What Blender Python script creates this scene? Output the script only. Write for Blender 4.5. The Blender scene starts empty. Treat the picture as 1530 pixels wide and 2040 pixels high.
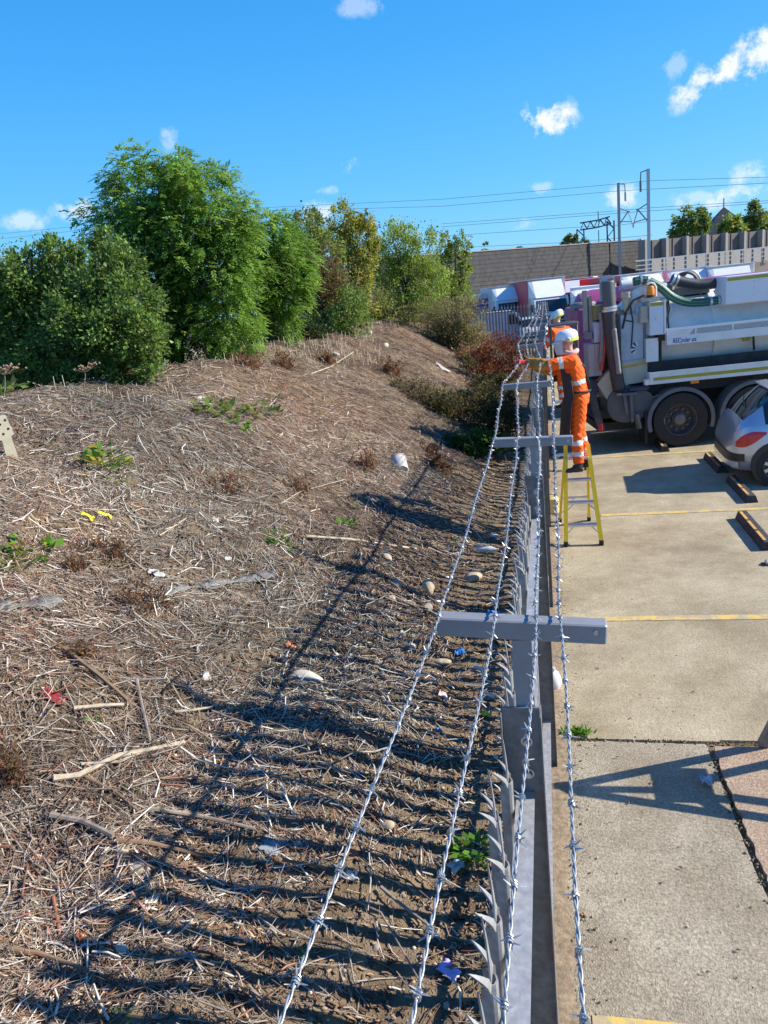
import bpy, bmesh, math, random
import numpy as np
from mathutils import Vector, Matrix
random.seed(7)
rng = np.random.default_rng(7)
S = bpy.context.scene
COL = S.collection

# ------------------------------------------------------------------ camera
FPX, CXP, CYP, CAMH = 1500.0, 765.0, 1020.0, 3.2
_F = np.array([1085 - CXP, 565 - CYP, FPX])            # direction of the fence
_r = 0.110
_Vy = -FPX * FPX / (_F[0] * _r + _F[1])
_D = np.array([_r * _Vy, _Vy, FPX])                    # straight down
_Y = _F / np.linalg.norm(_F)
_Dn = _D / np.linalg.norm(_D)
_X = np.cross(_Dn, _Y)
ROT = np.array([_X, _Y, -_Dn])
CAM = np.array([0.0, 0.0, CAMH])
cd = bpy.data.cameras.new('camera')
cam = bpy.data.objects.new('camera', cd)
COL.objects.link(cam)
cd.sensor_fit = 'VERTICAL'
cd.sensor_height = 36.0
cd.sensor_width = 27.0
cd.lens = FPX / 2040 * 36.0
cd.clip_start = 0.05
cd.clip_end = 6000
_m = Matrix.Identity(4)
for i in range(3):
    _m[i][0] = ROT[i][0]
    _m[i][1] = -ROT[i][1]
    _m[i][2] = -ROT[i][2]
    _m[i][3] = CAM[i]
cam.matrix_world = _m
S.camera = cam

# ------------------------------------------------------------------ world and sun
SUN_EL, SUN_AZ = math.radians(33), math.radians(9)     # azimuth turned from +X towards +Y
w = bpy.data.worlds.new('World')
S.world = w
w.use_nodes = True
wn = w.node_tree.nodes
wl = w.node_tree.links
bg = wn['Background']
sky = wn.new('ShaderNodeTexSky')
sky.sky_type = 'NISHITA'
sky.sun_disc = False
sky.sun_elevation = SUN_EL
sky.sun_rotation = math.radians(90) - SUN_AZ
sky.altitude = 0
sky.air_density = 1.0
sky.dust_density = 0.25
sky.ozone_density = 2.2
hsv = wn.new('ShaderNodeHueSaturation')
hsv.inputs['Saturation'].default_value = 1.2
hsv.inputs['Hue'].default_value = 0.5
hsv.inputs['Value'].default_value = 1.0
wl.new(sky.outputs[0], hsv.inputs['Color'])
def pdir(px, py):
    d = ROT @ np.array([px - CXP, py - CYP, FPX])
    return d / np.linalg.norm(d)
tc = wn.new('ShaderNodeTexCoord')
nz = wn.new('ShaderNodeTexNoise'); nz.inputs['Scale'].default_value = 30; nz.inputs['Detail'].default_value = 12; nz.inputs['Roughness'].default_value = .68
wl.new(tc.outputs['Generated'], nz.inputs['Vector'])
acc = None
def math_node(op, a, b=None, c=None):
    n = wn.new('ShaderNodeMath'); n.operation = op
    for i, v in enumerate((a, b, c)):
        if v is None: continue
        if isinstance(v, (int, float)): n.inputs[i].default_value = v
        else: wl.new(v, n.inputs[i])
    return n.outputs[0]
# small fair-weather clouds: direction, half widths (degrees), density
CLOUDS = [(1390, 168, 2.0, 1.0, -.55, 1.0), (1455, 140, 2.6, 1.1, -.5, 1.1), (1515, 105, 2.4, 1.5, -.4, 1.1), (1088, 238, 2.3, 1.25, 0, 1.15),
          (1240, 392, 1.5, .9, 0, .8), (1500, 348, 1.9, .8, 0, .7), (1465, 385, 3.2, .9, -.15, .8), (1400, 395, 2.6, .7, 0, .45),
          (150, 416, 1.6, .8, 0, .75), (50, 442, 1.5, .7, 0, .6), (697, 328, .8, .8, 0, .5), (338, 275, .7, .9, 0, .4),
          (630, 425, 1.4, 1.0, 0, .8), (1075, 374, 1.2, .5, 0, .4), (720, 10, 2.0, .8, 0, .4), (655, 377, 1.3, .4, 0, .35), (1345, 130, .9, 1.0, 0, .35), (238, 385, 1.0, 1.0, 0, .6), (1050, 447, 1.2, .6, 0, .3), (490, 440, 1.0, .8, 0, .7)]
for (px, py, hx, hy, tilt, dens) in CLOUDS:
    d = pdir(px, py)
    ax = np.cross(d, [0, 0, 1]); ax /= np.linalg.norm(ax)
    up = np.cross(ax, d)
    e1 = ax * math.cos(tilt) - up * math.sin(tilt)
    e2 = ax * math.sin(tilt) + up * math.cos(tilt)
    v1 = wn.new('ShaderNodeVectorMath'); v1.operation = 'DOT_PRODUCT'; v1.inputs[1].default_value = e1 / math.radians(hx); wl.new(tc.outputs['Generated'], v1.inputs[0])
    v2 = wn.new('ShaderNodeVectorMath'); v2.operation = 'DOT_PRODUCT'; v2.inputs[1].default_value = e2 / math.radians(hy); wl.new(tc.outputs['Generated'], v2.inputs[0])
    v3 = wn.new('ShaderNodeVectorMath'); v3.operation = 'DOT_PRODUCT'; v3.inputs[1].default_value = d; wl.new(tc.outputs['Generated'], v3.inputs[0])
    r2 = math_node('ADD', math_node('MULTIPLY', v1.outputs['Value'], v1.outputs['Value']), math_node('MULTIPLY', v2.outputs['Value'], v2.outputs['Value']))
    fall = math_node('SUBTRACT', 1.0, math_node('SQRT', r2))
    m = math_node('ADD', math_node('MULTIPLY', fall, 1.5), math_node('MULTIPLY', math_node('SUBTRACT', nz.outputs['Fac'], .53), 6.5))
    m = math_node('MULTIPLY', math_node('MINIMUM', math_node('MAXIMUM', m, 0), 1), dens * .8)
    m = math_node('MULTIPLY', m, math_node('GREATER_THAN', v3.outputs['Value'], .5))
    m = math_node('MULTIPLY', m, math_node('MINIMUM', math_node('MAXIMUM', math_node('MULTIPLY', math_node('ADD', fall, .25), 1.6), 0), 1))
    acc = m if acc is None else math_node('MAXIMUM', acc, m)
acc = math_node('MINIMUM', acc, .95)
# clear deep blue air: most of the sky's colour follows a smooth gradient with height
sep = wn.new('ShaderNodeSeparateXYZ'); wl.new(tc.outputs['Generated'], sep.inputs[0])
gr = wn.new('ShaderNodeValToRGB'); wl.new(sep.outputs['Z'], gr.inputs['Fac'])
ge = gr.color_ramp.elements
ge[0].position = 0.0; ge[0].color = (.80, 2.85, 4.9, 1)
ge[1].position = 1.0; ge[1].color = (.04, .62, 2.5, 1)
for pos, c in ((.12, (.42, 2.45, 4.9)), (.28, (.17, 1.85, 4.6)), (.45, (.06, 1.32, 3.9)), (.62, (.05, .9, 3.3))):
    e_ = ge.new(pos); e_.color = (*c, 1)
sm_ = wn.new('ShaderNodeMix'); sm_.data_type = 'RGBA'; sm_.inputs['Factor'].default_value = .82
wl.new(hsv.outputs[0], sm_.inputs['A']); wl.new(gr.outputs['Color'], sm_.inputs['B'])
mx = wn.new('ShaderNodeMix'); mx.data_type = 'RGBA'
wl.new(acc, mx.inputs['Factor'])
wl.new(sm_.outputs['Result'], mx.inputs['A'])
mx.inputs['B'].default_value = (4.9, 5.0, 5.2, 1)
wl.new(mx.outputs['Result'], bg.inputs['Color'])
bg.inputs['Strength'].default_value = 0.125
sd = bpy.data.lights.new('sun', 'SUN')
sun = bpy.data.objects.new('sun', sd)
COL.objects.link(sun)
sd.energy = 4.6
sd.angle = math.radians(0.53)
sd.color = (1.0, .91, .77)
SDIR = np.array([math.cos(SUN_EL) * math.cos(SUN_AZ), math.cos(SUN_EL) * math.sin(SUN_AZ), math.sin(SUN_EL)])
sun.rotation_euler = Vector(SDIR).to_track_quat('Z', 'Y').to_euler()
sun.location = (20, 5, 15)
S.view_settings.view_transform = 'Standard'
S.view_settings.look = 'None'
S.view_settings.gamma = 1
S.view_settings.use_curve_mapping = False
S.view_settings.exposure = 0.8
S.cycles.max_bounces = 6
S.cycles.transparent_max_bounces = 8
try:
    S.cycles.use_denoising = True
except Exception:
    pass

# ------------------------------------------------------------------ placing helpers (pixel of the photograph -> place in the yard)
def ray(px, py): return ROT @ np.array([px - CXP, py - CYP, FPX])
def G(px, py, h=0.0):
    d = ray(px, py); return CAM + d * ((h - CAMH) / d[2])
def Yp(px, py, y):
    d = ray(px, py); return CAM + d * (y / d[1])
def proj(p):
    c = ROT.T @ (np.array(p, float) - CAM); return CXP + FPX * c[0] / c[2], CYP + FPX * c[1] / c[2]
def R(a): return math.radians(a)

# ------------------------------------------------------------------ mesh helpers
class MB:
    def __init__(s): s.v = []; s.f = []; s.m = []; s.mi = 0
    def add(s, vs, fs):
        b = len(s.v); s.v += [tuple(map(float, p)) for p in vs]
        s.f += [tuple(i + b for i in f) for f in fs]; s.m += [s.mi] * len(fs); return s
    def box(s, c, d, rz=0, rot=None, bev=0):
        x, y, z = d[0] / 2, d[1] / 2, d[2] / 2
        if bev > 0:
            b = min(bev, x * .9, y * .9, z * .9)
            vs = []
            for (zz, k) in ((-z, b), (-z + b, 0), (z - b, 0), (z, b)):
                a, e = x - k, y - k
                q = b if k == 0 else b * .6
                vs += [(-a + q, -e, zz), (a - q, -e, zz), (a, -e + q, zz), (a, e - q, zz), (a - q, e, zz), (-a + q, e, zz), (-a, e - q, zz), (-a, -e + q, zz)]
            fs = [tuple(range(7, -1, -1)), tuple(range(24, 32))]
            for k in range(3):
                for j in range(8):
                    fs.append((k * 8 + j, k * 8 + (j + 1) % 8, k * 8 + 8 + (j + 1) % 8, k * 8 + 8 + j))
        else:
            vs = [(-x, -y, -z), (x, -y, -z), (x, y, -z), (-x, y, -z), (-x, -y, z), (x, -y, z), (x, y, z), (-x, y, z)]
            fs = [(3, 2, 1, 0), (4, 5, 6, 7), (0, 1, 5, 4), (1, 2, 6, 5), (2, 3, 7, 6), (3, 0, 4, 7)]
        M_ = rot if rot is not None else Matrix.Rotation(rz, 3, 'Z')
        return s.add([tuple(M_ @ Vector(p) + Vector(c)) for p in vs], fs)
    def bx(s, x0, x1, y0, y1, z0, z1, bev=0): return s.box(((x0 + x1) / 2, (y0 + y1) / 2, (z0 + z1) / 2), (abs(x1 - x0), abs(y1 - y0), abs(z1 - z0)), bev=bev)
    def add_used(s, vs, fs):
        used = sorted({i for f in fs for i in f}); mp = {k: i for i, k in enumerate(used)}
        return s.add([vs[i] for i in used], [tuple(mp[i] for i in f) for f in fs])
    def tube(s, pts, r, n=8, cap=True, squash=None):
        pts = [Vector(p) for p in pts]; k = len(pts)
        rs = r if isinstance(r, (list, tuple)) else [r] * k
        t = (pts[1] - pts[0]).normalized()
        ref = Vector((0, 0, 1)) if abs(t.z) < .9 else Vector((1, 0, 0))
        a = t.cross(ref).normalized(); vs = []
        for i, p in enumerate(pts):
            t = ((pts[min(i + 1, k - 1)] - pts[max(i - 1, 0)])).normalized()
            a = (a - t * a.dot(t)).normalized(); b = t.cross(a)
            rr = rs[i]
            ra, rb = rr if isinstance(rr, (list, tuple)) else (rr, rr)
            for j in range(n):
                an = 2 * math.pi * j / n
                vs.append(p + a * math.cos(an) * ra + b * math.sin(an) * rb)
        fs = []
        for i in range(k - 1):
            for j in range(n):
                fs.append((i * n + j, i * n + (j + 1) % n, (i + 1) * n + (j + 1) % n, (i + 1) * n + j))
        if cap: fs += [tuple(range(n - 1, -1, -1)), tuple(range((k - 1) * n, k * n))]
        return s.add(vs, fs)
    def bar(s, p0, p1, wd, hd, up=(0, 0, 1)):
        p0, p1 = Vector(p0), Vector(p1); t = (p1 - p0).normalized(); u = Vector(up)
        if abs(t.dot(u)) > .98: u = Vector((0, 1, 0))
        a = t.cross(u).normalized() * wd / 2; b = a.cross(t).normalized() * hd / 2
        vs = [p0 - a - b, p0 + a - b, p0 + a + b, p0 - a + b, p1 - a - b, p1 + a - b, p1 + a + b, p1 - a + b]
        return s.add(vs, [(3, 2, 1, 0), (4, 5, 6, 7), (0, 1, 5, 4), (1, 2, 6, 5), (2, 3, 7, 6), (3, 0, 4, 7)])
    def prism(s, poly, o, ax, ay, ext):
        o, ax, ay, ext = map(Vector, (o, ax, ay, ext)); n = len(poly)
        a = [o + ax * p[0] + ay * p[1] for p in poly]; vs = a + [p + ext for p in a]
        fs = [tuple(range(n - 1, -1, -1)), tuple(range(n, 2 * n))] + [(i, (i + 1) % n, n + (i + 1) % n, n + i) for i in range(n)]
        return s.add(vs, fs)
    def lathe(s, prof, o, ax=(0, 0, 1), n=20, a0=0, a1=2 * math.pi):
        o, t = Vector(o), Vector(ax).normalized()
        ref = Vector((0, 0, 1)) if abs(t.z) < .9 else Vector((1, 0, 0))
        a = t.cross(ref).normalized(); b = t.cross(a); full = abs(a1 - a0 - 2 * math.pi) < 1e-4
        m = n if full else n + 1; vs = []
        for (r, h) in prof:
            for j in range(m):
                an = a0 + (a1 - a0) * j / n
                vs.append(o + t * h + (a * math.cos(an) + b * math.sin(an)) * r)
        fs = []
        for i in range(len(prof) - 1):
            for j in range(n):
                fs.append((i * m + j, i * m + (j + 1) % m, (i + 1) * m + (j + 1) % m, (i + 1) * m + j))
        return s.add(vs, fs)
    def blob(s, c, r, seed=0, jit=.2, sub=2, sq=(1, 1, 1)):
        bm = bmesh.new(); bmesh.ops.create_icosphere(bm, subdivisions=sub, radius=1)
        q = random.Random(seed); k = [(q.uniform(-3, 3), q.uniform(-3, 3), q.uniform(-3, 3), q.uniform(0, 6)) for _ in range(6)]
        vs = []
        for v in bm.verts:
            p = v.co; g = 1 + jit * sum(math.sin(p.x * a + p.y * b + p.z * c_ + d) for a, b, c_, d in k) / 3
            vs.append((c[0] + p.x * g * r * sq[0], c[1] + p.y * g * r * sq[1], c[2] + p.z * g * r * sq[2]))
        s.add(vs, [tuple(v.index for v in f.verts) for f in bm.faces]); bm.free(); return s
    def build(s, name, mats, parent=None, smooth=False, mat=None):
        me = bpy.data.meshes.new(name); me.from_pydata(s.v, [], s.f)
        mats = mats if isinstance(mats, (list, tuple)) else [mats]
        for m_ in mats: me.materials.append(m_)
        if len(mats) > 1: me.polygons.foreach_set('material_index', s.m)
        if smooth: me.polygons.foreach_set('use_smooth', [True] * len(s.f))
        me.update()
        if smooth == 'auto':
            me.polygons.foreach_set('use_smooth', [True] * len(s.f))
            try: me.set_sharp_from_angle(angle=R(38))
            except Exception: pass
        return link(name, me, parent)
def link(name, data, parent=None):
    o = bpy.data.objects.new(name, data); COL.objects.link(o)
    if parent is not None: o.parent = parent
    return o
def np_mesh(name, V, Q, mats, parent=None, col=None, mi=None, smooth=False):
    me = bpy.data.meshes.new(name); k = Q.shape[1]
    me.vertices.add(len(V)); me.vertices.foreach_set('co', np.ascontiguousarray(V, dtype=np.float32).ravel())
    me.loops.add(Q.size); me.loops.foreach_set('vertex_index', np.ascontiguousarray(Q, dtype=np.int32).ravel())
    me.polygons.add(len(Q)); me.polygons.foreach_set('loop_start', np.arange(0, Q.size, k, dtype=np.int32))
    try: me.polygons.foreach_set('loop_total', np.full(len(Q), k, dtype=np.int32))
    except Exception: pass
    for m_ in (mats if isinstance(mats, (list, tuple)) else [mats]): me.materials.append(m_)
    if mi is not None: me.polygons.foreach_set('material_index', np.ascontiguousarray(mi, dtype=np.int32))
    if smooth: me.polygons.foreach_set('use_smooth', np.ones(len(Q), dtype=bool))
    me.update(calc_edges=True)
    if col is not None:
        at = me.color_attributes.new('Col', 'FLOAT_COLOR', 'CORNER')
        c4 = np.ones((len(Q), k, 4), dtype=np.float32); c4[:, :, :3] = col[:, None, :]
        at.data.foreach_set('color', c4.ravel())
    return link(name, me, parent)
def tag(o, label=None, cat=None, group=None, kind=None):
    if label: o['label'] = label
    if cat: o['category'] = cat
    if group: o['group'] = group
    if kind: o['kind'] = kind
    return o
def thing(name, label, cat, loc=(0, 0, 0), rz=0, group=None):
    o = bpy.data.objects.new(name, None); COL.objects.link(o); o.empty_display_size = .1
    o.location = tuple(map(float, loc)); o.rotation_euler = (0, 0, rz)
    return tag(o, label, cat, group)
def copy_tree(o, parent=None):
    c = o.copy(); COL.objects.link(c); c.parent = parent
    for ch in o.children: copy_tree(ch, c)
    return c

# ------------------------------------------------------------------ materials
def M(name, col, rough=.6, metal=0.0, var=.12, vs=6.0, bump=0.0, bs=60.0, dirt=None, da=.35, ds=2.0, coords='Object', emit=None, trans=0, spec=.5, coat=0):
    m = bpy.data.materials.new(name); m.use_nodes = True
    n, l = m.node_tree.nodes, m.node_tree.links; p = n['Principled BSDF']
    p.inputs['Roughness'].default_value = rough; p.inputs['Metallic'].default_value = metal
    p.inputs['Specular IOR Level'].default_value = spec
    if coat: p.inputs['Coat Weight'].default_value = coat; p.inputs['Coat Roughness'].default_value = .08
    t = n.new('ShaderNodeTexCoord'); out = t.outputs['Object']
    if coords == 'World': out = n.new('ShaderNodeNewGeometry').outputs['Position']
    z = n.new('ShaderNodeTexNoise'); z.inputs['Scale'].default_value = vs; z.inputs['Detail'].default_value = 5; l.new(out, z.inputs['Vector'])
    r = n.new('ShaderNodeValToRGB'); l.new(z.outputs['Fac'], r.inputs['Fac'])
    c = np.array(col[:3])
    r.color_ramp.elements[0].position = .3; r.color_ramp.elements[1].position = .7
    r.color_ramp.elements[0].color = (*np.clip(c * (1 - var), 0, 1), 1); r.color_ramp.elements[1].color = (*np.clip(c * (1 + var), 0, 1), 1)
    src = r.outputs['Color']
    if dirt is not None:
        z2 = n.new('ShaderNodeTexNoise'); z2.inputs['Scale'].default_value = ds; z2.inputs['Detail'].default_value = 9; z2.inputs['Roughness'].default_value = .7; l.new(out, z2.inputs['Vector'])
        r2 = n.new('ShaderNodeValToRGB'); r2.color_ramp.elements[0].position = .48; r2.color_ramp.elements[1].position = .72
        r2.color_ramp.elements[1].color = (da, da, da, 1); r2.color_ramp.elements[0].color = (0, 0, 0, 1); l.new(z2.outputs['Fac'], r2.inputs['Fac'])
        mm = n.new('ShaderNodeMix'); mm.data_type = 'RGBA'; l.new(r2.outputs['Color'], mm.inputs['Factor']); l.new(src, mm.inputs['A']); mm.inputs['B'].default_value = (*dirt, 1); src = mm.outputs['Result']
    l.new(src, p.inputs['Base Color'])
    if bump:
        zb = n.new('ShaderNodeTexNoise'); zb.inputs['Scale'].default_value = bs; zb.inputs['Detail'].default_value = 4; l.new(out, zb.inputs['Vector'])
        b = n.new('ShaderNodeBump'); b.inputs['Strength'].default_value = bump; b.inputs['Distance'].default_value = .01
        l.new(zb.outputs['Fac'], b.inputs['Height']); l.new(b.outputs['Normal'], p.inputs['Normal'])
    if trans: p.inputs['Transmission Weight'].default_value = trans
    if emit: p.inputs['Emission Color'].default_value = (*emit, 1); p.inputs['Emission Strength'].default_value = 1
    return m
def Mattr(name, rough=.7, translucent=0.0, spec=.3):
    m = bpy.data.materials.new(name); m.use_nodes = True
    n, l = m.node_tree.nodes, m.node_tree.links; p = n['Principled BSDF']
    a = n.new('ShaderNodeAttribute'); a.attribute_name = 'Col'
    l.new(a.outputs['Color'], p.inputs['Base Color']); p.inputs['Roughness'].default_value = rough; p.inputs['Specular IOR Level'].default_value = spec
    if translucent:
        t = n.new('ShaderNodeBsdfTranslucent'); x = n.new('ShaderNodeMixShader'); x.inputs['Fac'].default_value = translucent
        g = n.new('ShaderNodeHueSaturation'); g.inputs['Value'].default_value = 1.75; g.inputs['Hue'].default_value = .485; l.new(a.outputs['Color'], g.inputs['Color']); l.new(g.outputs[0], t.inputs['Color'])
        l.new(p.outputs[0], x.inputs[1]); l.new(t.outputs[0], x.inputs[2]); l.new(x.outputs[0], n['Material Output'].inputs['Surface'])
    return m
STEEL = M('galvanised_steel', (.325, .335, .345), .48, .35, .24, 34, .08, 80, dirt=(.17, .12, .085), da=.5, ds=9)
STEEL_LT = M('bright_galvanised_steel', (.46, .47, .485), .45, .4, .2, 45, .08, 90, dirt=(.26, .22, .17), da=.5, ds=11)
STEEL_DK = M('weathered_grey_steel', (.175, .18, .188), .55, .25, .26, 30, .08, 80, dirt=(.13, .085, .06), da=.55, ds=7)
WIREM = M('zinc_wire', (.40, .43, .46), .4, .6, .08, 30)
BOLTM = M('zinc_bolt', (.5, .5, .5), .35, .8, .1, 30)
LEAFM = Mattr('leaf', .5, .42)
STALKM = Mattr('dry_stalk', .75, 0, .25)
BARK = M('bark', (.09, .075, .06), .9, 0, .35, 12, .5, 30)
BLACK = M('black_rubber', (.018, .018, .02), .7, 0, .3, 12, .1, 60)
BLACKP = M('black_plastic', (.02, .02, .022), .45, 0, .2, 9)
WHITE = M('white_paint', (.76, .77, .77), .35, 0, .05, 3, dirt=(.42, .36, .28), da=.4, ds=1.6)
WHITEC = M('clean_white_paint', (.8, .81, .82), .35, 0, .03, 3)
SILVER = M('silver_car_paint', (.52, .57, .63), .28, .55, .03, 3, coat=.8)
GLASS = M('dark_glass', (.015, .02, .025), .06, 0, .1, 3, spec=.8)
CHROME = M('pale_alloy', (.55, .56, .58), .35, .7, .08, 9)
YELLOWL = M('yellow_fibreglass', (1.0, .64, .01), .42, 0, .06, 9, dirt=(.45, .35, .1), da=.3, ds=9)
ALU = M('aluminium', (.6, .62, .65), .35, .8, .1, 12)
REDL = M('red_lens', (.55, .02, .02), .2, 0, .15, 20, coat=.5)
AMBER = M('amber_lens', (.95, .28, .01), .2, 0, .08, 20, coat=.5)
# ------------------------------------------------------------------ terrain
PU = np.array([0, .25, .5, .75, 1.2, 1.8, 2.2, 3, 4, 5, 5.6, 6.3, 7.2, 9, 11, 15, 22, 40, 400])
PZ = np.array([.02, .03, .05, .10, .29, .56, .77, 1.20, 1.74, 2.22, 2.42, 2.5, 2.36, 1.9, 1.55, 1.1, .8, .4, .2])
def wob(x, y, f, ph): return np.sin(x * f + 1.7 * np.sin(y * f * .63 + ph)) * np.sin(y * f * .9 + 1.3 * np.sin(x * f * .71 + ph * 2) + ph)
def mound(x, y):
    x = np.asarray(x, float); y = np.asarray(y, float)
    u = np.maximum(-x - .2, 0)
    z = np.interp(u, PU, PZ)
    k = np.clip((y - 36.5) / 5.5, 0, 1); k = k * k * (3 - 2 * k)
    k2 = np.clip((7.5 - y) / 7, 0, 1)
    a = np.clip(u / 1.2, 0, 1)
    z = z * (1 - .985 * k) * (1 - .35 * k2) + a * (.09 * wob(x, y, 1.1, .4) + .045 * wob(x, y, 2.7, 1.9) + .022 * wob(x, y, 6.3, .7))
    z = z - .13 * k + np.clip(u / .3, 0, 1) * (.012 * wob(x, y, 13.0, 2.1) + .007 * wob(x, y, 29.0, .3))
    return z
def MP(px, py):
    d = ray(px, py); d = d / np.linalg.norm(d)
    t = np.geomspace(.6, 80, 5000); P = CAM[None] + t[:, None] * d[None]
    hh = np.where(P[:, 0] < -.2, mound(P[:, 0], P[:, 1]), 0.0)
    hit = P[:, 2] <= hh
    k = int(np.argmax(hit)) if hit.any() else int(np.argmin(np.where(t > 5, P[:, 2] - hh, 9)))
    return P[k]
def mnormal(x, y):
    e = .05
    gx = (mound(x + e, y) - mound(x - e, y)) / (2 * e); gy = (mound(x, y + e) - mound(x, y - e)) / (2 * e)
    return Vector((-float(gx), -float(gy), 1)).normalized()

def dirt_mat():
    m = bpy.data.materials.new('stony_earth'); m.use_nodes = True
    n, l = m.node_tree.nodes, m.node_tree.links; p = n['Principled BSDF']; p.inputs['Roughness'].default_value = .95; p.inputs['Specular IOR Level'].default_value = .15
    g = n.new('ShaderNodeNewGeometry').outputs['Position']
    a = n.new('ShaderNodeTexNoise'); a.inputs['Scale'].default_value = 3.5; a.inputs['Detail'].default_value = 10; a.inputs['Roughness'].default_value = .7; l.new(g, a.inputs['Vector'])
    r = n.new('ShaderNodeValToRGB'); e = r.color_ramp.elements; e[0].position = .3; e[1].position = .7
    e[0].color = (.10, .07, .043, 1); e[1].color = (.29, .215, .135, 1); l.new(a.outputs['Fac'], r.inputs['Fac'])
    v = n.new('ShaderNodeTexVoronoi'); v.inputs['Scale'].default_value = 55; l.new(g, v.inputs['Vector'])
    rr = n.new('ShaderNodeValToRGB'); q = rr.color_ramp.elements; q[0].position = .18; q[0].color = (1, 1, 1, 1); q[1].position = .4; q[1].color = (0, 0, 0, 1); l.new(v.outputs['Distance'], rr.inputs['Fac'])
    hs = n.new('ShaderNodeHueSaturation'); hs.inputs['Saturation'].default_value = .25; hs.inputs['Value'].default_value = .42; l.new(v.outputs['Color'], hs.inputs['Color'])
    tn = n.new('ShaderNodeMix'); tn.data_type = 'RGBA'; tn.inputs['Factor'].default_value = .65; l.new(hs.outputs[0], tn.inputs['A']); tn.inputs['B'].default_value = (.30, .23, .15, 1)
    mm = n.new('ShaderNodeMix'); mm.data_type = 'RGBA'; f = n.new('ShaderNodeMath'); f.operation = 'MULTIPLY'; f.inputs[1].default_value = .75; l.new(rr.outputs[0], f.inputs[0]); l.new(f.outputs[0], mm.inputs['Factor']); l.new(r.outputs[0], mm.inputs['A']); l.new(tn.outputs['Result'], mm.inputs['B'])
    l.new(mm.outputs['Result'], p.inputs['Base Color'])
    b = n.new('ShaderNodeBump'); b.inputs['Strength'].default_value = .9; b.inputs['Distance'].default_value = .03
    ad = n.new('ShaderNodeMath'); ad.operation = 'ADD'; l.new(a.outputs['Fac'], ad.inputs[0]); s2 = n.new('ShaderNodeMath'); s2.operation = 'MULTIPLY'; s2.inputs[1].default_value = .35; l.new(rr.outputs[0], s2.inputs[0]); l.new(s2.outputs[0], ad.inputs[1])
    l.new(ad.outputs[0], b.inputs['Height']); l.new(b.outputs['Normal'], p.inputs['Normal'])
    return m
DIRT = dirt_mat()
# far ground: one big sheet, tucked below everything
MB().add([(-3000, -300, -.12), (3000, -300, -.12), (3000, 4000, -.12), (-3000, 4000, -.12)], [(0, 1, 2, 3)]).build('ground', M('far_earth', (.16, .15, .11), .95, coords='World', vs=.05, var=.3))
tag(bpy.data.objects['ground'], 'bare earth stretching away beyond the yard', None, None, 'structure')
xs = np.concatenate([-np.geomspace(60, 9, 40)[:-1], -np.linspace(9, .2, 190)])
ys = np.concatenate([np.linspace(-4, 12, 250), np.geomspace(12.1, 140, 150)])
XX, YY = np.meshgrid(xs, ys); ZZ = mound(XX, YY)
ZZ[:, 0] = -.2
V = np.stack([XX.ravel(), YY.ravel(), ZZ.ravel()], 1); nx_, ny_ = len(xs), len(ys)
ii = (np.arange(ny_ - 1)[:, None] * nx_ + np.arange(nx_ - 1)[None, :]).ravel()
Q = np.stack([ii, ii + 1, ii + nx_ + 1, ii + nx_], 1)
o = np_mesh('terrain', V, Q, DIRT, smooth=True)
tag(o, 'brown earth bank rising to a ridge left of the fence', None, None, 'structure')

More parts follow.
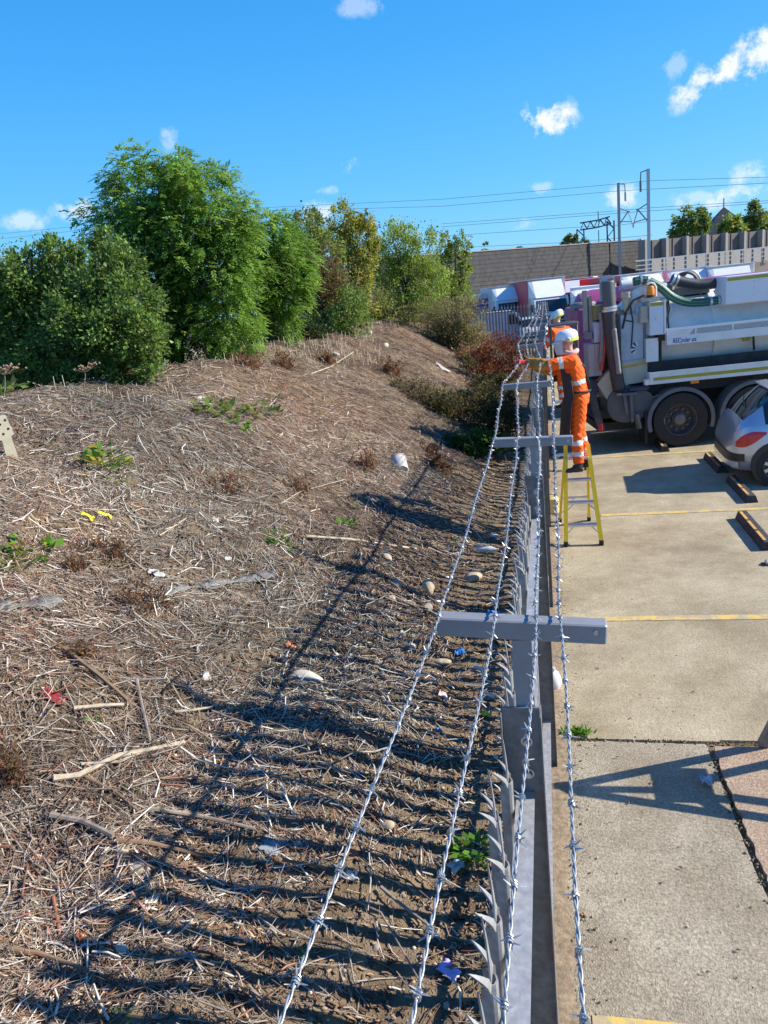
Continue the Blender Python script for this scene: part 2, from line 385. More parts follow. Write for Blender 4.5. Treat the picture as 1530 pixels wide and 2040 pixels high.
# ------------------------------------------------------------------ concrete yard
def concrete(name, c0, c1, agg=0.0, ridges=False, scale=1.0, stain=(.20, .15, .10), joints=None):
    m = bpy.data.materials.new(name); m.use_nodes = True
    n, l = m.node_tree.nodes, m.node_tree.links; p = n['Principled BSDF']; p.inputs['Roughness'].default_value = .88; p.inputs['Specular IOR Level'].default_value = .25
    g = n.new('ShaderNodeNewGeometry').outputs['Position']
    def noise(s, d=8, r=.65, vec=g):
        z = n.new('ShaderNodeTexNoise'); z.inputs['Scale'].default_value = s; z.inputs['Detail'].default_value = d; z.inputs['Roughness'].default_value = r; l.new(vec, z.inputs['Vector']); return z.outputs['Fac']
    def ramp(f, a, b, ca=(0, 0, 0, 1), cb=(1, 1, 1, 1)):
        r = n.new('ShaderNodeValToRGB'); e = r.color_ramp.elements; e[0].position = a; e[1].position = b; e[0].color = ca; e[1].color = cb; l.new(f, r.inputs['Fac']); return r.outputs['Color']
    def mix(f, a, b):
        x = n.new('ShaderNodeMix'); x.data_type = 'RGBA'
        if isinstance(f, float): x.inputs['Factor'].default_value = f
        else: l.new(f, x.inputs['Factor'])
        for v, k in ((a, 'A'), (b, 'B')):
            if isinstance(v, tuple): x.inputs[k].default_value = v
            else: l.new(v, x.inputs[k])
        return x.outputs['Result']
    base = ramp(noise(1.1 * scale, 10, .75), .36, .64, (*c0, 1), (*c1, 1))
    fine = ramp(noise(38, 5), .3, .7, (.62, .62, .62, 1), (1.25, 1.25, 1.25, 1)) if agg < .5 else ramp(noise(70, 4), .34, .66, (.42, .41, .4, 1), (1.42, 1.42, 1.42, 1))
    x = n.new('ShaderNodeMix'); x.data_type = 'RGBA'; x.blend_type = 'MULTIPLY'; x.inputs['Factor'].default_value = .7; l.new(base, x.inputs['A']); l.new(fine, x.inputs['B']); c = x.outputs['Result']
    sf = ramp(noise(.62, 9, .75), .47, .66); sm = n.new('ShaderNodeMath'); sm.operation = 'MULTIPLY'; sm.inputs[1].default_value = .72; l.new(sf, sm.inputs[0]); c = mix(sm.outputs[0], c, (*stain, 1))
    pl = ramp(noise(2.3, 10, .8), .56, .70); sm = n.new('ShaderNodeMath'); sm.operation = 'MULTIPLY'; sm.inputs[1].default_value = .55; l.new(pl, sm.inputs[0]); c = mix(sm.outputs[0], c, (.56, .51, .40, 1))
    dk = ramp(noise(17, 6, .7), .66, .72); sm = n.new('ShaderNodeMath'); sm.operation = 'MULTIPLY'; sm.inputs[1].default_value = .4; l.new(dk, sm.inputs[0]); c = mix(sm.outputs[0], c, (.12, .095, .065, 1))
    sp = ramp(noise(9, 2, .4), .70, .76); sm = n.new('ShaderNodeMath'); sm.operation = 'MULTIPLY'; sm.inputs[1].default_value = .35; l.new(sp, sm.inputs[0]); c = mix(sm.outputs[0], c, (.42, .38, .32, 1))
    v = n.new('ShaderNodeTexVoronoi'); v.inputs['Scale'].default_value = 95; l.new(g, v.inputs['Vector'])
    vd = ramp(v.outputs['Distance'], .12, .42, (1, 1, 1, 1), (0, 0, 0, 1))
    if agg:
        hs = n.new('ShaderNodeHueSaturation'); hs.inputs['Saturation'].default_value = .3; hs.inputs['Value'].default_value = .55; l.new(v.outputs['Color'], hs.inputs['Color'])
        hm = mix(.55, hs.outputs[0], (c1[0] * 1.25, c1[1] * 1.2, c1[2] * 1.1, 1)); sm = n.new('ShaderNodeMath'); sm.operation = 'MULTIPLY'; sm.inputs[1].default_value = agg; l.new(vd, sm.inputs[0]); c = mix(sm.outputs[0], c, hm)
    # hairline cracks
    wv = n.new('ShaderNodeVectorMath'); wv.operation = 'ADD'; nz2 = n.new('ShaderNodeTexNoise'); nz2.inputs['Scale'].default_value = 1.6; nz2.inputs['Detail'].default_value = 6; l.new(g, nz2.inputs['Vector']); l.new(g, wv.inputs[0]); l.new(nz2.outputs['Color'], wv.inputs[1])
    ck = n.new('ShaderNodeTexVoronoi'); ck.feature = 'DISTANCE_TO_EDGE'; ck.inputs['Scale'].default_value = .42; l.new(wv.outputs[0], ck.inputs['Vector'])
    cr = ramp(ck.outputs['Distance'], .0015, .006, (1, 1, 1, 1), (0, 0, 0, 1)); sm = n.new('ShaderNodeMath'); sm.operation = 'MULTIPLY'; sm.inputs[1].default_value = .13; l.new(cr, sm.inputs[0]); c = mix(sm.outputs[0], c, (.1, .085, .06, 1))
    l.new(c, p.inputs['Base Color'])
    h = noise(60, 4)
    if ridges:
        wv2 = n.new('ShaderNodeTexWave'); wv2.wave_type = 'BANDS'; wv2.bands_direction = 'Y'; wv2.inputs['Scale'].default_value = 9; wv2.inputs['Distortion'].default_value = 5; wv2.inputs['Detail'].default_value = 4; wv2.inputs['Detail Scale'].default_value = 1.4; l.new(g, wv2.inputs['Vector'])
        s = n.new('ShaderNodeMath'); s.operation = 'MULTIPLY_ADD'; s.inputs[1].default_value = .35; l.new(wv2.outputs['Fac'], s.inputs[0]); l.new(h, s.inputs[2]); h = s.outputs[0]
    s = n.new('ShaderNodeMath'); s.operation = 'MULTIPLY_ADD'; s.inputs[1].default_value = .8 * max(agg, .15); l.new(vd, s.inputs[0]); l.new(h, s.inputs[2])
    b = n.new('ShaderNodeBump'); b.inputs['Strength'].default_value = .55; b.inputs['Distance'].default_value = .012; l.new(s.outputs[0], b.inputs['Height']); l.new(b.outputs['Normal'], p.inputs['Normal'])
    return m
CONC = concrete('yard_concrete', (.33, .275, .175), (.50, .435, .305), .25, False)
CONC_NEAR = concrete('tamped_concrete', (.30, .26, .185), (.46, .41, .31), .75, True, 1.6)
CONC_RED = concrete('red_gravel_concrete', (.34, .24, .17), (.50, .38, .28), .85, True, 2)
def slab(name, poly, z1, mat, label, jag=0.0, z0=-.11):
    pts = []
    q = random.Random(len(poly) + int(z1 * 1000))
    for i, p in enumerate(poly):
        a, b = Vector(p), Vector(poly[(i + 1) % len(poly)]); L = (b - a).length
        k = max(1, int(L / .035)) if (jag and L < 12) else 1
        nrm = Vector((-(b - a).y, (b - a).x)).normalized() if L else Vector((0, 0))
        run = 0
        for j in range(k):
            run = run * .7 + q.uniform(-1, 1) * jag
            e = nrm * run if (jag and j) else nrm * 0
            pts.append(tuple(a + (b - a) * j / k + e))
    o = MB().prism(pts, (0, 0, z0), (1, 0, 0), (0, 1, 0), (0, 0, z1 - z0)).build(name, mat)
    return tag(o, label, None, None, 'structure')
slab('car_park', [(-.10, 4.965), (1.05, 4.955), (1.05, 4.975), (90, 4.9), (90, 140), (-.10, 140)], 0, CONC, 'pale sunlit concrete car park beyond the joint')
slab('car_park', [(-90, 43), (-.11, 43), (-.11, 140), (-90, 140)], .02, CONC, 'concrete yard beyond the return fence')
slab('concrete_path', [(-.10, -4), (1.05, -4), (1.02, 2.7), (.99, 3.5), (.955, 4.8), (.95, 4.93), (.3, 4.94), (-.10, 4.935)], -.004, CONC_NEAR, 'rough tamped concrete strip beside the near fence panel', .004)
slab('gravel_slab', [(1.07, -4), (60, -4), (60, 4.86), (1.0, 4.88), (.985, 4.80), (1.005, 4.2), (1.02, 3.6), (1.045, 2.7)], .012, CONC_RED, 'reddish exposed gravel concrete slab with broken edge', .010)
MB().add([(-.15, -4, -.02), (1.3, -4, -.02), (1.3, 5.1, -.02), (-.15, 5.1, -.02)], [(0, 1, 2, 3)]).build('joint_soil', DIRT)
tag(bpy.data.objects['joint_soil'], 'soil filling the joints between the slabs', None, None, 'structure')
MB().add([(1.3, 4.8, -.02), (14, 4.8, -.02), (14, 5.1, -.02), (1.3, 5.1, -.02)], [(0, 1, 2, 3)]).build('joint_soil', DIRT)
tag(bpy.data.objects['joint_soil.001'], 'soil in the joint beyond the gravel slab', None, None, 'structure')
# painted bay lines
def paint_mat():
    m = bpy.data.materials.new('worn_yellow_paint'); m.use_nodes = True
    n, l = m.node_tree.nodes, m.node_tree.links; p = n['Principled BSDF']; p.inputs['Roughness'].default_value = .75
    g = n.new('ShaderNodeNewGeometry').outputs['Position']
    a = n.new('ShaderNodeTexNoise'); a.inputs['Scale'].default_value = 7; a.inputs['Detail'].default_value = 10; a.inputs['Roughness'].default_value = .75; l.new(g, a.inputs['Vector'])
    r = n.new('ShaderNodeValToRGB'); e = r.color_ramp.elements; e[0].position = .45; e[0].color = (.40, .345, .24, 1); e[1].position = .55; e[1].color = (.66, .47, .12, 1); x = e.new(.75); x.color = (.60, .45, .16, 1); l.new(a.outputs['Fac'], r.inputs['Fac']); l.new(r.outputs[0], p.inputs['Base Color']); return m
PAINT = paint_mat()
for (x0, x1, yy, wd) in ((.06, 12, 2.69, .11), (.03, 12, 7.03, .10), (.62, 12, 10.50, .10), (.66, 12, 14.19, .11), (.7, 12, 17.9, .11), (.7, 12, 21.6, .11)):
    zz = .0005 if yy < 4 else .0045
    if yy < 4:
        MB().add([(x0, yy - wd / 2, zz), (1.03, yy - wd / 2, zz), (1.03, yy + wd / 2, zz), (x0, yy + wd / 2, zz)], [(0, 1, 2, 3)]).build('parking_line', PAINT)
        o = MB().add([(1.12, yy - wd / 2, .0165), (6, yy - wd / 2, .0165), (6, yy + wd / 2, .0165), (1.12, yy + wd / 2, .0165)], [(0, 1, 2, 3)]).build('parking_line', PAINT)
        tag(o, 'worn yellow line on the red gravel slab', None, 'painted yellow bay lines', 'structure')
        o = [q for q in COL.objects if q.name.startswith('parking_line')][0]
    else:
        k = 24; pts = [(x0 + (x1 - x0) * i / k, yy - wd / 2 + random.uniform(-.006, .006), zz) for i in range(k + 1)] + [(x0 + (x1 - x0) * i / k, yy + wd / 2 + random.uniform(-.006, .006), zz) for i in range(k, -1, -1)]
        o = MB().add(pts, [tuple(range(len(pts)))]).build('parking_line', PAINT)
    tag(o, 'worn yellow bay line %s' % {2.69: 'along the bottom edge of the near concrete', 7.03: 'ending beside the first cross arm', 10.5: 'ending beside the ladder feet', 14.19: 'passing under the tanker wheels', 17.9: 'in the shade beneath the tanker', 21.6: 'behind the white tanker'}[yy], None, 'painted yellow bay lines', 'structure')
# ------------------------------------------------------------------ palisade fence along the yard
POSTY = [1.9 + 2.72 * i for i in range(-1, 15)]
ZT, ZR = 2.02, 1.80                       # pale tips, top rail
fence = thing('palisade_fence', 'long galvanised palisade fence with splayed tips beside the concrete yard', 'fence', (-.12, 1.9, 0))
FX, FY = -.12, 1.9
def pale_mesh():
    mb = MB(); wd, t = .068, .0035
    zb, zs = .06, 1.89
    prof = [(-.034, .008), (-.022, -.014), (-.011, .012), (0, .016), (.011, .012), (.022, -.014), (.034, .008)]
    n = len(prof)
    A = [(p[1], p[0], z) for z in (zb, zs) for p in prof]; B = [(p[1] - t, p[0], z) for z in (zb, zs) for p in prof]
    vs = A + B; fs = []
    for j in range(n - 1):
        fs.append((j, j + 1, n + j + 1, n + j)); fs.append((2 * n + j + 1, 2 * n + j, 3 * n + j, 3 * n + j + 1))
    for j in (0, n - 1): fs.append((j, n + j, 3 * n + j, 2 * n + j))
    for j in range(n - 1): fs.append((n + j, n + j + 1, 3 * n + j + 1, 3 * n + j)); fs.append((j + 1, j, 2 * n + j, 2 * n + j + 1))
    mb.add(vs, fs)
    def tip(y0, y1, yc, bend, hh, segs=4):
        vs = []; fs = []
        for i in range(segs + 1):
            k = i / segs; wdt = (1 - k) ** .8 * (y1 - y0) / 2; yy = (y0 + y1) / 2 * (1 - k) + yc * k
            x = .004 - bend * k ** 1.6; z = zs + hh * (k ** .9)
            vs += [(x, yy - wdt, z), (x, yy + wdt, z), (x - t, yy + wdt, z - .001), (x - t, yy - wdt, z - .001)]
        for i in range(segs):
            for j in range(4): fs.append((i * 4 + j, i * 4 + (j + 1) % 4, i * 4 + 4 + (j + 1) % 4, i * 4 + 4 + j))
        mb.add(vs, fs)
    tip(-.034, -.006, -.040, .040, .052)
    tip(.006, .034, .040, .040, .052)
    tip(-.013, .013, .002, .010, ZT + .02 - zs)
    me = bpy.data.meshes.new('pale'); me.from_pydata(mb.v, [], mb.f); me.materials.append(STEEL); return me
PALE = pale_mesh()
def post_parts(y, top=2.07):
    mb = MB(); yy = y - FY
    mb.bx(-.052, .052, yy - .004, yy + .004, -.3, top)              # web
    mb.bx(-.0565, -.0525, yy - .034, yy + .034, -.3, top - .012); mb.bx(.0525, .0565, yy - .034, yy + .034, -.3, top - .012)
    p = mb.build('post', STEEL_DK, fence)
    for z in (1.86, 1.965):
        b = MB(); b.lathe([(0, .014), (.009, .014), (.011, .010), (.0115, .004), (.017, .003), (.017, 0)], (.012, yy - .0045, z), (0, -1, 0), 12)
        b.build('bolt', BOLTM, p, smooth='auto')
    return p
ARMS = {1.9: (-.335, .12, 2.345, 2.315), 4.62: (-.35, .125, 2.315, 2.30), 7.34: (-.45, .035, 2.315, 2.315), 10.06: (-.42, .07, 2.28, 2.27), 12.78: (-.50, -.03, 2.275, 2.285), 15.5: (-.42, .02, 2.31, 2.33), 18.22: (-.39, .09, 2.325, 2.325)}
ARM_MAT = M('grey_painted_box_steel', (.25, .265, .29), .5, .15, .08, 7, .04, 60, dirt=(.16, .15, .15), da=.3, ds=25)
for i, y in enumerate(POSTY):
    p = post_parts(y)
    yy = y - FY
    a = ARMS.get(round(y, 2), (-.36, .10, 2.31, 2.31)) if y > 0 else (-.34, .11, 2.33, 2.31)
    zc = (a[2] + a[3]) / 2
    MB().bx(-.012, .040, yy + .006, yy + .054, 1.62, zc - .058).build('arm_stem', ARM_MAT, p)
    xl, xr = a[0] - FX, a[1] - FX
    L = math.hypot(xr - xl, a[3] - a[2]); ang = math.atan2(a[3] - a[2], xr - xl)
    arm = MB().box(((xl + xr) / 2, yy + .028, zc - .029), (L, .052, .056), rot=Matrix.Rotation(-ang, 3, 'Y'), bev=.004).build('cross_arm', ARM_MAT, p)
    b = MB(); b.lathe([(0, .004), (.007, .003), (.008, 0)], (xr - .03, yy + .0015, zc - .035), (0, -1, 0), 8)
    b.build('bolt', BOLTM, p)
for i in range(len(POSTY) - 1):
    y0, y1 = POSTY[i] + .0065 - FY, POSTY[i + 1] - .0065 - FY
    for zz, nm in ((ZR, 'top_rail'), (.36, 'bottom_rail')):
        mb = MB(); mb.bx(-.026, .026, y0, y1, zz - .005, zz); mb.bx(-.026, -.021, y0, y1, zz - .028, zz - .0055)
        mb.build('rail', STEEL_LT, fence)
    n = 17; pitch = (POSTY[i + 1] - POSTY[i]) / n
    for k in range(n):
        y = POSTY[i] + pitch * (k + .5)
        if y < .3: continue
        o = link('pale', PALE, fence)
        tw = random.uniform(-.03, .03)
        o.location = (-.048 - .006 + random.uniform(-.002, .002), y - FY, random.uniform(-.008, .008)); o.rotation_euler = (random.uniform(-.006, .006), random.uniform(-.008, .008), tw)
# return fence at the far end of the bank
rf = thing('palisade_fence', 'short dark return fence at far end of bank in front of parked lorries', 'fence', (-2.1, 36.5, 0))
a0, a1 = Vector((-3.9, 37.2, 0)), Vector((-.22, 35.6, 0)); dv = (a1 - a0); L = dv.length; ang = math.atan2(dv.y, dv.x)
k = 25
for i in range(k + 1):
    p = a0 + dv * i / k - Vector((-2.1, 36.5, 0))
    o = link('pale', PALE, rf); o.location = p + Vector((0, 0, .02)); o.rotation_euler = (0, 0, ang - math.pi / 2); o.scale = (1, 1.1, 1.2)
for zz in (.5, 2.15):
    mb = MB(); mb.bar(a0 - Vector((-2.1, 36.5, 0)) + Vector((.02, .03, zz)), a1 - Vector((-2.1, 36.5, 0)) + Vector((.02, .03, zz)), .05, .04); mb.build('rail', STEEL_DK, rf)
for q in (0.02, .5, .98):
    p = a0 + dv * q - Vector((-2.1, 36.5, 0)); MB().bx(p.x + .03, p.x + .1, p.y + .05, p.y + .12, -.2, 2.4).build('post', STEEL_DK, rf)

# ------------------------------------------------------------------ barbed wire
def barb_mesh(seed):
    q = random.Random(seed); mb = MB()
    hel = [(.0054 * math.cos(t), -.007 + .014 * t / 17, .0054 * math.sin(t)) for t in np.linspace(0, 17, 22)]
    mb.tube(hel, .0016, 4)
    for s in (0, 1, 2, 3):
        a = q.uniform(0, 6.28) + s * 1.6; yy = -.006 + .004 * s
        d = Vector((math.cos(a), q.uniform(-.5, .5), math.sin(a))).normalized()
        mb.tube([Vector((0, yy, 0)) + d * .004, Vector((0, yy, 0)) + d * .011, Vector((0, yy, 0)) + d * q.uniform(.0165, .021)], [.0017, .0016, .0006], 4)
    me = bpy.data.meshes.new('barb'); me.from_pydata(mb.v, [], mb.f); me.materials.append(WIREM); return me
BARBS = [barb_mesh(i) for i in range(6)]
def wire_path(pts, step):
    P = [Vector(p) for p in pts]; out = []
    for i in range(len(P) - 1):
        a, b = P[i], P[i + 1]; L = (b - a).length; n = max(1, int(L / step))
        for j in range(n):
            t = j / n; c = a.lerp(b, t); c.z -= .012 * L * t * (1 - t); c.x += .003 * math.sin(c.y * 5 + i); out.append(c)
    out.append(P[-1]); return out
def barbed_wire(pts, label, tip_ends=()):
    root = thing('barbed_wire', label, 'barbed wire', pts[0], 0, 'barbed wire strands along the fence top'); o0 = Vector(pts[0])
    near = [p for p in pts if p[1] < 12.9]; far = [p for p in pts if p[1] > 12.7]
    path = wire_path(near, .008)
    mb = MB()
    for s in (0, math.pi):
        line = []
        d = 0
        for i, c in enumerate(path):
            if i: d += (path[i] - path[i - 1]).length
            a = d / .062 * 2 * math.pi + s
            line.append(c - o0 + Vector((math.cos(a), 0, math.sin(a))) * .0020)
        # thin out the far end
        keep = [line[i] for i in range(len(line)) if line[i].y + o0.y < 6 or i % 2 == 0]
        mb.tube(keep, .00195, 5)
    mb.build('strand', WIREM, root, smooth=True)
    if len(far) > 1:
        MB().tube([p - o0 for p in wire_path(far, .5)], .0042, 5).build('strand', WIREM, root)
    q = random.Random(int(abs(pts[0][0]) * 1000)); path = wire_path(near, .002); d = 0; nxt = .05
    for i in range(1, len(path)):
        d += (path[i] - path[i - 1]).length
        if d >= nxt:
            nxt += .102
            b = link('barb', q.choice(BARBS), root); b.location = path[i] - o0; b.rotation_euler = (0, q.uniform(0, 6.28), 0)
            if q.random() < .4: b.rotation_euler = (0, q.uniform(0, 6.28), math.pi)
    if len(far) > 1:
        fp = wire_path(far, .1); mb = MB()
        for c in fp:
            for k in range(2):
                dd = Vector((q.uniform(-1, 1), q.uniform(-.4, .4), q.uniform(-1, 1))).normalized() * .024
                mb.tube([c - o0 - dd, c - o0 + dd], .0022, 3)
        tag(mb.build('barbs', WIREM, root), kind='stuff')
    return root
YM = .32
barbed_wire([(-.405, YM, 2.285), (-.325, 1.90, 2.352), (-.342, 4.62, 2.325), (-.43, 7.34, 2.33), (-.315, 9.62, 2.325), (-.475, 12.78, 2.295), (-.41, 15.5, 2.325), (-.37, 18.22, 2.34), (-.27, 31, 2.34), (-.35, 42, 2.36)], 'outermost barbed wire strand over the earth bank, held by the red glove')
barbed_wire([(-.225, YM, 2.28), (-.171, 1.90, 2.350), (-.20, 4.62, 2.32), (-.30, 7.34, 2.33), (-.22, 9.62, 2.30), (-.34, 12.78, 2.29), (-.31, 15.5, 2.33), (-.25, 18.22, 2.34), (-.2, 31, 2.34), (-.25, 42, 2.36)], 'second barbed wire strand, running just left of the post stems')
barbed_wire([(-.105, YM, 2.275), (-.062, 1.90, 2.345), (-.075, 4.62, 2.317), (-.11, 7.34, 2.33), (-.08, 9.62, 2.30), (-.20, 12.78, 2.29), (-.18, 15.5, 2.33), (-.12, 18.22, 2.34), (-.1, 31, 2.34), (-.12, 42, 2.36)], 'third barbed wire strand, running above the top rail')
barbed_wire([(.012, YM, 2.26), (.0, 1.90, 2.34), (.012, 4.62, 2.315), (.025, 7.34, 2.33), (.01, 9.62, 2.31), (-.05, 12.78, 2.30), (-.02, 15.5, 2.34), (.03, 18.22, 2.34), (.0, 31, 2.34), (-.02, 42, 2.36)], 'inner barbed wire strand hanging on the car park side')
# ------------------------------------------------------------------ foliage
def leaf_quads(P, A, N_, L, W):
    """P base points, A axes, N_ normals (unit), L lengths, W widths -> verts, quads (folded diamond leaves)"""
    B = np.cross(A, N_); B /= np.linalg.norm(B, axis=1, keepdims=True) + 1e-9
    m = P + A * (L * .45)[:, None]
    V = np.stack([P, m + B * W[:, None] * .5 - N_ * (L * .06)[:, None], P + A * L[:, None] + N_ * (L * .05)[:, None], m - B * W[:, None] * .5 - N_ * (L * .06)[:, None]], 1)
    n = len(P); Q = np.arange(4 * n).reshape(n, 4)
    return V.reshape(-1, 3), Q
def unit(v): return v / (np.linalg.norm(v, axis=-1, keepdims=True) + 1e-9)
def pal(cols, n, jit=.18, g=None):
    c = np.array(cols)[(g or rng).integers(0, len(cols), n)]
    return np.clip(c * (1 + (g or rng).normal(0, jit, (n, 1))), .004, .9)
def crown_points(blobs, n, g, clump=.28, per=60):
    """leaf positions gathered in clumps near the surfaces of several ellipsoids"""
    vol = np.array([b[1][0] * b[1][1] * b[1][2] for b in blobs]) ** .67; vol = vol / vol.sum()
    P, D, T = [], [], []
    for (c, r), f in zip(blobs, vol):
        m = max(20, int(n * f)); k = max(6, m // per)
        d = unit(g.normal(0, 1, (k, 3))); s = (.5 + .55 * g.random((k, 1)) ** .6) * (1 + g.normal(0, .15, (k, 1)))
        cc = d * s
        idx = g.integers(0, k, m); rr = clump * (.6 + .9 * g.random((k, 1)))
        p = cc[idx] + g.normal(0, .5, (m, 3)) * rr[idx]
        P.append(np.array(c) + p * np.array(r)); D.append(unit(p + g.normal(0, .25, (m, 3)))); T.append(idx + 1000 * len(T))
    return np.concatenate(P), np.concatenate(D), np.concatenate(T)
def floor_mask(P, base):
    return P[:, 2] > base
def make_tree(name, label, cat, root, blobs, n, leaf, cols, style='plain', limbs=6, trunk_r=.12, group=None, seed=1, clump=.28, per=60, ztrunk=None, density_top=True, extra=None, sparse_limbs=None):
    g = np.random.default_rng(seed)
    t = thing(name, label, cat, root, 0, group); r0 = np.array(root)
    P, D, T = crown_points(blobs, n, g, clump, per)
    keep = P[:, 2] > root[2] - .1; P, D, T = P[keep], D[keep], T[keep]
    tone = np.random.default_rng(seed + 5).normal(0, .16, 200000)[T % 200000]
    if style == 'ash':
        # drooping compound leaves: a rachis with paired leaflets
        m = len(P) // 9; sel = g.permutation(len(P))[:m]; P, D, T, tone = P[sel], D[sel], T[sel], tone[sel]
        ax = unit(D * [1, 1, .35] + g.normal(0, .4, (m, 3)) + [0, 0, -.05]); Ps, As, Ns, Ls, Ws, Cs = [], [], [], [], [], []
        nr = unit(np.cross(ax, np.cross([0, 0, 1.], ax)) + g.normal(0, .25, (m, 3))); side = unit(np.cross(ax, nr)); RL = leaf * 2.6 * (.7 + .6 * g.random(m))
        base = pal(cols, m, .12, g) * (1 + tone[:, None])
        for k in range(9):
            q = k / 8; s = 0 if k == 8 else (1 if k % 2 else -1)
            dro = np.array([0, 0, -1.]) * (RL * .3 * q * q)[:, None]
            Ps.append(P + ax * (RL * (.25 + .75 * q))[:, None] + dro); As.append(unit(ax * .75 + side * s * .8 + [0, 0, -.2 - .2 * q] + g.normal(0, .12, (m, 3)))); Ns.append(unit(nr + g.normal(0, .2, (m, 3))))
            Ls.append(leaf * (.8 + .4 * g.random(m))); Ws.append(leaf * .36 * np.ones(m)); Cs.append(base * (1 + g.normal(0, .1, (m, 1))))
        P, A, N_, L, W, C = map(np.concatenate, (Ps, As, Ns, Ls, Ws, Cs))
    else:
        m = len(P); A = unit(D + g.normal(0, .6, (m, 3)) + [0, 0, -.15]); N_ = unit(D * .5 + g.normal(0, .55, (m, 3)) + [0, 0, .6]); N_ = unit(N_ - A * (N_ * A).sum(1, keepdims=True))
        L = leaf * (.5 + 1.0 * g.random(m) ** 1.5); W = L * (.62 if style == 'plain' else .4); C = pal(cols, m, .16, g) * (1 + tone[:, None])
    C = np.clip(C, .004, .8)
    V, Q = leaf_quads(P, A, N_, L, W)
    tag(np_mesh('foliage', V - r0, Q, LEAFM, t, C), kind='stuff')
    mb = MB(); q = random.Random(seed)
    tops = [np.array(b[0]) + np.array([0, 0, b[1][2] * .3]) for b in blobs]
    if ztrunk is None: ztrunk = root[2] + .62 * (max(b[0][2] for b in blobs) - root[2])
    ctr = np.mean([b[0] for b in blobs], axis=0)
    top = np.array([ctr[0], ctr[1], ztrunk]) - r0
    tp = [np.array([0, 0, -.2]), top * .3 + [q.uniform(-.1, .1), q.uniform(-.1, .1), 0], top * .65 + [q.uniform(-.15, .15), q.uniform(-.15, .15), 0], top]
    mb.tube(tp, [trunk_r, trunk_r * .8, trunk_r * .5, trunk_r * .15], 7)
    mb.build('trunk', BARK, t, smooth=True)
    mb = MB()
    for b in blobs:
        for k in range(limbs):
            d = Vector((q.gauss(0, 1), q.gauss(0, 1), q.gauss(.5, .8))).normalized()
            e = np.array(b[0]) + np.array(d) * np.array(b[1]) * q.uniform(.7, 1.02) - r0
            f = q.uniform(.2, .75); s = top * f
            mid = s * .45 + e * .55 + np.array([0, 0, q.uniform(-.1, .25)])
            mb.tube([s, s * .75 + e * .25 + [0, 0, .1], mid, e], [trunk_r * .35, trunk_r * .26, trunk_r * .16, trunk_r * .04], 5)
    mb.build('limbs', BARK, t, smooth=True)
    return t
def pb(px, py, rx, ry, y, dy=None):
    """ellipsoid covering a patch of the picture at depth y"""
    c = Yp(px, py, y); s = np.linalg.norm(c - CAM) / FPX * .97
    return (c, (rx * s, (dy if dy else (rx + ry) * .5 * s), ry * s))
def root_at(px, y): 
    x = Yp(px, 700, y)[0]; return (x, y, float(mound(x, y)) - .05)
ASH = [(0.135, 0.259, 0.038), (0.163, 0.31, 0.052), (0.1, 0.207, 0.034), (0.199, 0.328, 0.061)]
DARK = [(0.101, 0.175, 0.038), (0.143, 0.234, 0.048), (0.095, 0.152, 0.042), (0.174, 0.281, 0.057)]
YEL = [(0.315, 0.299, 0.047), (0.205, 0.267, 0.047), (0.377, 0.299, 0.056), (0.142, 0.22, 0.04)]
OLV = [(0.18, 0.23, 0.05), (0.23, 0.263, 0.058), (0.132, 0.189, 0.045), (0.091, 0.149, 0.042)]
MIXG = [(0.152, 0.259, 0.039), (0.197, 0.294, 0.045), (0.107, 0.197, 0.039), (0.285, 0.305, 0.054)]
BRN = [(0.156, 0.098, 0.039), (0.117, 0.104, 0.039), (0.195, 0.104, 0.039), (0.078, 0.117, 0.036)]
def tree(name, label, px, y, bl, n, leaf, cols, seed, **kw):
    return make_tree(name, label, 'tree' if 'tree' in name else 'bush', root_at(px, y), [pb(*b[:4], y + (b[4] if len(b) > 4 else 0)) for b in bl], n, leaf, cols, seed=seed, **kw)
GT = 'trees behind the earth bank'
tree('dense_tree', 'dense dark green small leaved tree at the left edge behind the bank', 60, 11.4, [(20, 570, 56, 60), (80, 545, 48, 48), (130, 520, 34, 40), (172, 530, 34, 44, .6), (60, 625, 66, 55), (130, 610, 56, 56), (0, 660, 66, 66), (30, 525, 24, 26), (105, 500, 20, 26), (75, 700, 76, 50), (-20, 600, 40, 60), (20, 745, 60, 40)], 40000, .062, DARK, 11, group=GT, clump=.3)
tree('dense_tree', 'dark green leafy tree below the tall ash, just behind the bank crest', 215, 10.6, [(232, 540, 44, 48, .6), (190, 580, 48, 46, .5), (262, 610, 46, 56, .3), (150, 650, 56, 50), (215, 660, 62, 52), (285, 675, 44, 50), (105, 710, 54, 46), (185, 735, 62, 36), (255, 730, 52, 34), (50, 745, 50, 34), (212, 500, 26, 30, .8)], 36000, .062, DARK[1:] + [(.06, .125, .035)], 12, group=GT, clump=.3)
tree('dense_tree', 'dark green tree mostly beyond the left edge', -130, 11.8, [(-130, 600, 80, 80), (-80, 570, 60, 60), (-180, 640, 80, 80), (-100, 680, 80, 60)], 16000, .066, DARK, 24, group=GT, clump=.3)
tree('ash_tree', 'tallest tree of the row, bright green ash with drooping leaves', 345, 14.5, [(345, 345, 40, 42), (290, 385, 58, 62), (395, 395, 62, 58), (245, 455, 62, 60), (340, 470, 95, 75), (445, 440, 52, 56), (290, 560, 85, 70), (420, 540, 82, 75), (370, 640, 105, 60), (455, 640, 62, 66), (480, 480, 34, 60), (300, 660, 55, 55)], 100000, .085, ASH, 13, style='ash', group=GT, clump=.24, per=110, trunk_r=.16)
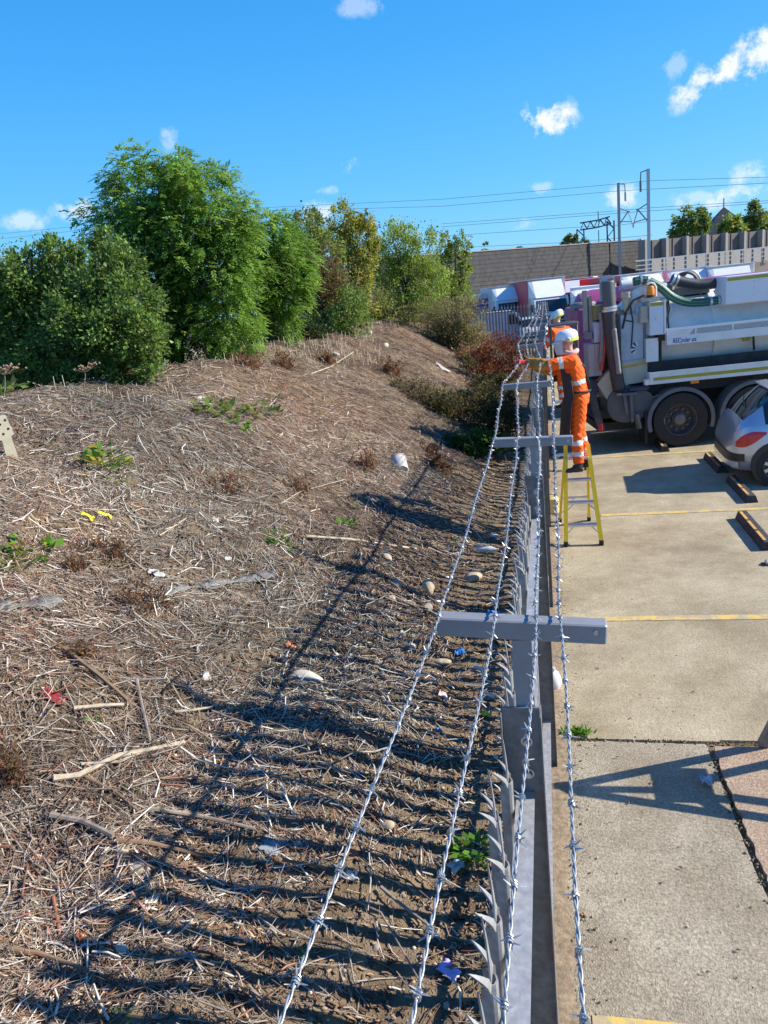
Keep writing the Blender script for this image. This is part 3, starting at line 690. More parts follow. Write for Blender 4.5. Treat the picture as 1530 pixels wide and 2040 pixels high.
tree('ash_tree', 'second bright green ash, lower and to the right of the tallest', 540, 16.6, [(540, 480, 48, 46), (575, 510, 40, 48), (510, 540, 52, 60), (560, 580, 48, 50), (590, 545, 26, 45), (505, 640, 26, 50), (565, 630, 18, 34)], 42000, .085, ASH, 14, style='ash', group=GT, clump=.24, per=110, trunk_r=.12)
tree('autumn_tree', 'olive green tree with yellowing top behind the brown bush', 610, 24, [(612, 462, 32, 40), (640, 510, 42, 50), (600, 520, 30, 50), (640, 590, 45, 60)], 19000, .085, OLV, 15, group=GT, clump=.26)
tree('autumn_tree', 'yellow topped tree at the middle of the row', 700, 28, [(680, 447, 34, 36), (715, 480, 36, 50), (700, 540, 44, 50), (690, 600, 50, 55), (738, 470, 16, 36)], 21000, .09, YEL + [(.12, .17, .03)], 16, group=GT, clump=.26)
tree('bushy_tree', 'broad mid green tree right of the yellow topped one', 810, 33, [(790, 490, 46, 42), (840, 500, 38, 44), (765, 540, 30, 60), (810, 570, 62, 55), (855, 570, 36, 55), (800, 630, 70, 40)], 27000, .09, MIXG, 17, group=GT, clump=.26)
tree('small_tree', 'small airy tree standing right of the row against the long wall', 905, 40, [(885, 492, 13, 26), (918, 490, 20, 26), (900, 540, 32, 34), (930, 520, 10, 22), (905, 590, 36, 32)], 11000, .10, MIXG + [(.14, .18, .03)], 18, group=GT, clump=.24)
tree('red_brown_bush', 'red brown dying bush in front of the yellow topped tree', 645, 22, [(645, 545, 42, 40), (670, 590, 42, 50), (625, 600, 42, 50)], 13000, .06, BRN, 19, clump=.26)
tree('dark_green_bush', 'dark green ivy clad bush at foot of the red brown bush', 670, 21.5, [(668, 650, 46, 38), (620, 665, 34, 30), (700, 620, 32, 50)], 11000, .065, DARK, 20, clump=.28)
tree('thin_branch_bush', 'tangled yellowing bush at crest of bank below the mid green tree', 745, 30, [(745, 600, 34, 40), (780, 645, 46, 30), (725, 645, 30, 34), (835, 640, 40, 34), (690, 655, 24, 28), (870, 620, 30, 34)], 16000, .07, OLV + BRN[:1], 21, clump=.3)
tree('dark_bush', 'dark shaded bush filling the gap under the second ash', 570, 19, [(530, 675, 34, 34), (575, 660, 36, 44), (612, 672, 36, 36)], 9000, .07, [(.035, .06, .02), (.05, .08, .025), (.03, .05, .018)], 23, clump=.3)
_y = float(MP(905, 700)[1])
tree('round_bush', 'round grey brown bush at far right end of the bank', 905, _y, [(905, 625, 48, 32), (880, 655, 46, 34), (940, 655, 32, 34), (915, 680, 46, 30), (865, 670, 24, 26)], 22000, .07, [(.24, .21, .09), (.17, .18, .07), (.28, .21, .1), (.14, .15, .05)], 22, style='thin', clump=.3, limbs=14)
# low growth on the bank near the fence
def low_bush(name, label, spots, n, leaf, cols, seed, group=None):
    low = max(spots, key=lambda q: q[1] + q[3]); yy = float(MP(low[0], low[1] + low[3] * .75)[1])
    P0 = Yp(spots[0][0], spots[0][1], yy); P0[2] = float(mound(P0[0], yy)); t = thing(name, label, 'bush', P0, 0, group); g = np.random.default_rng(seed); bl = []
    for (px, py, rx, ry) in spots: bl.append(pb(px, py, rx, ry, yy + .012 * (low[1] - py) * yy / 14))
    P, D, T = crown_points(bl, n, g, .3, 40)
    k = P[:, 2] > mound(P[:, 0], P[:, 1]) - .02; P, D = P[k], D[k]; m = len(P)
    A = unit(D + g.normal(0, .6, (m, 3))); N_ = unit(g.normal(0, .6, (m, 3)) + [0, 0, .8]); N_ = unit(N_ - A * (N_ * A).sum(1, keepdims=True)); L = leaf * (.6 + .8 * g.random(m))
    V, Q = leaf_quads(P, A, N_, L, L * .6); tag(np_mesh('foliage', V - P0, Q, LEAFM, t, pal(cols, m, .2, g)), kind='stuff')
    mb = MB(); q = random.Random(seed)
    for c, r in bl:
        for _ in range(14):
            b = np.array([c[0] + q.gauss(0, .4) * r[0], c[1] + q.gauss(0, .4) * r[1], 0]); b[2] = float(mound(b[0], b[1])) - .02
            e = np.array(c) + np.array([q.gauss(0, .6) * r[0], q.gauss(0, .6) * r[1], q.uniform(.2, 1.1) * r[2]]); mb.tube([b - P0, (b * .5 + e * .5) + [.03, 0, .03] - P0, e - P0], [.006, .005, .002], 4)
    mb.build('stems', BARK, t); return t
low_bush('bramble_bush', 'large bramble with bronze leaves against the fence', [(935, 835, 66, 44), (1000, 850, 38, 46), (900, 810, 44, 30), (1005, 805, 28, 30), (960, 800, 40, 34)], 15000, .05, [(.12, .085, .03), (.07, .09, .025), (.15, .10, .04), (.05, .075, .02)], 31)
low_bush('bramble_bush', 'green bramble at the lower edge of the bronze one', [(945, 885, 42, 24), (900, 880, 24, 18), (985, 885, 24, 18)], 5000, .055, [(.05, .13, .025), (.07, .16, .03), (.04, .09, .02)], 32)
low_bush('nettle_patch', 'wilting nettle patch with brown tops on the bank', [(835, 790, 42, 26), (800, 775, 24, 20), (870, 800, 30, 22)], 6000, .045, [(.13, .10, .045), (.09, .11, .035), (.16, .11, .06)], 33)
low_bush('bracken_clump', 'rust red dead bracken before the return fence', [(990, 700, 42, 34), (960, 720, 30, 26), (1020, 720, 26, 24), (985, 750, 44, 26)], 9000, .06, [(.17, .06, .025), (.13, .05, .022), (.2, .085, .03)], 34)
low_bush('bracken_clump', 'green topped rusty plants right of the bank end', [(975, 765, 36, 20), (1005, 765, 24, 18), (930, 722, 16, 14)], 4000, .05, [(.09, .10, .03), (.15, .075, .03), (.06, .10, .025)], 35)
for i, (px, py, rx, ry, lb) in enumerate([(785, 748, 18, 16, 'dark red dock below the bank summit'), (568, 735, 18, 14, 'rusty dead dock on the ridge beside the second ash'), (170, 748, 34, 16, 'long rusty dock patch at the left of the ridge'), (270, 745, 34, 16, 'rusty dock patch on the ridge under the tall ash'), (500, 735, 30, 16, 'rusty dock patch on the ridge between the ash trees'), (295, 1215, 36, 26, 'large brown dead clump in the middle of the left slope'), (735, 935, 16, 22, 'bright rust clump beside the white bucket'), (880, 935, 24, 18, 'dark rusty clump between bucket and fence'), (150, 1140, 16, 12, 'small rusty clump at the left below the torn yellow plastic'), (200, 1105, 44, 16, 'wide rusty clump left of centre slope'), (30, 1560, 22, 30, 'brown dead clump at left edge among thick canes'), (160, 1310, 20, 12, 'rusty tuft above the thick brown cane'), (600, 980, 20, 12, 'rusty tuft in the middle of the slope'), (455, 980, 34, 12, 'faded brown tuft left of slope middle'), (930, 722, 16, 14, 'rusty dock at the foot of the round bush'), (650, 725, 12, 10, 'small rust coloured dock near the bank summit'), (860, 905, 14, 10, 'tiny rust tuft above the bucket')]):
    P0 = MP(px, py); sc = np.linalg.norm(P0 - CAM) / FPX; rx, ry = rx * sc, ry * sc; t = thing('dead_dock', lb, 'dead plant', P0, 0, 'dead dock clumps on the bank'); g = np.random.default_rng(60 + i)
    mb = MB(); LP, LA = [], []
    for k in range(int(14 + rx * 110)):
        b = np.array([g.normal(0, .45) * rx, g.normal(0, .45) * rx, 0]); b[2] = float(mound(b[0] + P0[0], b[1] + P0[1])) - P0[2] - .02
        e = b + np.array([g.normal(0, .5) * rx, g.normal(0, .5) * rx, g.uniform(.3, 1.9) * ry + .04]); md = b * .5 + e * .5 + g.normal(0, .01, 3); mb.tube([b, md, e], [.0035, .003, .0015], 4)
        for q_ in range(22):
            f = g.uniform(.15, 1.05); LP.append(b + (e - b) * f + g.normal(0, .018, 3)); LA.append(unit(e - b) * .6 + g.normal(0, .7, 3))
    P = np.array(LP); A = unit(np.array(LA)); n = len(P); N_ = unit(np.cross(A, g.normal(0, 1, (n, 3)))); L = .034 * (.5 + g.random(n)) * max(1, sc * 170)
    V, Q = leaf_quads(P, A, N_, L, L * .38); tag(np_mesh('foliage', V, Q, LEAFM, t, pal([(.24, .11, .05), (.17, .085, .045), (.27, .16, .085), (.12, .075, .045), (.2, .15, .07)], n, .25, g)), kind='stuff'); mb.build('stems', BARK, t)
# green weeds
def weed(px, py, size, n, lb, cols, leaf=None, seed=0):
    P0 = MP(px, py); t = thing('green_weed', lb, 'weed', P0, 0, 'green weeds on the bank'); g = np.random.default_rng(seed + 300)
    s = np.linalg.norm(P0 - CAM) / FPX * size; leaf = leaf or max(.035, s * .55)
    a = g.random(n) * 6.28; rr = s * np.sqrt(g.random(n)) * .9; P = np.stack([rr * np.cos(a), rr * np.sin(a), s * .2 + .4 * s * g.random(n)], 1)
    P[:, 2] += mound(P[:, 0] + P0[0], P[:, 1] + P0[1]) - P0[2] if P0[0] < -.25 else 0
    A = unit(np.stack([np.cos(a), np.sin(a), .2 + .3 * g.random(n)], 1) + g.normal(0, .4, (n, 3))); N_ = unit(g.normal(0, .3, (n, 3)) + [0, 0, 1]); N_ = unit(N_ - A * (N_ * A).sum(1, keepdims=True)); L = leaf * (.6 + .6 * g.random(n))
    V, Q = leaf_quads(P, A, N_, L, L * .62); o = np_mesh('leaves', V, Q, LEAFM, t, pal(cols, n, .18, g)); tag(o, kind='stuff')
    mb = MB()
    for i in range(0, n, 3): mb.tube([(P[i, 0] * .25, P[i, 1] * .25, -.03), tuple(P[i] * [.7, .7, .6]), tuple(P[i])], [.003, .0025, .0015], 3)
    mb.build('stems', M('weed_stem', (.12, .16, .05), .7) if 'weed_stem' not in bpy.data.materials else bpy.data.materials['weed_stem'], t)
GRN = [(.10, .26, .025), (.13, .30, .03), (.07, .19, .02)]; GY = GRN + [(.35, .30, .03), (.2, .2, .04)]; PALE_G = [(.16, .24, .05), (.12, .18, .04), (.2, .2, .06)]
for i, (px, py, sz, n, lb, c) in enumerate([(213, 935, 40, 60, 'yellowing weed standing out on the upper left slope', GY), (240, 965, 18, 20, 'small green sprig below the yellowing weed', GRN), (560, 1085, 26, 36, 'bright green weed above the pale plank', GRN), (690, 1052, 22, 30, 'bright green weed right of the slope middle', GRN), (430, 830, 40, 60, 'spread of pale green weeds on the upper slope', PALE_G), (520, 835, 36, 46, 'pale green spread right of another on upper slope', PALE_G), (480, 860, 26, 26, 'green sprig under the pale green spread', GRN), (70, 1110, 40, 40, 'green weed at the left edge above the netting strip', GY), (25, 1135, 34, 40, 'leafy weed cut by the left edge of the slope', PALE_G), (188, 1440, 14, 16, 'little green sprout beside the thick brown cane', GRN), (262, 1580, 13, 12, 'fern like sprout below the long pale canes', GRN), (945, 1705, 38, 60, 'lush green nettle at the foot of the near fence panel', GRN), (640, 832, 14, 12, 'single green sprout on the upper slope', GRN), (720, 1020, 15, 14, 'green sprout under the shadow of the worker', GRN), (785, 905, 13, 12, 'pale sprout just above the white bucket', PALE_G), (430, 1270, 10, 8, 'tiny green leaf amid grey twigs', GRN), (470, 1415, 15, 16, 'green sprig at edge of the striped shade', GRN), (900, 1085, 14, 10, 'yellow green leaf beside the plastic bottles', GY), (95, 885, 14, 10, 'green sprout beside the concrete post', GRN), (610, 1920, 13, 10, 'small green weed in the lower shade stripes', GRN), (245, 2035, 14, 12, 'green weed at the very bottom edge of the slope', GRN), (50, 1890, 18, 12, 'pale sprout at the lower left corner', PALE_G), (345, 1590, 10, 8, 'tiny sprout by the grey canes', PALE_G), (975, 1105, 15, 12, 'green sprig by the fence foot and bottles', GRN), (700, 880, 14, 10, 'pale sprig left of the bucket', PALE_G), (548, 800, 16, 14, 'sprig between the pale green spreads and summit', PALE_G), (10, 795, 34, 40, 'weed on the ridge at the left edge', PALE_G), (130, 900, 12, 10, 'faint sprig right of the concrete post', PALE_G)]):
    weed(px, py, sz, n, lb, c, seed=i)
# weed growing in the slab joint
P0 = G(1152, 1462); t = thing('green_weed', 'grassy weed growing in the concrete joint beside the fence', 'weed', P0); g = np.random.default_rng(77); n = 150
a = g.random(n) * 6.28; P = np.stack([g.normal(0, .05, n), g.normal(0, .018, n), .004 * np.ones(n)], 1); A = unit(np.stack([np.cos(a), np.sin(a), .5 + g.random(n)], 1)); N_ = unit(np.cross(A, g.normal(0, 1, (n, 3)))); L = .03 + .04 * g.random(n)
V, Q = leaf_quads(P, A, N_, L, L * .25); tag(np_mesh('leaves', V, Q, LEAFM, t, pal(GRN, n, .2, g)), kind='stuff')
# ------------------------------------------------------------------ dead stalks covering the bank
def visible_samples(n, g, pix_lo=(-420, 640), pix_hi=(1040, 2120), pw=1.0):
    """scatter on the bank, denser close to the path"""
    out = []
    while sum(len(a) for a in out) < n:
        m = n
        y = g.uniform(.6, 40, m); u = g.uniform(.12, 8.0, m)
        d = np.hypot(u + .2, y)
        acc = g.random(m) < np.clip((4.2 / np.maximum(d, 1.0)) ** pw, .02, 1) 
        x = -.2 - u[acc]; yy = y[acc]
        z = mound(x, yy); P = np.stack([x, yy, z], 1) - CAM; c = P @ ROT
        px = CXP + FPX * c[:, 0] / np.maximum(c[:, 2], .1); py = CYP + FPX * c[:, 1] / np.maximum(c[:, 2], .1)
        k = (c[:, 2] > .3) & (px > pix_lo[0]) & (px < pix_hi[0]) & (py > pix_lo[1]) & (py < pix_hi[1])
        out.append(np.stack([x[k], yy[k]], 1))
    return np.concatenate(out)[:n]
def cover(x, y):
    """how thickly matted the stalks lie: thin near the fence where soil shows"""
    u = -x - .2
    c = np.clip((u - .5) / 1.5, .13, 1) * (1 + .35 * wob(x, y, 1.9, 3.3) + .25 * wob(x, y, 4.1, 1.1))
    near = np.clip((y - 1.4 + (u - 1.6) * .9) / 2.4, 0, 1)
    return c * (.22 + .78 * near)
def stalks(name, n, g, L0, L1, r0, r1, cols, pitch=.12, lift=.02, bend=.12, pw=1.0, thr=True, sides=3, dirn=None, flow=1.0, bunch=.7):
    m_ = int(n * (1.6 if thr else 1)); XY = visible_samples(m_, g, pw=pw); CA = np.zeros(m_); CT = np.zeros(m_)
    if bunch:                                       # most stalks lie in bundles that fell together
        kc = max(1, m_ // 16); cc = visible_samples(kc, g, pw=pw); ca = g.normal(0, .9, kc); ct = g.normal(0, .22, kc); idx = g.integers(0, kc, m_); inb = g.random(m_) < bunch
        dist = np.hypot(cc[idx, 0], cc[idx, 1])[:, None]; XY = np.where(inb[:, None], cc[idx] + g.normal(0, 1, (m_, 2)) * (.05 + .016 * dist), XY); CA = np.where(inb, ca[idx], 0); CT = np.where(inb, ct[idx], 0)
        ok = XY[:, 0] < -.28; XY, CA, CT = XY[ok], CA[ok], CT[ok]
    if thr:
        k = g.random(len(XY)) < np.clip(cover(XY[:, 0], XY[:, 1]), .05, 1); XY, CA, CT = XY[k][:n], CA[k][:n], CT[k][:n]
    n = len(XY); x, y = XY.T
    ang = flow * (1.1 * wob(x, y, .55, .9) + .9 * wob(x, y, 1.7, 2.4)) + np.where(CA != 0, CA + g.normal(0, .3, n), g.normal(0, .75, n)) + .25
    odd = g.random(n) < .22; ang[odd] = g.uniform(0, 6.28, odd.sum())
    L = L0 + (L1 - L0) * g.random(n) ** 2.2; r = r0 + (r1 - r0) * g.random(n) ** 2
    e = .06; gx = (mound(x + e, y) - mound(x - e, y)) / (2 * e); gy = (mound(x, y + e) - mound(x, y - e)) / (2 * e)
    d = np.stack([np.cos(ang), np.sin(ang), gx * np.cos(ang) + gy * np.sin(ang)], 1); d[:, 2] += g.normal(0, pitch, n); d = unit(d)
    up = unit(np.stack([-gx, -gy, np.ones(n)], 1)); s = unit(np.cross(d, up)); b = np.cross(s, d)
    ctr = np.stack([x, y, mound(x, y)], 1) + up * (r + np.abs(g.normal(0, lift, n)))[:, None]
    bd = g.normal(0, bend, (n, 1)) * L[:, None]
    ring = []
    for j, (q, f) in enumerate(((-.5, 1), (0, .95), (.5, .7))):
        c = ctr + d * (q * L)[:, None] + (s * bd if j == 1 else 0) + up * (0 if j == 1 else .0)
        for k in range(sides):
            a = 2 * math.pi * k / sides + .5
            ring.append(c + (s * math.cos(a) + b * math.sin(a)) * (r * f)[:, None])
    V = np.stack(ring, 1).reshape(-1, 3); Q = []
    base = np.arange(n) * sides * 3
    for j in range(2):
        for k in range(sides): Q.append(np.stack([base + j * sides + k, base + j * sides + (k + 1) % sides, base + (j + 1) * sides + (k + 1) % sides, base + (j + 1) * sides + k], 1))
    Q = np.stack(Q, 1).reshape(-1, 4)
    C = pal(cols, n, .22, g) * (1 + .26 * wob(x, y, .8, 2.2) + .16 * wob(x, y, 2.3, .6))[:, None]; C = C * (1 + CT)[:, None]; C = C * (1 + .10 * wob(x, y, .6, 4.0)[:, None] * np.array([1.0, -.1, -.6])); C = np.clip(C, .01, .9); C = np.repeat(C, sides * 2, 0)
    return tag(np_mesh(name, V, Q, STALKM, None, C), kind='stuff')
STRAW = [(.44, .365, .30), (.50, .43, .36), (.53, .47, .405), (.30, .235, .16), (.24, .175, .13), (.50, .43, .36), (.15, .095, .07), (.30, .22, .17), (.26, .13, .085), (.13, .085, .065)]
GREYT = [(.32, .265, .215), (.20, .155, .125), (.37, .31, .255), (.13, .095, .07), (.21, .15, .10)]
REDST = [(.25, .10, .06), (.20, .085, .05), (.3, .14, .08)]
g = np.random.default_rng(21)
o = stalks('dry_stalks', 64000, g, .05, .40, .0022, .0075, STRAW, pw=1.12, bend=.10); tag(o, 'pale dead stalks matted over the earth bank')
o = stalks('dry_stalks', 17000, g, .05, .30, .002, .005, REDST + STRAW[3:5] + GREYT[:2], pw=1.1); tag(o, 'reddish broken stalks mixed into the dead mat')
o = stalks('dry_twigs', 145000, g, .05, .28, .0010, .0022, GREYT + STRAW[:2], pitch=.22, lift=.022, bend=.15, pw=1.0, flow=1.5); tag(o, 'fine grey brown twigs and dead grass tangled on the bank')
o = stalks('dry_leaf_litter', 24000, g, .025, .07, .005, .011, [(.20, .12, .07), (.14, .085, .05), (.27, .18, .11), (.10, .06, .04), (.33, .25, .17)], pitch=.3, lift=.006, bend=.3, pw=1.2, thr=False, sides=3); tag(o, 'curled brown leaf litter over the soil')
# upright stubble on the ridge
g2 = np.random.default_rng(5); mb = MB()
for i in range(260):
    y = g2.uniform(9, 34); x = -5.2 - g2.uniform(0, 1.3); z = float(mound(x, y)); h = g2.uniform(.05, .2); r = .006
    mb.tube([(x, y, z - .03), (x + g2.normal(0, .02), y + g2.normal(0, .02), z + h)], [r, r * .8], 4)
for i in range(160):
    c = MP(g2.uniform(560, 760), g2.uniform(675, 730)); h = g2.uniform(.06, .22)
    mb.tube([c - [0, 0, .03], c + [g2.normal(0, .02), 0, h]], [.007, .005], 4)
tag(mb.build('cut_stubble', M('pale_stubble', (.52, .47, .38), .8, var=.3)), 'pale upright cut stems along the ridge', None, None, 'stuff')
# pebbles in the soil
g3 = np.random.default_rng(9); XY = visible_samples(5200, g3, pw=1.6); bm = bmesh.new(); bmesh.ops.create_icosphere(bm, subdivisions=1, radius=1)
bv = np.array([v.co for v in bm.verts]); bf = np.array([[v.index for v in f.verts] for f in bm.faces]); bm.free()
XY = XY[(-XY[:, 0]) < 3.4]
n = len(XY); r = .006 + .016 * g3.random(n) ** 3; sc = .6 + .7 * g3.random((n, 3)); sc[:, 2] *= .7
P = np.stack([XY[:, 0], XY[:, 1], mound(XY[:, 0], XY[:, 1]) + r * .15], 1)
V = (bv[None] * sc[:, None, :] * r[:, None, None] * (1 + g3.normal(0, .1, (n, len(bv), 1))) + P[:, None, :]).reshape(-1, 3); Q = (bf[None] + (np.arange(n) * len(bv))[:, None, None]).reshape(-1, 3)
tag(np_mesh('pebbles', V, Q, STALKM, None, np.repeat(pal([(.34, .27, .18), (.26, .21, .16), (.42, .36, .28), (.2, .17, .14), (.3, .2, .13)], n, .2, g3), len(bf), 0)), 'small pebbles scattered in the soil by the fence', None, None, 'stuff')
# grit, crumbs and dead leaves on the concrete near the fence
n = 2600; x = np.abs(g3.normal(0, .085, n)) - .05; y = g3.uniform(1.2, 13, n); far = g3.random(n) < .22; x[far] = g3.uniform(0, .98, far.sum()); y[far] = g3.uniform(2.6, 9, far.sum())
r = .0025 + .007 * g3.random(n) ** 3; r[far] *= .7; sc = .5 + .9 * g3.random((n, 3)); sc[:, 2] *= .5; P = np.stack([x, y, r * .3], 1)
V = (bv[None] * sc[:, None, :] * r[:, None, None] + P[:, None, :]).reshape(-1, 3); Q = (bf[None] + (np.arange(n) * len(bv))[:, None, None]).reshape(-1, 3)
tag(np_mesh('grit', V, Q, STALKM, None, np.repeat(pal([(.34, .25, .15), (.24, .17, .10), (.42, .33, .2), (.16, .11, .07), (.36, .2, .1)], n, .2, g3), len(bf), 0)), 'grit and leaf crumbs along the fence foot', None, None, 'stuff')
# crumbs and moss packed into the slab joints
n = 520; x = g3.uniform(-.05, 2.2, n); y = 4.95 + g3.normal(0, .016, n); e_ = g3.random(n) < .45; t_ = g3.uniform(2.6, 4.85, e_.sum()); x[e_] = np.interp(t_, [2.7, 3.6, 4.2, 4.85], [1.035, 1.005, .985, .965]) + g3.normal(0, .014, e_.sum()); y[e_] = t_
r = .003 + .008 * g3.random(n) ** 2; P = np.stack([x, y, r * .2 - .004], 1)
V = (bv[None] * (.5 + .9 * g3.random((n, 3)))[:, None, :] * r[:, None, None] + P[:, None, :]).reshape(-1, 3); Q = (bf[None] + (np.arange(n) * len(bv))[:, None, None]).reshape(-1, 3)
tag(np_mesh('joint_debris', V, Q, STALKM, None, np.repeat(pal([(.20, .15, .09), (.15, .11, .07), (.27, .21, .14), (.12, .14, .05), (.34, .28, .2)], n, .2, g3), len(bf), 0)), 'dark crumbs and moss in the slab joints', None, None, 'stuff')
# soil spilled along the fence foot
k = 900; pts = []
ys_ = np.linspace(1, 42, k); wv = .008 + .016 * np.sin(ys_ * 3.1) + .012 * np.sin(ys_ * 8.3) + .02 * np.maximum(0, wob(ys_, ys_ * .3, 9.0, .3)) + g3.normal(0, .006, k)
vs = [(-.2, a, .012) for a in ys_] + [(-.06, a, .014) for a in ys_] + [(-.02 + b, a, .0012) for a, b in zip(ys_, wv)]
fs = [(i, k + i, k + i + 1, i + 1) for i in range(k - 1)] + [(k + i, 2 * k + i, 2 * k + i + 1, k + i + 1) for i in range(k - 1)]
tag(MB().add(vs, [f[::-1] for f in fs]).build('soil_strip', M('gritty_soil', (.25, .19, .125), .95, 0, .35, 30, .5, 90, coords='World'), smooth=True), 'brown soil spilled along the foot of the fence', None, None, 'structure')

# ------------------------------------------------------------------ thick canes one can pick out
CANEM = [M('bleached_cane', (.46, .39, .29), .7, var=.3, vs=14, dirt=(.2, .14, .09), da=.6, ds=9), M('brown_cane', (.2, .125, .075), .75, var=.3, vs=14), M('red_cane', (.3, .115, .06), .7, var=.25, vs=14), M('grey_cane', (.25, .21, .17), .8, var=.3, vs=14)]
CANES = [([(110, 1568), (160, 1562), (240, 1520), (370, 1494)], .016, 0, 'longest pale cane, lying across the left slope'), ([(165, 1535), (240, 1530), (300, 1505), (372, 1490)], .008, 0, 'thin pale cane just above the longest one'),
    ([(275, 1365), (288, 1430), (302, 1490)], .010, 3, 'dark splintered cane pointing up the slope'), ([(130, 1305), (200, 1360), (258, 1410)], .014, 1, 'thick brown cane slanting beside the red scrap'), ([(150, 1425), (200, 1420), (250, 1417)], .012, 0, 'short thick pale cane below the red scrap'),
    ([(350, 1430), (390, 1426), (425, 1420)], .009, 0, 'pale cane end above the striped shade'), ([(425, 1428), (470, 1445), (520, 1460)], .008, 3, 'grey cane entering the striped shade'), ([(175, 1562), (230, 1590), (290, 1640)], .010, 1, 'brown cane running down from the longest pale one'),
    ([(105, 1640), (165, 1652), (230, 1682)], .015, 3, 'thick grey forked cane low on the left slope'), ([(300, 1625), (400, 1640), (510, 1665)], .011, 3, 'long grey cane pointing at the lower shade stripes'), ([(235, 1690), (300, 1695), (410, 1720)], .012, 1, 'dark cane beside the two round stones'),
    ([(20, 1905), (80, 1915), (180, 1950)], .010, 1, 'brown cane in the bottom left corner'), ([(110, 1800), (118, 1850), (125, 1895)], .007, 2, 'red stem standing near the orange scrap'), ([(610, 1078), (700, 1084), (830, 1102)], .014, 0, 'straight pale stake lying across the slope middle'),
    ([(565, 1726), (610, 1734), (652, 1742)], .008, 2, 'reddish cane among the lower shade stripes'), ([(760, 1780), (800, 1815), (865, 1865)], .008, 3, 'grey cane in the shade beside the second wire'), ([(700, 1800), (760, 1830), (850, 1990)], .005, 3, 'thin grey stem under the outermost wire'), ([(0, 1640), (60, 1620), (140, 1610)], .006, 3, 'slender grey cane at the left edge'),
    ([(560, 1010), (600, 985), (690, 960)], .005, 0, 'thin pale cane in the slope middle'), ([(320, 1075), (350, 1055), (372, 1040)], .006, 0, 'short pale cane below the faded brown tuft'), ([(720, 865), (760, 875), (800, 900)], .006, 0, 'thin stick leaning toward the bucket'), ([(620, 750), (660, 735), (705, 705)], .012, 0, 'pale stick on the bank near the summit'), ([(330, 1180), (335, 1200), (334, 1235)], .005, 2, 'reddish stem left of the netting strip'), ([(415, 1105), (425, 1130), (425, 1160)], .006, 0, 'upright pale stem above the netting strip')]
for pix, r, mi, lb in CANES:
    pts = [MP(*p) + np.array([0, 0, r * 1.6 + .03]) for p in pix]
    ex = []
    for i in range(len(pts) - 1):
        for q in (0, .34, .67): ex.append(pts[i] * (1 - q) + pts[i + 1] * q + np.random.default_rng(i).normal(0, r * .25, 3))
    ex.append(pts[-1]); c = ex[0]
    m = MB(); m.tube([p - c for p in ex], [1.2 * r * (1.12 if i % 3 == 0 else .95) * (1 - .3 * i / len(ex)) for i in range(len(ex))], 7)
    o = m.build('dead_cane', CANEM[mi], None, smooth='auto'); o.location = c; tag(o, lb, 'cane', 'thick dead canes on the bank')
# stones
STONEM = [M('sandy_stone', (.45, .37, .26), .9, var=.2, vs=30, bump=.4, bs=40), M('pale_stone', (.52, .48, .40), .85, var=.12, vs=25, bump=.4, bs=40), M('grey_stone', (.3, .27, .23), .9, var=.2, vs=25, bump=.4, bs=40), M('brick_red', (.42, .15, .07), .9, var=.2, vs=30, bump=.4, bs=50)]
for i, (px, py, s, mi, sq, lb) in enumerate([(605, 1355, 27, 1, (1.3, .8, .5), 'largest pale stone, lying at the edge of the striped shade'), (945, 1150, 20, 0, (1.4, .8, .5), 'flat sandy stone near the fence by the bottles'), (853, 1175, 17, 0, (1, .8, .9), 'sandy stone under the outermost wire'), (790, 1170, 15, 2, (.8, .8, 1.1), 'upright grey stone left of the sandy one'), (768, 1112, 16, 0, (1.3, .8, .5), 'sandy stone just below the pale stake'), (780, 1195, 8, 0, (1, 1, .8), 'small sandy stone under the upright grey one'), (850, 1215, 14, 2, (.8, .8, .9), 'grey lump near the first cross arm'), (770, 1648, 14, 0, (1, .9, .8), 'round stone beside the outermost wire among shade stripes'), (243, 1700, 13, 0, (1, .9, .9), 'flat topped round stone low on the left slope'), (272, 1730, 17, 2, (1.1, .8, .6), 'mossy stone below the round one'), (700, 1700, 10, 3, (1.2, .8, .6), 'red brick fragment in the shade stripes'), (820, 1290, 10, 1, (1, .8, .7), 'pale stone left of the blue wrapper'), (880, 1320, 12, 0, (1.3, .9, .5), 'sandy stone right of the blue wrapper'), (800, 1262, 7, 1, (1, 1, .8), 'small white stone above the pale one'), (370, 1800, 14, 3, (1, .8, .6), 'rusty stone low on the left slope'), (595, 1685, 8, 1, (.8, .8, 1), 'small round pale stone in the shade stripes'), (540, 1860, 11, 2, (1, .8, .6), 'dull grey stone low in the shade stripes'), (240, 1895, 12, 1, (1.2, .8, .7), 'white stone at the bottom left'), (748, 1888, 8, 2, (1, .8, .6), 'bluish pebble under the outermost wire'), (670, 1305, 6, 1, (1, .8, .7), 'tiny white stone on the rooty soil'), (590, 1570, 9, 2, (1.4, .8, .5), 'flat stone at the middle of the striped shade'), (655, 1480, 10, 1, (1.2, .8, .6), 'pale stone under the curved shade stripes'), (735, 665, 7, 1, (1, .8, .8), 'white stone at the summit of the bank'), (768, 690, 7, 1, (1, .8, .8), 'white stone just below the summit'), (668, 708, 7, 1, (1.2, .8, .8), 'white lump on the ridge left of the summit'), (400, 795, 8, 1, (1.5, .8, .6), 'white lump on the upper left slope'), (1060, 1480, 4, 0, (1, 1, .8), 'tiny stone at the fence foot')]):
    c = MP(px, py); sc = np.linalg.norm(c - CAM) / FPX * s
    m = MB(); m.blob((0, 0, 0), sc, i, .2, 3, sq); o = m.build('stone', STONEM[mi], None, smooth='auto'); o.location = c + np.array([0, 0, sc * .2 * sq[2]]); o.rotation_euler = (.1, .1, i * 1.3); tag(o, lb, 'stone', 'loose stones on the bank')
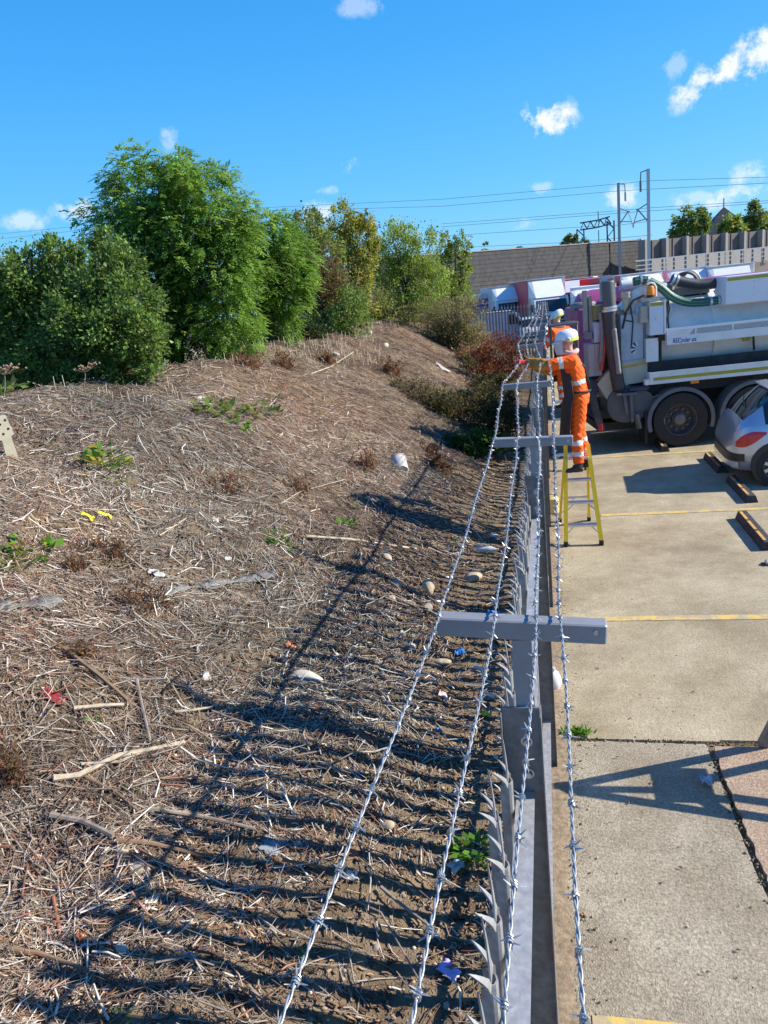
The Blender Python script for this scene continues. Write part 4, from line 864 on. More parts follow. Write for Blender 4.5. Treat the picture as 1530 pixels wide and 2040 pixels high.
# ------------------------------------------------------------------ rubbish
def scrap(name, lb, px, py, w_, h_, mat, seed, thick=.002, crumple=.25, lift=.01, rz=None):
    c = MP(px, py); s = np.linalg.norm(c - CAM) / FPX; q = np.random.default_rng(seed); n = 7; W, H = w_ * s, h_ * s / .75
    xs_ = np.linspace(-.5, .5, n); gx, gy = np.meshgrid(xs_, xs_)
    edge = 1 - .12 * q.random((n, n)) * (np.maximum(abs(gx), abs(gy)) > .45)
    X = gx * W * edge + q.normal(0, W * .03, (n, n)); Y_ = gy * H * edge + q.normal(0, H * .03, (n, n))
    Z = crumple * min(W, H) * (np.sin(gx * 7 + q.random() * 6) * np.cos(gy * 6 + q.random() * 6) * .5 + q.normal(0, .3, (n, n)))
    Z = Z - Z.min() + lift
    nz_ = mnormal(c[0], c[1]) if c[0] < -.25 else Vector((0, 0, 1))
    top = [(X[i, j], Y_[i, j], Z[i, j] + thick) for i in range(n) for j in range(n)]; bot = [(X[i, j], Y_[i, j], Z[i, j]) for i in range(n) for j in range(n)]
    N = n * n; fs = []
    for i in range(n - 1):
        for j in range(n - 1): a = i * n + j; fs += [(a, a + 1, a + n + 1, a + n), (N + a + n, N + a + n + 1, N + a + 1, N + a)]
    rim = [j for j in range(n)] + [i * n + n - 1 for i in range(1, n)] + [(n - 1) * n + j for j in range(n - 2, -1, -1)] + [i * n for i in range(n - 2, 0, -1)]
    for k in range(len(rim)): a, b = rim[k], rim[(k + 1) % len(rim)]; fs.append((b, a, N + a, N + b))
    o = MB().add(top + bot, fs).build(name, mat, None, smooth=True); o.location = c
    qt = Vector((0, 0, 1)).rotation_difference(nz_); o.rotation_mode = 'QUATERNION'; o.rotation_quaternion = qt @ Matrix.Rotation(rz if rz is not None else q.uniform(-.6, .6), 3, 'Z').to_quaternion()
    return tag(o, lb, name.replace('_', ' ').split(' ')[-1])
def plastic(nm, c, rough=.35): return bpy.data.materials.get(nm) or M(nm, c, rough, var=.12, vs=18, dirt=(.3, .24, .17), da=.45, ds=10)
YP = plastic('yellow_plastic', (.8, .66, .03)); WP = plastic('white_plastic', (.5, .49, .46)); RP = plastic('red_plastic', (.24, .03, .03)); BP = plastic('blue_plastic', (.03, .2, .55)); PP = plastic('purple_plastic', (.62, .45, .78)); GP = plastic('grey_plastic', (.25, .28, .31)); OP = plastic('orange_plastic', (.5, .16, .06))
scrap('torn_plastic', 'torn yellow plastic strip on the upper left slope, left piece', 172, 1034, 28, 7, YP, 3, crumple=.6, lift=.015, rz=.1)
scrap('torn_plastic', 'torn yellow plastic strip on the upper left slope, right piece', 206, 1031, 30, 6, YP, 31, crumple=.6, lift=.015, rz=.05)
scrap('plastic_scrap', 'faded red plastic scrap among thick canes', 105, 1392, 52, 17, RP, 4, crumple=.15, lift=.02, rz=-.15)
scrap('blue_wrapper', 'shiny blue wrapper below the first cross arm end', 917, 1306, 22, 12, BP, 5, crumple=.5)
scrap('blue_wrapper', 'crumpled blue wrapper behind the first cross arm', 984, 1232, 30, 14, BP, 6, crumple=.5)
scrap('blue_wrapper', 'small blue scrap in the shade below the shiny one', 872, 1462, 12, 9, BP, 26, crumple=.5)
scrap('yellow_wrapper', 'yellow wrapper beside the first post', 968, 1430, 18, 11, YP, 7, crumple=.5)
scrap('purple_wrapper', 'purple wrapper near the bottom of the fence', 895, 1938, 40, 20, PP, 8, crumple=.12)
scrap('white_wrapper', 'white and navy carton scrap under the green nettle', 910, 1742, 30, 18, WP, 9, crumple=.5)
scrap('plastic_sheet', 'grey plastic sheet lying in the shade stripes', 540, 1692, 44, 34, GP, 10, crumple=.1)
scrap('orange_scrap', 'orange scrap low on the left slope', 161, 1873, 16, 12, OP, 11, crumple=.4)
scrap('orange_scrap', 'orange scrap at the striped shade edge', 575, 1293, 22, 10, OP, 12, crumple=.4)
scrap('orange_scrap', 'small orange scrap beside the blue wrapper', 955, 1234, 14, 7, OP, 27, crumple=.4)
scrap('pink_wrapper', 'pink and white wrapper left of the first post', 880, 1400, 22, 14, plastic('pink_plastic', (.75, .5, .5)), 13, crumple=.5)
scrap('white_wrapper', 'white bag piece just above the netting strip', 310, 1150, 36, 12, plastic('pale_film', (.5, .52, .5)), 14, crumple=.4)
scrap('white_wrapper', 'white paper piece right of the netting strip start', 452, 1117, 14, 8, WP, 15, crumple=.4)
scrap('white_wrapper', 'white cap like scrap above the striped shade', 405, 1357, 18, 14, WP, 16, crumple=.6)
scrap('white_wrapper', 'white lid on the soil near the blue wrapper', 862, 1365, 20, 9, WP, 17, crumple=.4)
scrap('white_wrapper', 'pale scrap at the upper left slope by grey stalks', 425, 1045, 14, 12, WP, 18, crumple=.6)
scrap('white_wrapper', 'white scrap on the far slope of the bank', 880, 735, 34, 7, WP, 19, crumple=.3)
scrap('white_wrapper', 'white scrap in the bottom shade stripes', 700, 1750, 22, 14, WP, 20, crumple=.5)
scrap('clear_film', 'crumpled clear film at the slab joint beside the red gravel', 1408, 1564, 22, 16, plastic('clear_film', (.5, .53, .58), .2), 21, crumple=.6)
# grey netting strip, half buried
NET = M('grey_netting', (.20, .20, .19), .9, var=.35, vs=70, dirt=(.13, .105, .08), da=.8, ds=14)
def strip(lb, pix, wpx, seed):
    q = np.random.default_rng(seed); c0 = MP(*pix[0]); top, bot = [], []
    P = []
    for i in range(len(pix) - 1):
        for t in np.linspace(0, 1, 9)[:-1]: P.append((pix[i][0] * (1 - t) + pix[i + 1][0] * t, pix[i][1] * (1 - t) + pix[i + 1][1] * t))
    for i, p in enumerate(P):
        ww = wpx * (.6 + .4 * math.sin(i * .7)) + q.uniform(-2, 2)
        a = MP(p[0], p[1] - ww / 2) - c0; b = MP(p[0], p[1] + ww / 2) - c0
        top.append(a + [0, 0, .045 + .006 * math.sin(i * 1.9)]); bot.append(b + [0, 0, .04 + .006 * math.sin(i * 2.3 + 1)])
    n = len(P); th = np.array([0, 0, .004])
    vs = top + bot + [p - th for p in top] + [p - th for p in bot]; fs = []
    for i in range(n - 1): fs += [(i, n + i, n + i + 1, i + 1), (2 * n + i + 1, 3 * n + i + 1, 3 * n + i, 2 * n + i), (i + 1, 2 * n + i + 1, 2 * n + i, i), (n + i, 3 * n + i, 3 * n + i + 1, n + i + 1)]
    o = MB().add(vs, fs).build('netting_strip', NET, None, smooth=True); o.location = c0; tag(o, lb, 'netting', 'grey netting strips on the bank')
strip('grey netting strip at the left edge of the slope', [(-20, 1222), (60, 1214), (140, 1204)], 26, 1)
strip('grey netting strip crossing the middle of the slope', [(325, 1185), (400, 1176), (470, 1165), (560, 1148)], 20, 2)
# white bucket
def frustum(name, lb, cat, px, py, r0, r1, h, mat, tilt, parts=None, off=(0, 0, 0)):
    c = MP(px, py) + np.array(off); t = thing(name, lb, cat, c); t.rotation_euler = tilt
    m = MB(); m.lathe([(0, 0), (r0, 0), (r1, h), (r1 * 1.05, h), (r1 * 1.05, h + .008), (r1 * .95, h + .006), (r0 * .92, .01), (0, .01)], (0, 0, 0), n=18); m.build('body', mat, t, smooth='auto'); return t
c = MP(797, 930); s = np.linalg.norm(c - CAM) / FPX
t = thing('bucket', 'dented white plastic bucket lying on the bank', 'bucket', c + np.array([0, 0, .03])); t.rotation_euler = (R(-68), R(14), R(25))
m = MB(); r = 17 * s; m.lathe([(0, -.5 * r), (r * .74, -.48 * r), (r * .8, -.4 * r), (r * .9, 1.1 * r), (r * .96, 1.9 * r), (r * .9, 1.9 * r), (r * .7, -.3 * r), (0, -.35 * r)], (0, 0, -r * .9), n=18); m.build('body', WP, t, smooth='auto')
m = MB(); m.lathe([(r * .94, 0), (r * 1.02, .02 * r), (r * 1.02, .14 * r), (r * .94, .16 * r)], (0, 0, r * .86), n=18); m.build('rim', WP, t, smooth='auto')
# bottles
def bottle(lb, px, py, L, mat, rz, capm):
    c = MP(px, py); s = np.linalg.norm(c - CAM) / FPX; h = L * s; r = h * .16; t = thing('plastic_bottle', lb, 'bottle', c + np.array([0, 0, r * 1.1]), 0, 'plastic bottles at the fence foot'); t.rotation_euler = (R(90), 0, rz)
    m = MB(); m.lathe([(0, 0), (r * .9, 0), (r, h * .05), (r * .93, h * .3), (r, h * .5), (r, h * .66), (r * .35, h * .88), (r * .33, h * .93)], (0, 0, -h / 2), n=12); m.build('body', mat, t, smooth='auto')
    m = MB(); m.lathe([(r * .36, h * .92), (r * .36, h * .99), (0, h * .99)], (0, 0, -h / 2), n=10); m.build('cap', capm, t, smooth='auto')
CLR = plastic('hazy_clear_plastic', (.55, .6, .63), .18)
bottle('hazy plastic bottle lying by the fence, upper one', 985, 1072, 26, CLR, 1.3, WP); bottle('long hazy bottle lying by the fence, lower one', 972, 1102, 44, CLR, 1.5, WP); bottle('pale blue bottle lying under the first cross arm', 958, 1337, 28, CLR, 1.3, BP)
c = MP(976, 1390); t = thing('drink_can', 'crushed silver can left of the first post', 'can', c + np.array([0, 0, .02])); t.rotation_euler = (R(80), 0, .8); m = MB(); m.lathe([(0, 0), (.02, 0), (.026, .01), (.022, .05), (.026, .09), (.02, .1), (0, .1)], (0, 0, -.05), n=12); m.build('body', ALU, t, smooth='auto')
# concrete stump at the left edge
c = MP(26, 915); yy = c[1]; a = Yp(12, 828, yy)
t = thing('concrete_post', 'broken white concrete post with bolt holes at the left edge', 'post', c, R(42))
CP = M('pale_cast_concrete', (.50, .46, .34), .9, var=.1, vs=8, bump=.3, bs=60, dirt=(.3, .3, .2), da=.4, ds=6)
hh = a[2] - c[2]; s = np.linalg.norm(c - CAM) / FPX
m = MB(); m.prism([(-10 * s, -.1), (10 * s, -.1), (8 * s, hh * .52), (14 * s, hh * .56), (10 * s, hh * 1.0), (-22 * s, hh * .97), (-20 * s, hh * .5), (-8 * s, hh * .46)], (0, 0, 0), (1, 0, 0), (-.06, 0, 1), (0, .12, 0)); m.build('shaft', CP, t)
for (hx, hz) in ((-4, .82), (6, .9), (7, .7), (-3, .6)):
    m = MB(); m.lathe([(0, .002), (.012, .002), (.012, 0)], (hx * s - .05 * hz * hh, -.001, hz * hh), (0, -1, 0), 10); m.build('bolt_hole', BLACK, t)
# dried hogweed heads on the ridge
for (px, py, top, lb) in ((300, 745, 700, 'tall dry seed head on the ridge below the ash'), (165, 775, 735, 'dry seed head on the ridge left of the ash'), (5, 800, 738, 'dry seed head at the left edge of the ridge')):
    c = MP(px, py); tp = Yp(px + 4, top, c[1]); t = thing('dry_hogweed', lb, 'seed head', c, 0, 'dry seed heads on the ridge'); d = tp - c
    m = MB(); m.tube([(0, 0, -.05), d * .6 + [.02, 0, 0], d], [.008, .006, .004], 5); m.build('stem', CANEM[3], t); m = MB(); q = random.Random(px)
    for k in range(26):
        e = d + np.array([q.gauss(0, .09), q.gauss(0, .09), q.uniform(.0, .07)]); m.tube([d - [0, 0, .05], e], [.002, .0012], 3); m.blob(tuple(e), .014, k, .3, 1)
    m.build('seed_head', M('dry_seed', (.28, .2, .13), .9) if 'dry_seed' not in bpy.data.materials else bpy.data.materials['dry_seed'], t)
# things on the concrete beside the fence
c = G(1103, 1370); t = thing('plastic_jug', 'white round plastic jug standing against the fence on the concrete', 'jug', c + np.array([0, 0, .0])); m = MB(); m.lathe([(0, 0), (.05, 0), (.065, .03), (.066, .09), (.045, .14), (.02, .155), (.02, .17), (0, .17)], (0, 0, 0), n=16); m.build('body', plastic('milky_plastic', (.74, .72, .78)), t, smooth='auto'); m = MB(); m.lathe([(.023, .16), (.023, .185), (0, .186)], (0, 0, 0), n=12); m.build('cap', WP, t, smooth='auto')
c = G(1101, 1024); t = thing('jerrycan', 'yellowed plastic jerrycan standing between fence and ladder', 'jerrycan', c + np.array([.005, .02, 0]), R(8))
YC = M('yellowed_plastic', (.72, .56, .22), .4, var=.1, vs=8, dirt=(.5, .36, .12), da=.4, ds=8)
MB().box((0, 0, .13), (.17, .15, .26), bev=.03).build('body', YC, t, smooth='auto'); MB().tube([(-.05, 0, .26), (-.05, 0, .295), (.03, 0, .295), (.05, 0, .26)], .012, 8).build('handle', YC, t, smooth=True); m = MB(); m.lathe([(.02, 0), (.02, .025), (0, .025)], (.045, -.076, .17), (0, -1, 0), 10); m.build('cap', BLACKP, t)
c = G(1526, 1125); t = thing('floor_bracket', 'small black bracket fixed to the concrete at the right edge', 'bracket', c); MB().bx(-.04, .08, -.05, .05, 0, .012).build('base', BLACKP, t); MB().bx(-.01, .02, -.03, .03, .013, .05, .006).build('lug', CHROME, t)
# dead leaf flecks
m = MB(); q = random.Random(3)
for (px, py) in [(1245, 1795), (1355, 1730), (1195, 1847), (1470, 1895), (1110, 1640), (1330, 1410), (1345, 1418), (1310, 1415), (1256, 1432), (1230, 1510), (1215, 1640), (1225, 1875), (1435, 1860), (1160, 1920), (1300, 1560), (1255, 1600), (1380, 1380), (1190, 1333), (1195, 1290), (1500, 1970), (1400, 1940)]:
    c = G(px, py); a = q.uniform(0, 6); l = q.uniform(.008, .02)
    m.add([c + [l * math.cos(a), l * math.sin(a), .006], c + [-l * .4 * math.sin(a), l * .4 * math.cos(a), .010], c + [-l * math.cos(a), -l * math.sin(a), .004], c + [l * .4 * math.sin(a), -l * .4 * math.cos(a), .012]], [(0, 1, 2, 3)])
tag(m.build('leaf_flecks', M('dead_leaf', (.12, .075, .04), .8)), 'dead leaf flecks dropped on the concrete', None, None, 'stuff')
# wheel stops
RUB = M('stop_rubber', (.035, .035, .04), .8, 0, .25, 20, .2, 60, dirt=(.2, .17, .12), da=.3, ds=10); OCH = M('faded_ochre_inset', (.62, .34, .10), .7, 0, .15, 12, dirt=(.2, .12, .06), da=.4, ds=14)
def stop(x, y0, y1, lb, worn=False):
    t = thing('wheel_stop', lb, 'wheel stop', (x, (y0 + y1) / 2, .0), 0, 'black rubber wheel stops in the bays'); L = y1 - y0
    m = MB(); pr = [(-.085, 0), (.085, 0), (.05, .10), (-.05, .10)]; m.prism(pr, (0, -L / 2, 0), (1, 0, 0), (0, 0, 1), (0, L, 0)); m.build('body', RUB, t)
    for k in range(3):
        if worn and k == 2: continue
        y = -L / 2 + L * (.06 + .32 * k); m = MB(); m.prism([(-.048, .1005), (-.012, .1005), (-.012, .104), (-.047, .104)], (0, y, 0), (1, 0, 0), (0, 0, 1), (0, L * .27, 0)); m.build('inset', OCH, t)
        pass
stop(2.37, 8.85, 10.12, 'wheel stop in the empty bay nearest the fence end'); stop(2.65, 10.8, 12.0, 'wheel stop just behind the silver car wheel'); stop(2.63, 12.55, 13.65, 'wheel stop under the far corner of the silver car'); stop(2.02, 14.35, 15.2, 'worn wheel stop beside the tanker wheel', True)
# ------------------------------------------------------------------ people at work on ladders
ORANGE = M('hi_vis_orange', (.95, .115, .004), .8, 0, .1, 14, .35, 26)
REFL = M('reflective_tape', (.62, .63, .62), .45, .1, .06, 20)
BOOT = M('dark_boots', (.03, .028, .028), .6, 0, .2, 20)
SKIN = M('skin', (.5, .3, .22), .5, 0, .08, 20)
GAUNT = M('tan_leather_sleeve', (.42, .2, .035), .8, 0, .3, 9, .6, 18)
APRON = M('dark_leather_apron', (.045, .022, .022), .65, 0, .25, 8, .3, 30)
GLOVE = M('red_glove', (.8, .03, .02), .6, 0, .1, 20, .2, 40)
HELM = M('white_helmet', (.82, .83, .85), .3, 0, .02, 5)
LIME = M('lime_band', (.7, .9, .05), .5, 0, .05, 9)
VISOR = M('visor', (.5, .53, .56), .12, 0, .03, 5, spec=.8)
SCARF = M('pale_scarf', (.6, .45, .44), .85, 0, .15, 20, .4, 40)
STRAP = M('black_strap', (.03, .025, .025), .7)
def remesh(mb, vox, smooth_it=3):
    me = bpy.data.meshes.new('tmp'); me.from_pydata(mb.v, [], mb.f); o = bpy.data.objects.new('tmp', me); COL.objects.link(o)
    r = o.modifiers.new('r', 'REMESH'); r.mode = 'VOXEL'; r.voxel_size = vox
    s = o.modifiers.new('s', 'SMOOTH'); s.factor = .5; s.iterations = smooth_it
    dg = bpy.context.evaluated_depsgraph_get(); dg.update()
    out = bpy.data.meshes.new_from_object(o.evaluated_get(dg)); bpy.data.objects.remove(o); return out
def seg_d(p, a, b):
    a, b = np.array(a), np.array(b); ab = b - a; t = np.clip(((p - a) @ ab) / (ab @ ab), 0, 1); return np.linalg.norm(p - a - t[:, None] * ab, axis=1), t
def worker(label, loc, rz, J, arms_gloved=True, helmet_turn=0, seed=0):
    """J: joint positions in metres; x forward, y to the person's left, z up from the feet"""
    t = thing('person', label, 'person', loc, rz)
    mb = MB()
    def lim(pts, rs, n=14): mb.tube(pts, rs, n)
    # trunk: hips to neck, elliptical rings (wider side to side)
    hc, ch, nk = Vector(J['hip']), Vector(J['chest']), Vector(J['neck'])
    rings = [(hc + Vector((0, 0, -.10)), .12, .155), (hc, .135, .178), (hc.lerp(ch, .35) + Vector((.005, 0, 0)), .118, .160), (hc.lerp(ch, .7), .125, .172), (ch, .122, .188), (ch.lerp(nk, .45), .105, .178), (ch.lerp(nk, .78), .082, .115), (nk, .06, .064)]
    n = 18; vs = []; fs = []
    for c, rx, ry in rings:
        for j in range(n): a = 2 * math.pi * j / n; vs.append((c.x + rx * math.cos(a), c.y + ry * math.sin(a), c.z))
    for i in range(len(rings) - 1):
        for j in range(n): fs.append((i * n + j, i * n + (j + 1) % n, (i + 1) * n + (j + 1) % n, (i + 1) * n + j))
    fs += [tuple(range(n - 1, -1, -1)), tuple(range((len(rings) - 1) * n, len(rings) * n))]; mb.add(vs, fs)
    hd = Vector(J['head'])
    lim([nk - Vector((0, 0, .04)), nk.lerp(hd, .5), hd - Vector((0, 0, .05))], [.058, .052, .055])
    hf = Vector(J.get('look', (1, 0, 0))).normalized()
    sd_ = Vector((-hf.y, hf.x, 0)).normalized()
    bmh = MB(); bmh.blob((0, 0, 0), 1, 3, .0, 3); vs = []
    for v in bmh.v:
        x, y, z = v
        k = 1 - .18 * max(0, -z) ** 1.5
        p = hd + hf * (x * .098 * k + (.012 if z < 0 and x > 0 else 0)) + sd_ * (y * .076 * k) + Vector((0, 0, z * .118)); vs.append(p)
    mb.add(vs, bmh.f)
    mb.blob(tuple(hd + hf * .106 + Vector((0, 0, -.018))), .017, 1, 0, 1, (1, .8, 1.3))                    # nose
    mb.blob(tuple(hd + hf * .088 + Vector((0, 0, -.062))), .022, 1, 0, 1, (.7, 1.2, .5))                   # mouth
    mb.blob(tuple(hd + hf * .082 + Vector((0, 0, -.095))), .028, 1, 0, 1)                                  # chin
    for s in (1, -1): mb.blob(tuple(hd + sd_ * s * .078 - hf * .005 + Vector((0, 0, -.015))), .024, 1, 0, 1, (.8, .5, 1.2))
    for s in ('l', 'r'):
        sh, el, wr, ha = (Vector(J[k + s]) for k in ('sh', 'el', 'wr', 'ha'))
        lim([ch.lerp(nk, .5) * .5 + sh * .5, sh, sh.lerp(el, .5), el, el.lerp(wr, .4), wr], [.072, .084, .076, .070, .072, .052])
        hp, kn, an, to = (Vector(J[k + s]) for k in ('hp', 'kn', 'an', 'to'))
        lim([hp + Vector((0, 0, .08)), hp, hp.lerp(kn, .35), hp.lerp(kn, .8), kn, kn.lerp(an, .3), kn.lerp(an, .75), an + Vector((0, 0, .03))], [.088, .104, .098, .078, .070, .074, .072, .068])
        fw = (to - an); fw.z = 0; fw.normalize()
        lim([an + Vector((0, 0, .10)), an, an - Vector((0, 0, .055))], [.052, .052, .05]); lim([an - fw * .05 + Vector((0, 0, -.05)), an + Vector((0, 0, -.045)), an + fw * .10 + Vector((0, 0, -.06)), an + fw * .17 + Vector((0, 0, -.07))], [(.036, .036), (.045, .045), (.045, .032), (.030, .022)], 12)
    me = remesh(mb, .0135)
    for m_ in (ORANGE, REFL, BOOT, SKIN, GAUNT): me.materials.append(m_)
    nv = len(me.vertices); co = np.empty(nv * 3, np.float32); me.vertices.foreach_get('co', co); co = co.reshape(-1, 3).astype(float)
    # folds in the cloth
    q = np.random.default_rng(seed); fz = .006 * np.sin(co[:, 2] * 44 + 2.5 * np.sin(co[:, 1] * 15 + co[:, 0] * 12) + 1.7 * np.sin(co[:, 2] * 13)) * (.4 + .6 * np.sin(co[:, 0] * 19 + co[:, 1] * 23 + co[:, 2] * 9)) + .003 * np.sin(co[:, 2] * 95 + 4 * np.sin(co[:, 0] * 30 + co[:, 1] * 24))
    nr = np.empty(nv * 3, np.float32); me.vertices.foreach_get('normal', nr); nr = nr.reshape(-1, 3)
    cloth = co[:, 2] < nk.z; co2 = co + nr * (fz * cloth)[:, None]; me.vertices.foreach_set('co', co2.astype(np.float32).ravel())
    nf = len(me.polygons); ce = np.empty(nf * 3, np.float32); me.polygons.foreach_get('center', ce); ce = ce.reshape(-1, 3).astype(float)
    mi = np.zeros(nf, np.int32); best = np.full(nf, 9.0)
    segs = []
    for s in ('l', 'r'):
        segs += [('ua', J['sh' + s], J['el' + s]), ('fa', J['el' + s], J['wr' + s]), ('th', J['hp' + s], J['kn' + s]), ('ca', J['kn' + s], J['an' + s]), ('ft', J['an' + s], J['to' + s])]
    segs += [('tr', tuple(hc), tuple(ch)), ('ne', tuple(nk), tuple(hd)), ('cn', tuple(ch), tuple(nk))]
    for k, a, b in segs:
        d, tt = seg_d(ce, a, b); d = d - {'tr': .10, 'cn': .08, 'th': .05}.get(k, 0.02); sel = d < best; best[sel] = d[sel]
        m_ = np.zeros(nf, np.int32)
        if k == 'ua': m_[(tt > .42) & (tt < .62)] = 1
        if k == 'fa': m_[:] = 4
        if k == 'ca': m_[((tt > .22) & (tt < .36)) | ((tt > .56) & (tt < .70))] = 1; m_[tt > .93] = 2
        if k == 'ft': m_[:] = 2
        if k == 'tr': m_[(tt > .42) & (tt < .58)] = 1
        if k == 'ne': m_[:] = 3
        mi[sel] = m_[sel]
    mi[(ce[:, 2] > nk.z + .015) & (np.linalg.norm(ce - np.array(hd), axis=1) < .2)] = 3
    me.polygons.foreach_set('material_index', mi); me.polygons.foreach_set('use_smooth', np.ones(nf, bool)); me.update()
    link('body', me, t)
    # gloves with five fingers closed on the wire
    for s in ('l', 'r'):
        wr, ha = Vector(J['wr' + s]), Vector(J['ha' + s]); d = (ha - wr).normalized(); sidev = Vector((0, 0, 1)).cross(d).normalized(); up = d.cross(sidev); sg = 1 if s == 'l' else -1
        g = MB(); g.tube([wr - d * .06, wr - d * .01, wr + d * .03, wr + d * .085], [(.046, .046), (.040, .036), (.046, .026), (.044, .02)], 12)
        for k, (off, ln) in enumerate(((-.033, .066), (-.011, .077), (.011, .072), (.033, .058))):
            b = wr + d * .078 + sidev * off; g.tube([b - d * .02, b + d * ln * .45 + up * .008, b + d * ln * .72 - up * .018, b + d * ln * .55 - up * .045], [.0125, .0115, .0105, .0085], 8)
        b = wr + d * .03 + sidev * (.04 * sg); g.tube([b - d * .01, b + d * .03 + sidev * (.022 * sg) - up * .012, b + d * .06 + sidev * (.008 * sg) - up * .034], [.014, .0125, .009], 8)
        gm = remesh(g, .0052, 2); gm.materials.append(GLOVE); gm.polygons.foreach_set('use_smooth', np.ones(len(gm.polygons), bool)); link('glove', gm, t)
    # helmet with peak, visor, lime band, ear defenders
    hm = MB(); c = hd + Vector((0, 0, .045))
    prof = [(.116, -.03), (.119, -.005), (.116, .02), (.106, .048), (.084, .073), (.05, .09), (0, .096)]
    nn = 20; vs = []; fs = []
    for (r, h) in prof:
        for j in range(nn):
            a = 2 * math.pi * j / nn; vs.append(c + hf * (r * 1.18 * math.cos(a) - .008) + sd_ * (r * .96 * math.sin(a)) + Vector((0, 0, h)))
    for i in range(len(prof) - 1):
        for j in range(nn): fs.append((i * nn + j, i * nn + (j + 1) % nn, (i + 1) * nn + (j + 1) % nn, (i + 1) * nn + j))
    hm.add(vs, fs)
    vs = []
    for i in range(9):
        a = -1.0 + 2.0 * i / 8; p0 = c + hf * (.138 * math.cos(a) - .008) + sd_ * (.115 * math.sin(a)) + Vector((0, 0, -.028)); p1 = p0 + hf * (.045 * math.cos(a)) + Vector((0, 0, -.016)); vs += [p0, p1, p1 - Vector((0, 0, .005)), p0 - Vector((0, 0, .005))]
    fs = []
    for i in range(8):
        for j in range(4): fs.append((i * 4 + j, i * 4 + (j + 1) % 4, i * 4 + 4 + (j + 1) % 4, i * 4 + 4 + j))
    hm.add(vs, fs)
    hob = hm.build('helmet', HELM, t, smooth='auto')
    lb = MB(); vs = []
    for i in range(11):
        a = 1.6 + (2 * math.pi - 3.2) * i / 10
        for h in (-.052, -.022): vs.append(c + hf * (.144 * math.cos(a) - .008) + sd_ * (.119 * math.sin(a)) + Vector((0, 0, h)))
    lb.add(vs, [(2 * i, 2 * i + 2, 2 * i + 3, 2 * i + 1) for i in range(10)]); lb.build('lime_band', LIME, hob, smooth=True)
    e = MB()
    for s in (1, -1): e.lathe([(0, .022), (.022, .02), (.03, .008), (.03, 0), (0, 0)], hd + sd_ * s * .108 - hf * .01 + Vector((0, 0, .02)), tuple(sd_ * s), 14)
    e.build('ear_cup', M('pale_ear_cup', (.55, .6, .5), .5) if 'pale_ear_cup' not in bpy.data.materials else bpy.data.materials['pale_ear_cup'], hob, smooth='auto')
    v = MB(); vs = []
    for i in range(11):
        a = -1.15 + 2.3 * i / 10
        for k, h in enumerate((.0, -.06, -.13, -.17)): vs.append(hd + hf * ((.150 - .012 * max(0, k - 1)) * math.cos(a) - .004) + sd_ * (.118 * math.sin(a)) + Vector((0, 0, h + .03)))
    v.add(vs, [(i * 4 + k, i * 4 + k + 1, i * 4 + k + 5, i * 4 + k + 4) for i in range(10) for k in range(3)]); v.build('visor', VISOR, hob, smooth=True)
    # collar / scarf, apron, harness strap
    s = MB(); s.tube([nk + Vector((math.cos(a) * .075 - .01, math.sin(a) * .085, .005 + .012 * math.cos(a * 2))) for a in np.linspace(0, 6.1, 14)], [.03] * 14, 8); s.build('collar', SCARF, t, smooth=True)
    ap = MB(); rows = []; kz = J['apron_bottom']
    for i in range(15):
        q_ = i / 14; z = ch.z + .05 - q_ * (ch.z + .05 - kz); ctr = hc.lerp(ch, min(1, max(0, (z - hc.z) / (ch.z - hc.z)))) if z > hc.z else hc + Vector((.02 + .09 * (hc.z - z), 0, 0))
        hw = .13 + .09 * min(1, q_ * 3); row = []
        for j in range(9):
            u_ = -1 + 2 * j / 8; bulge = .155 - .11 * u_ * u_ + .008 * math.sin(u_ * 7 + q_ * 3); row.append(Vector((ctr.x + bulge + .03 * q_, ctr.y + hw * u_, z)))
        rows.append(row)
    vs = [p for r_ in rows for p in r_]; N = len(vs); vs += [p - Vector((.008, 0, 0)) for p in vs]; fs = []
    for i in range(14):
        for j in range(8): a = i * 9 + j; fs += [(a, a + 9, a + 10, a + 1), (N + a + 1, N + a + 10, N + a + 9, N + a)]
    for j in range(8): fs += [(j, j + 1, N + j + 1, N + j), (N + 126 + j, N + 127 + j, 127 + j, 126 + j)]
    for i in range(14): fs += [(i * 9 + 9, i * 9, N + i * 9, N + i * 9 + 9), (i * 9 + 8, i * 9 + 17, N + i * 9 + 17, N + i * 9 + 8)]
    ap.add(vs, fs); ap.build('apron', APRON, t, smooth=True)
    st = MB(); zz = hc.z + .06; st.tube([(hc.x + .15 * math.cos(a), hc.y + .19 * math.sin(a), zz) for a in np.linspace(.6, 5.7, 16)], [(.004, .016)] * 16, 6)
    for sg in (1, -1): st.tube([ch + Vector((.13, .1 * sg, .05)), ch.lerp(nk, .75) + Vector((0, .11 * sg, .02)), ch + Vector((-.135, .05 * sg, 0)), hc + Vector((-.14, -.08 * sg, .08))], [(.004, .014)] * 4, 6)
    st.build('harness_strap', STRAP, t, smooth=True)
    return t
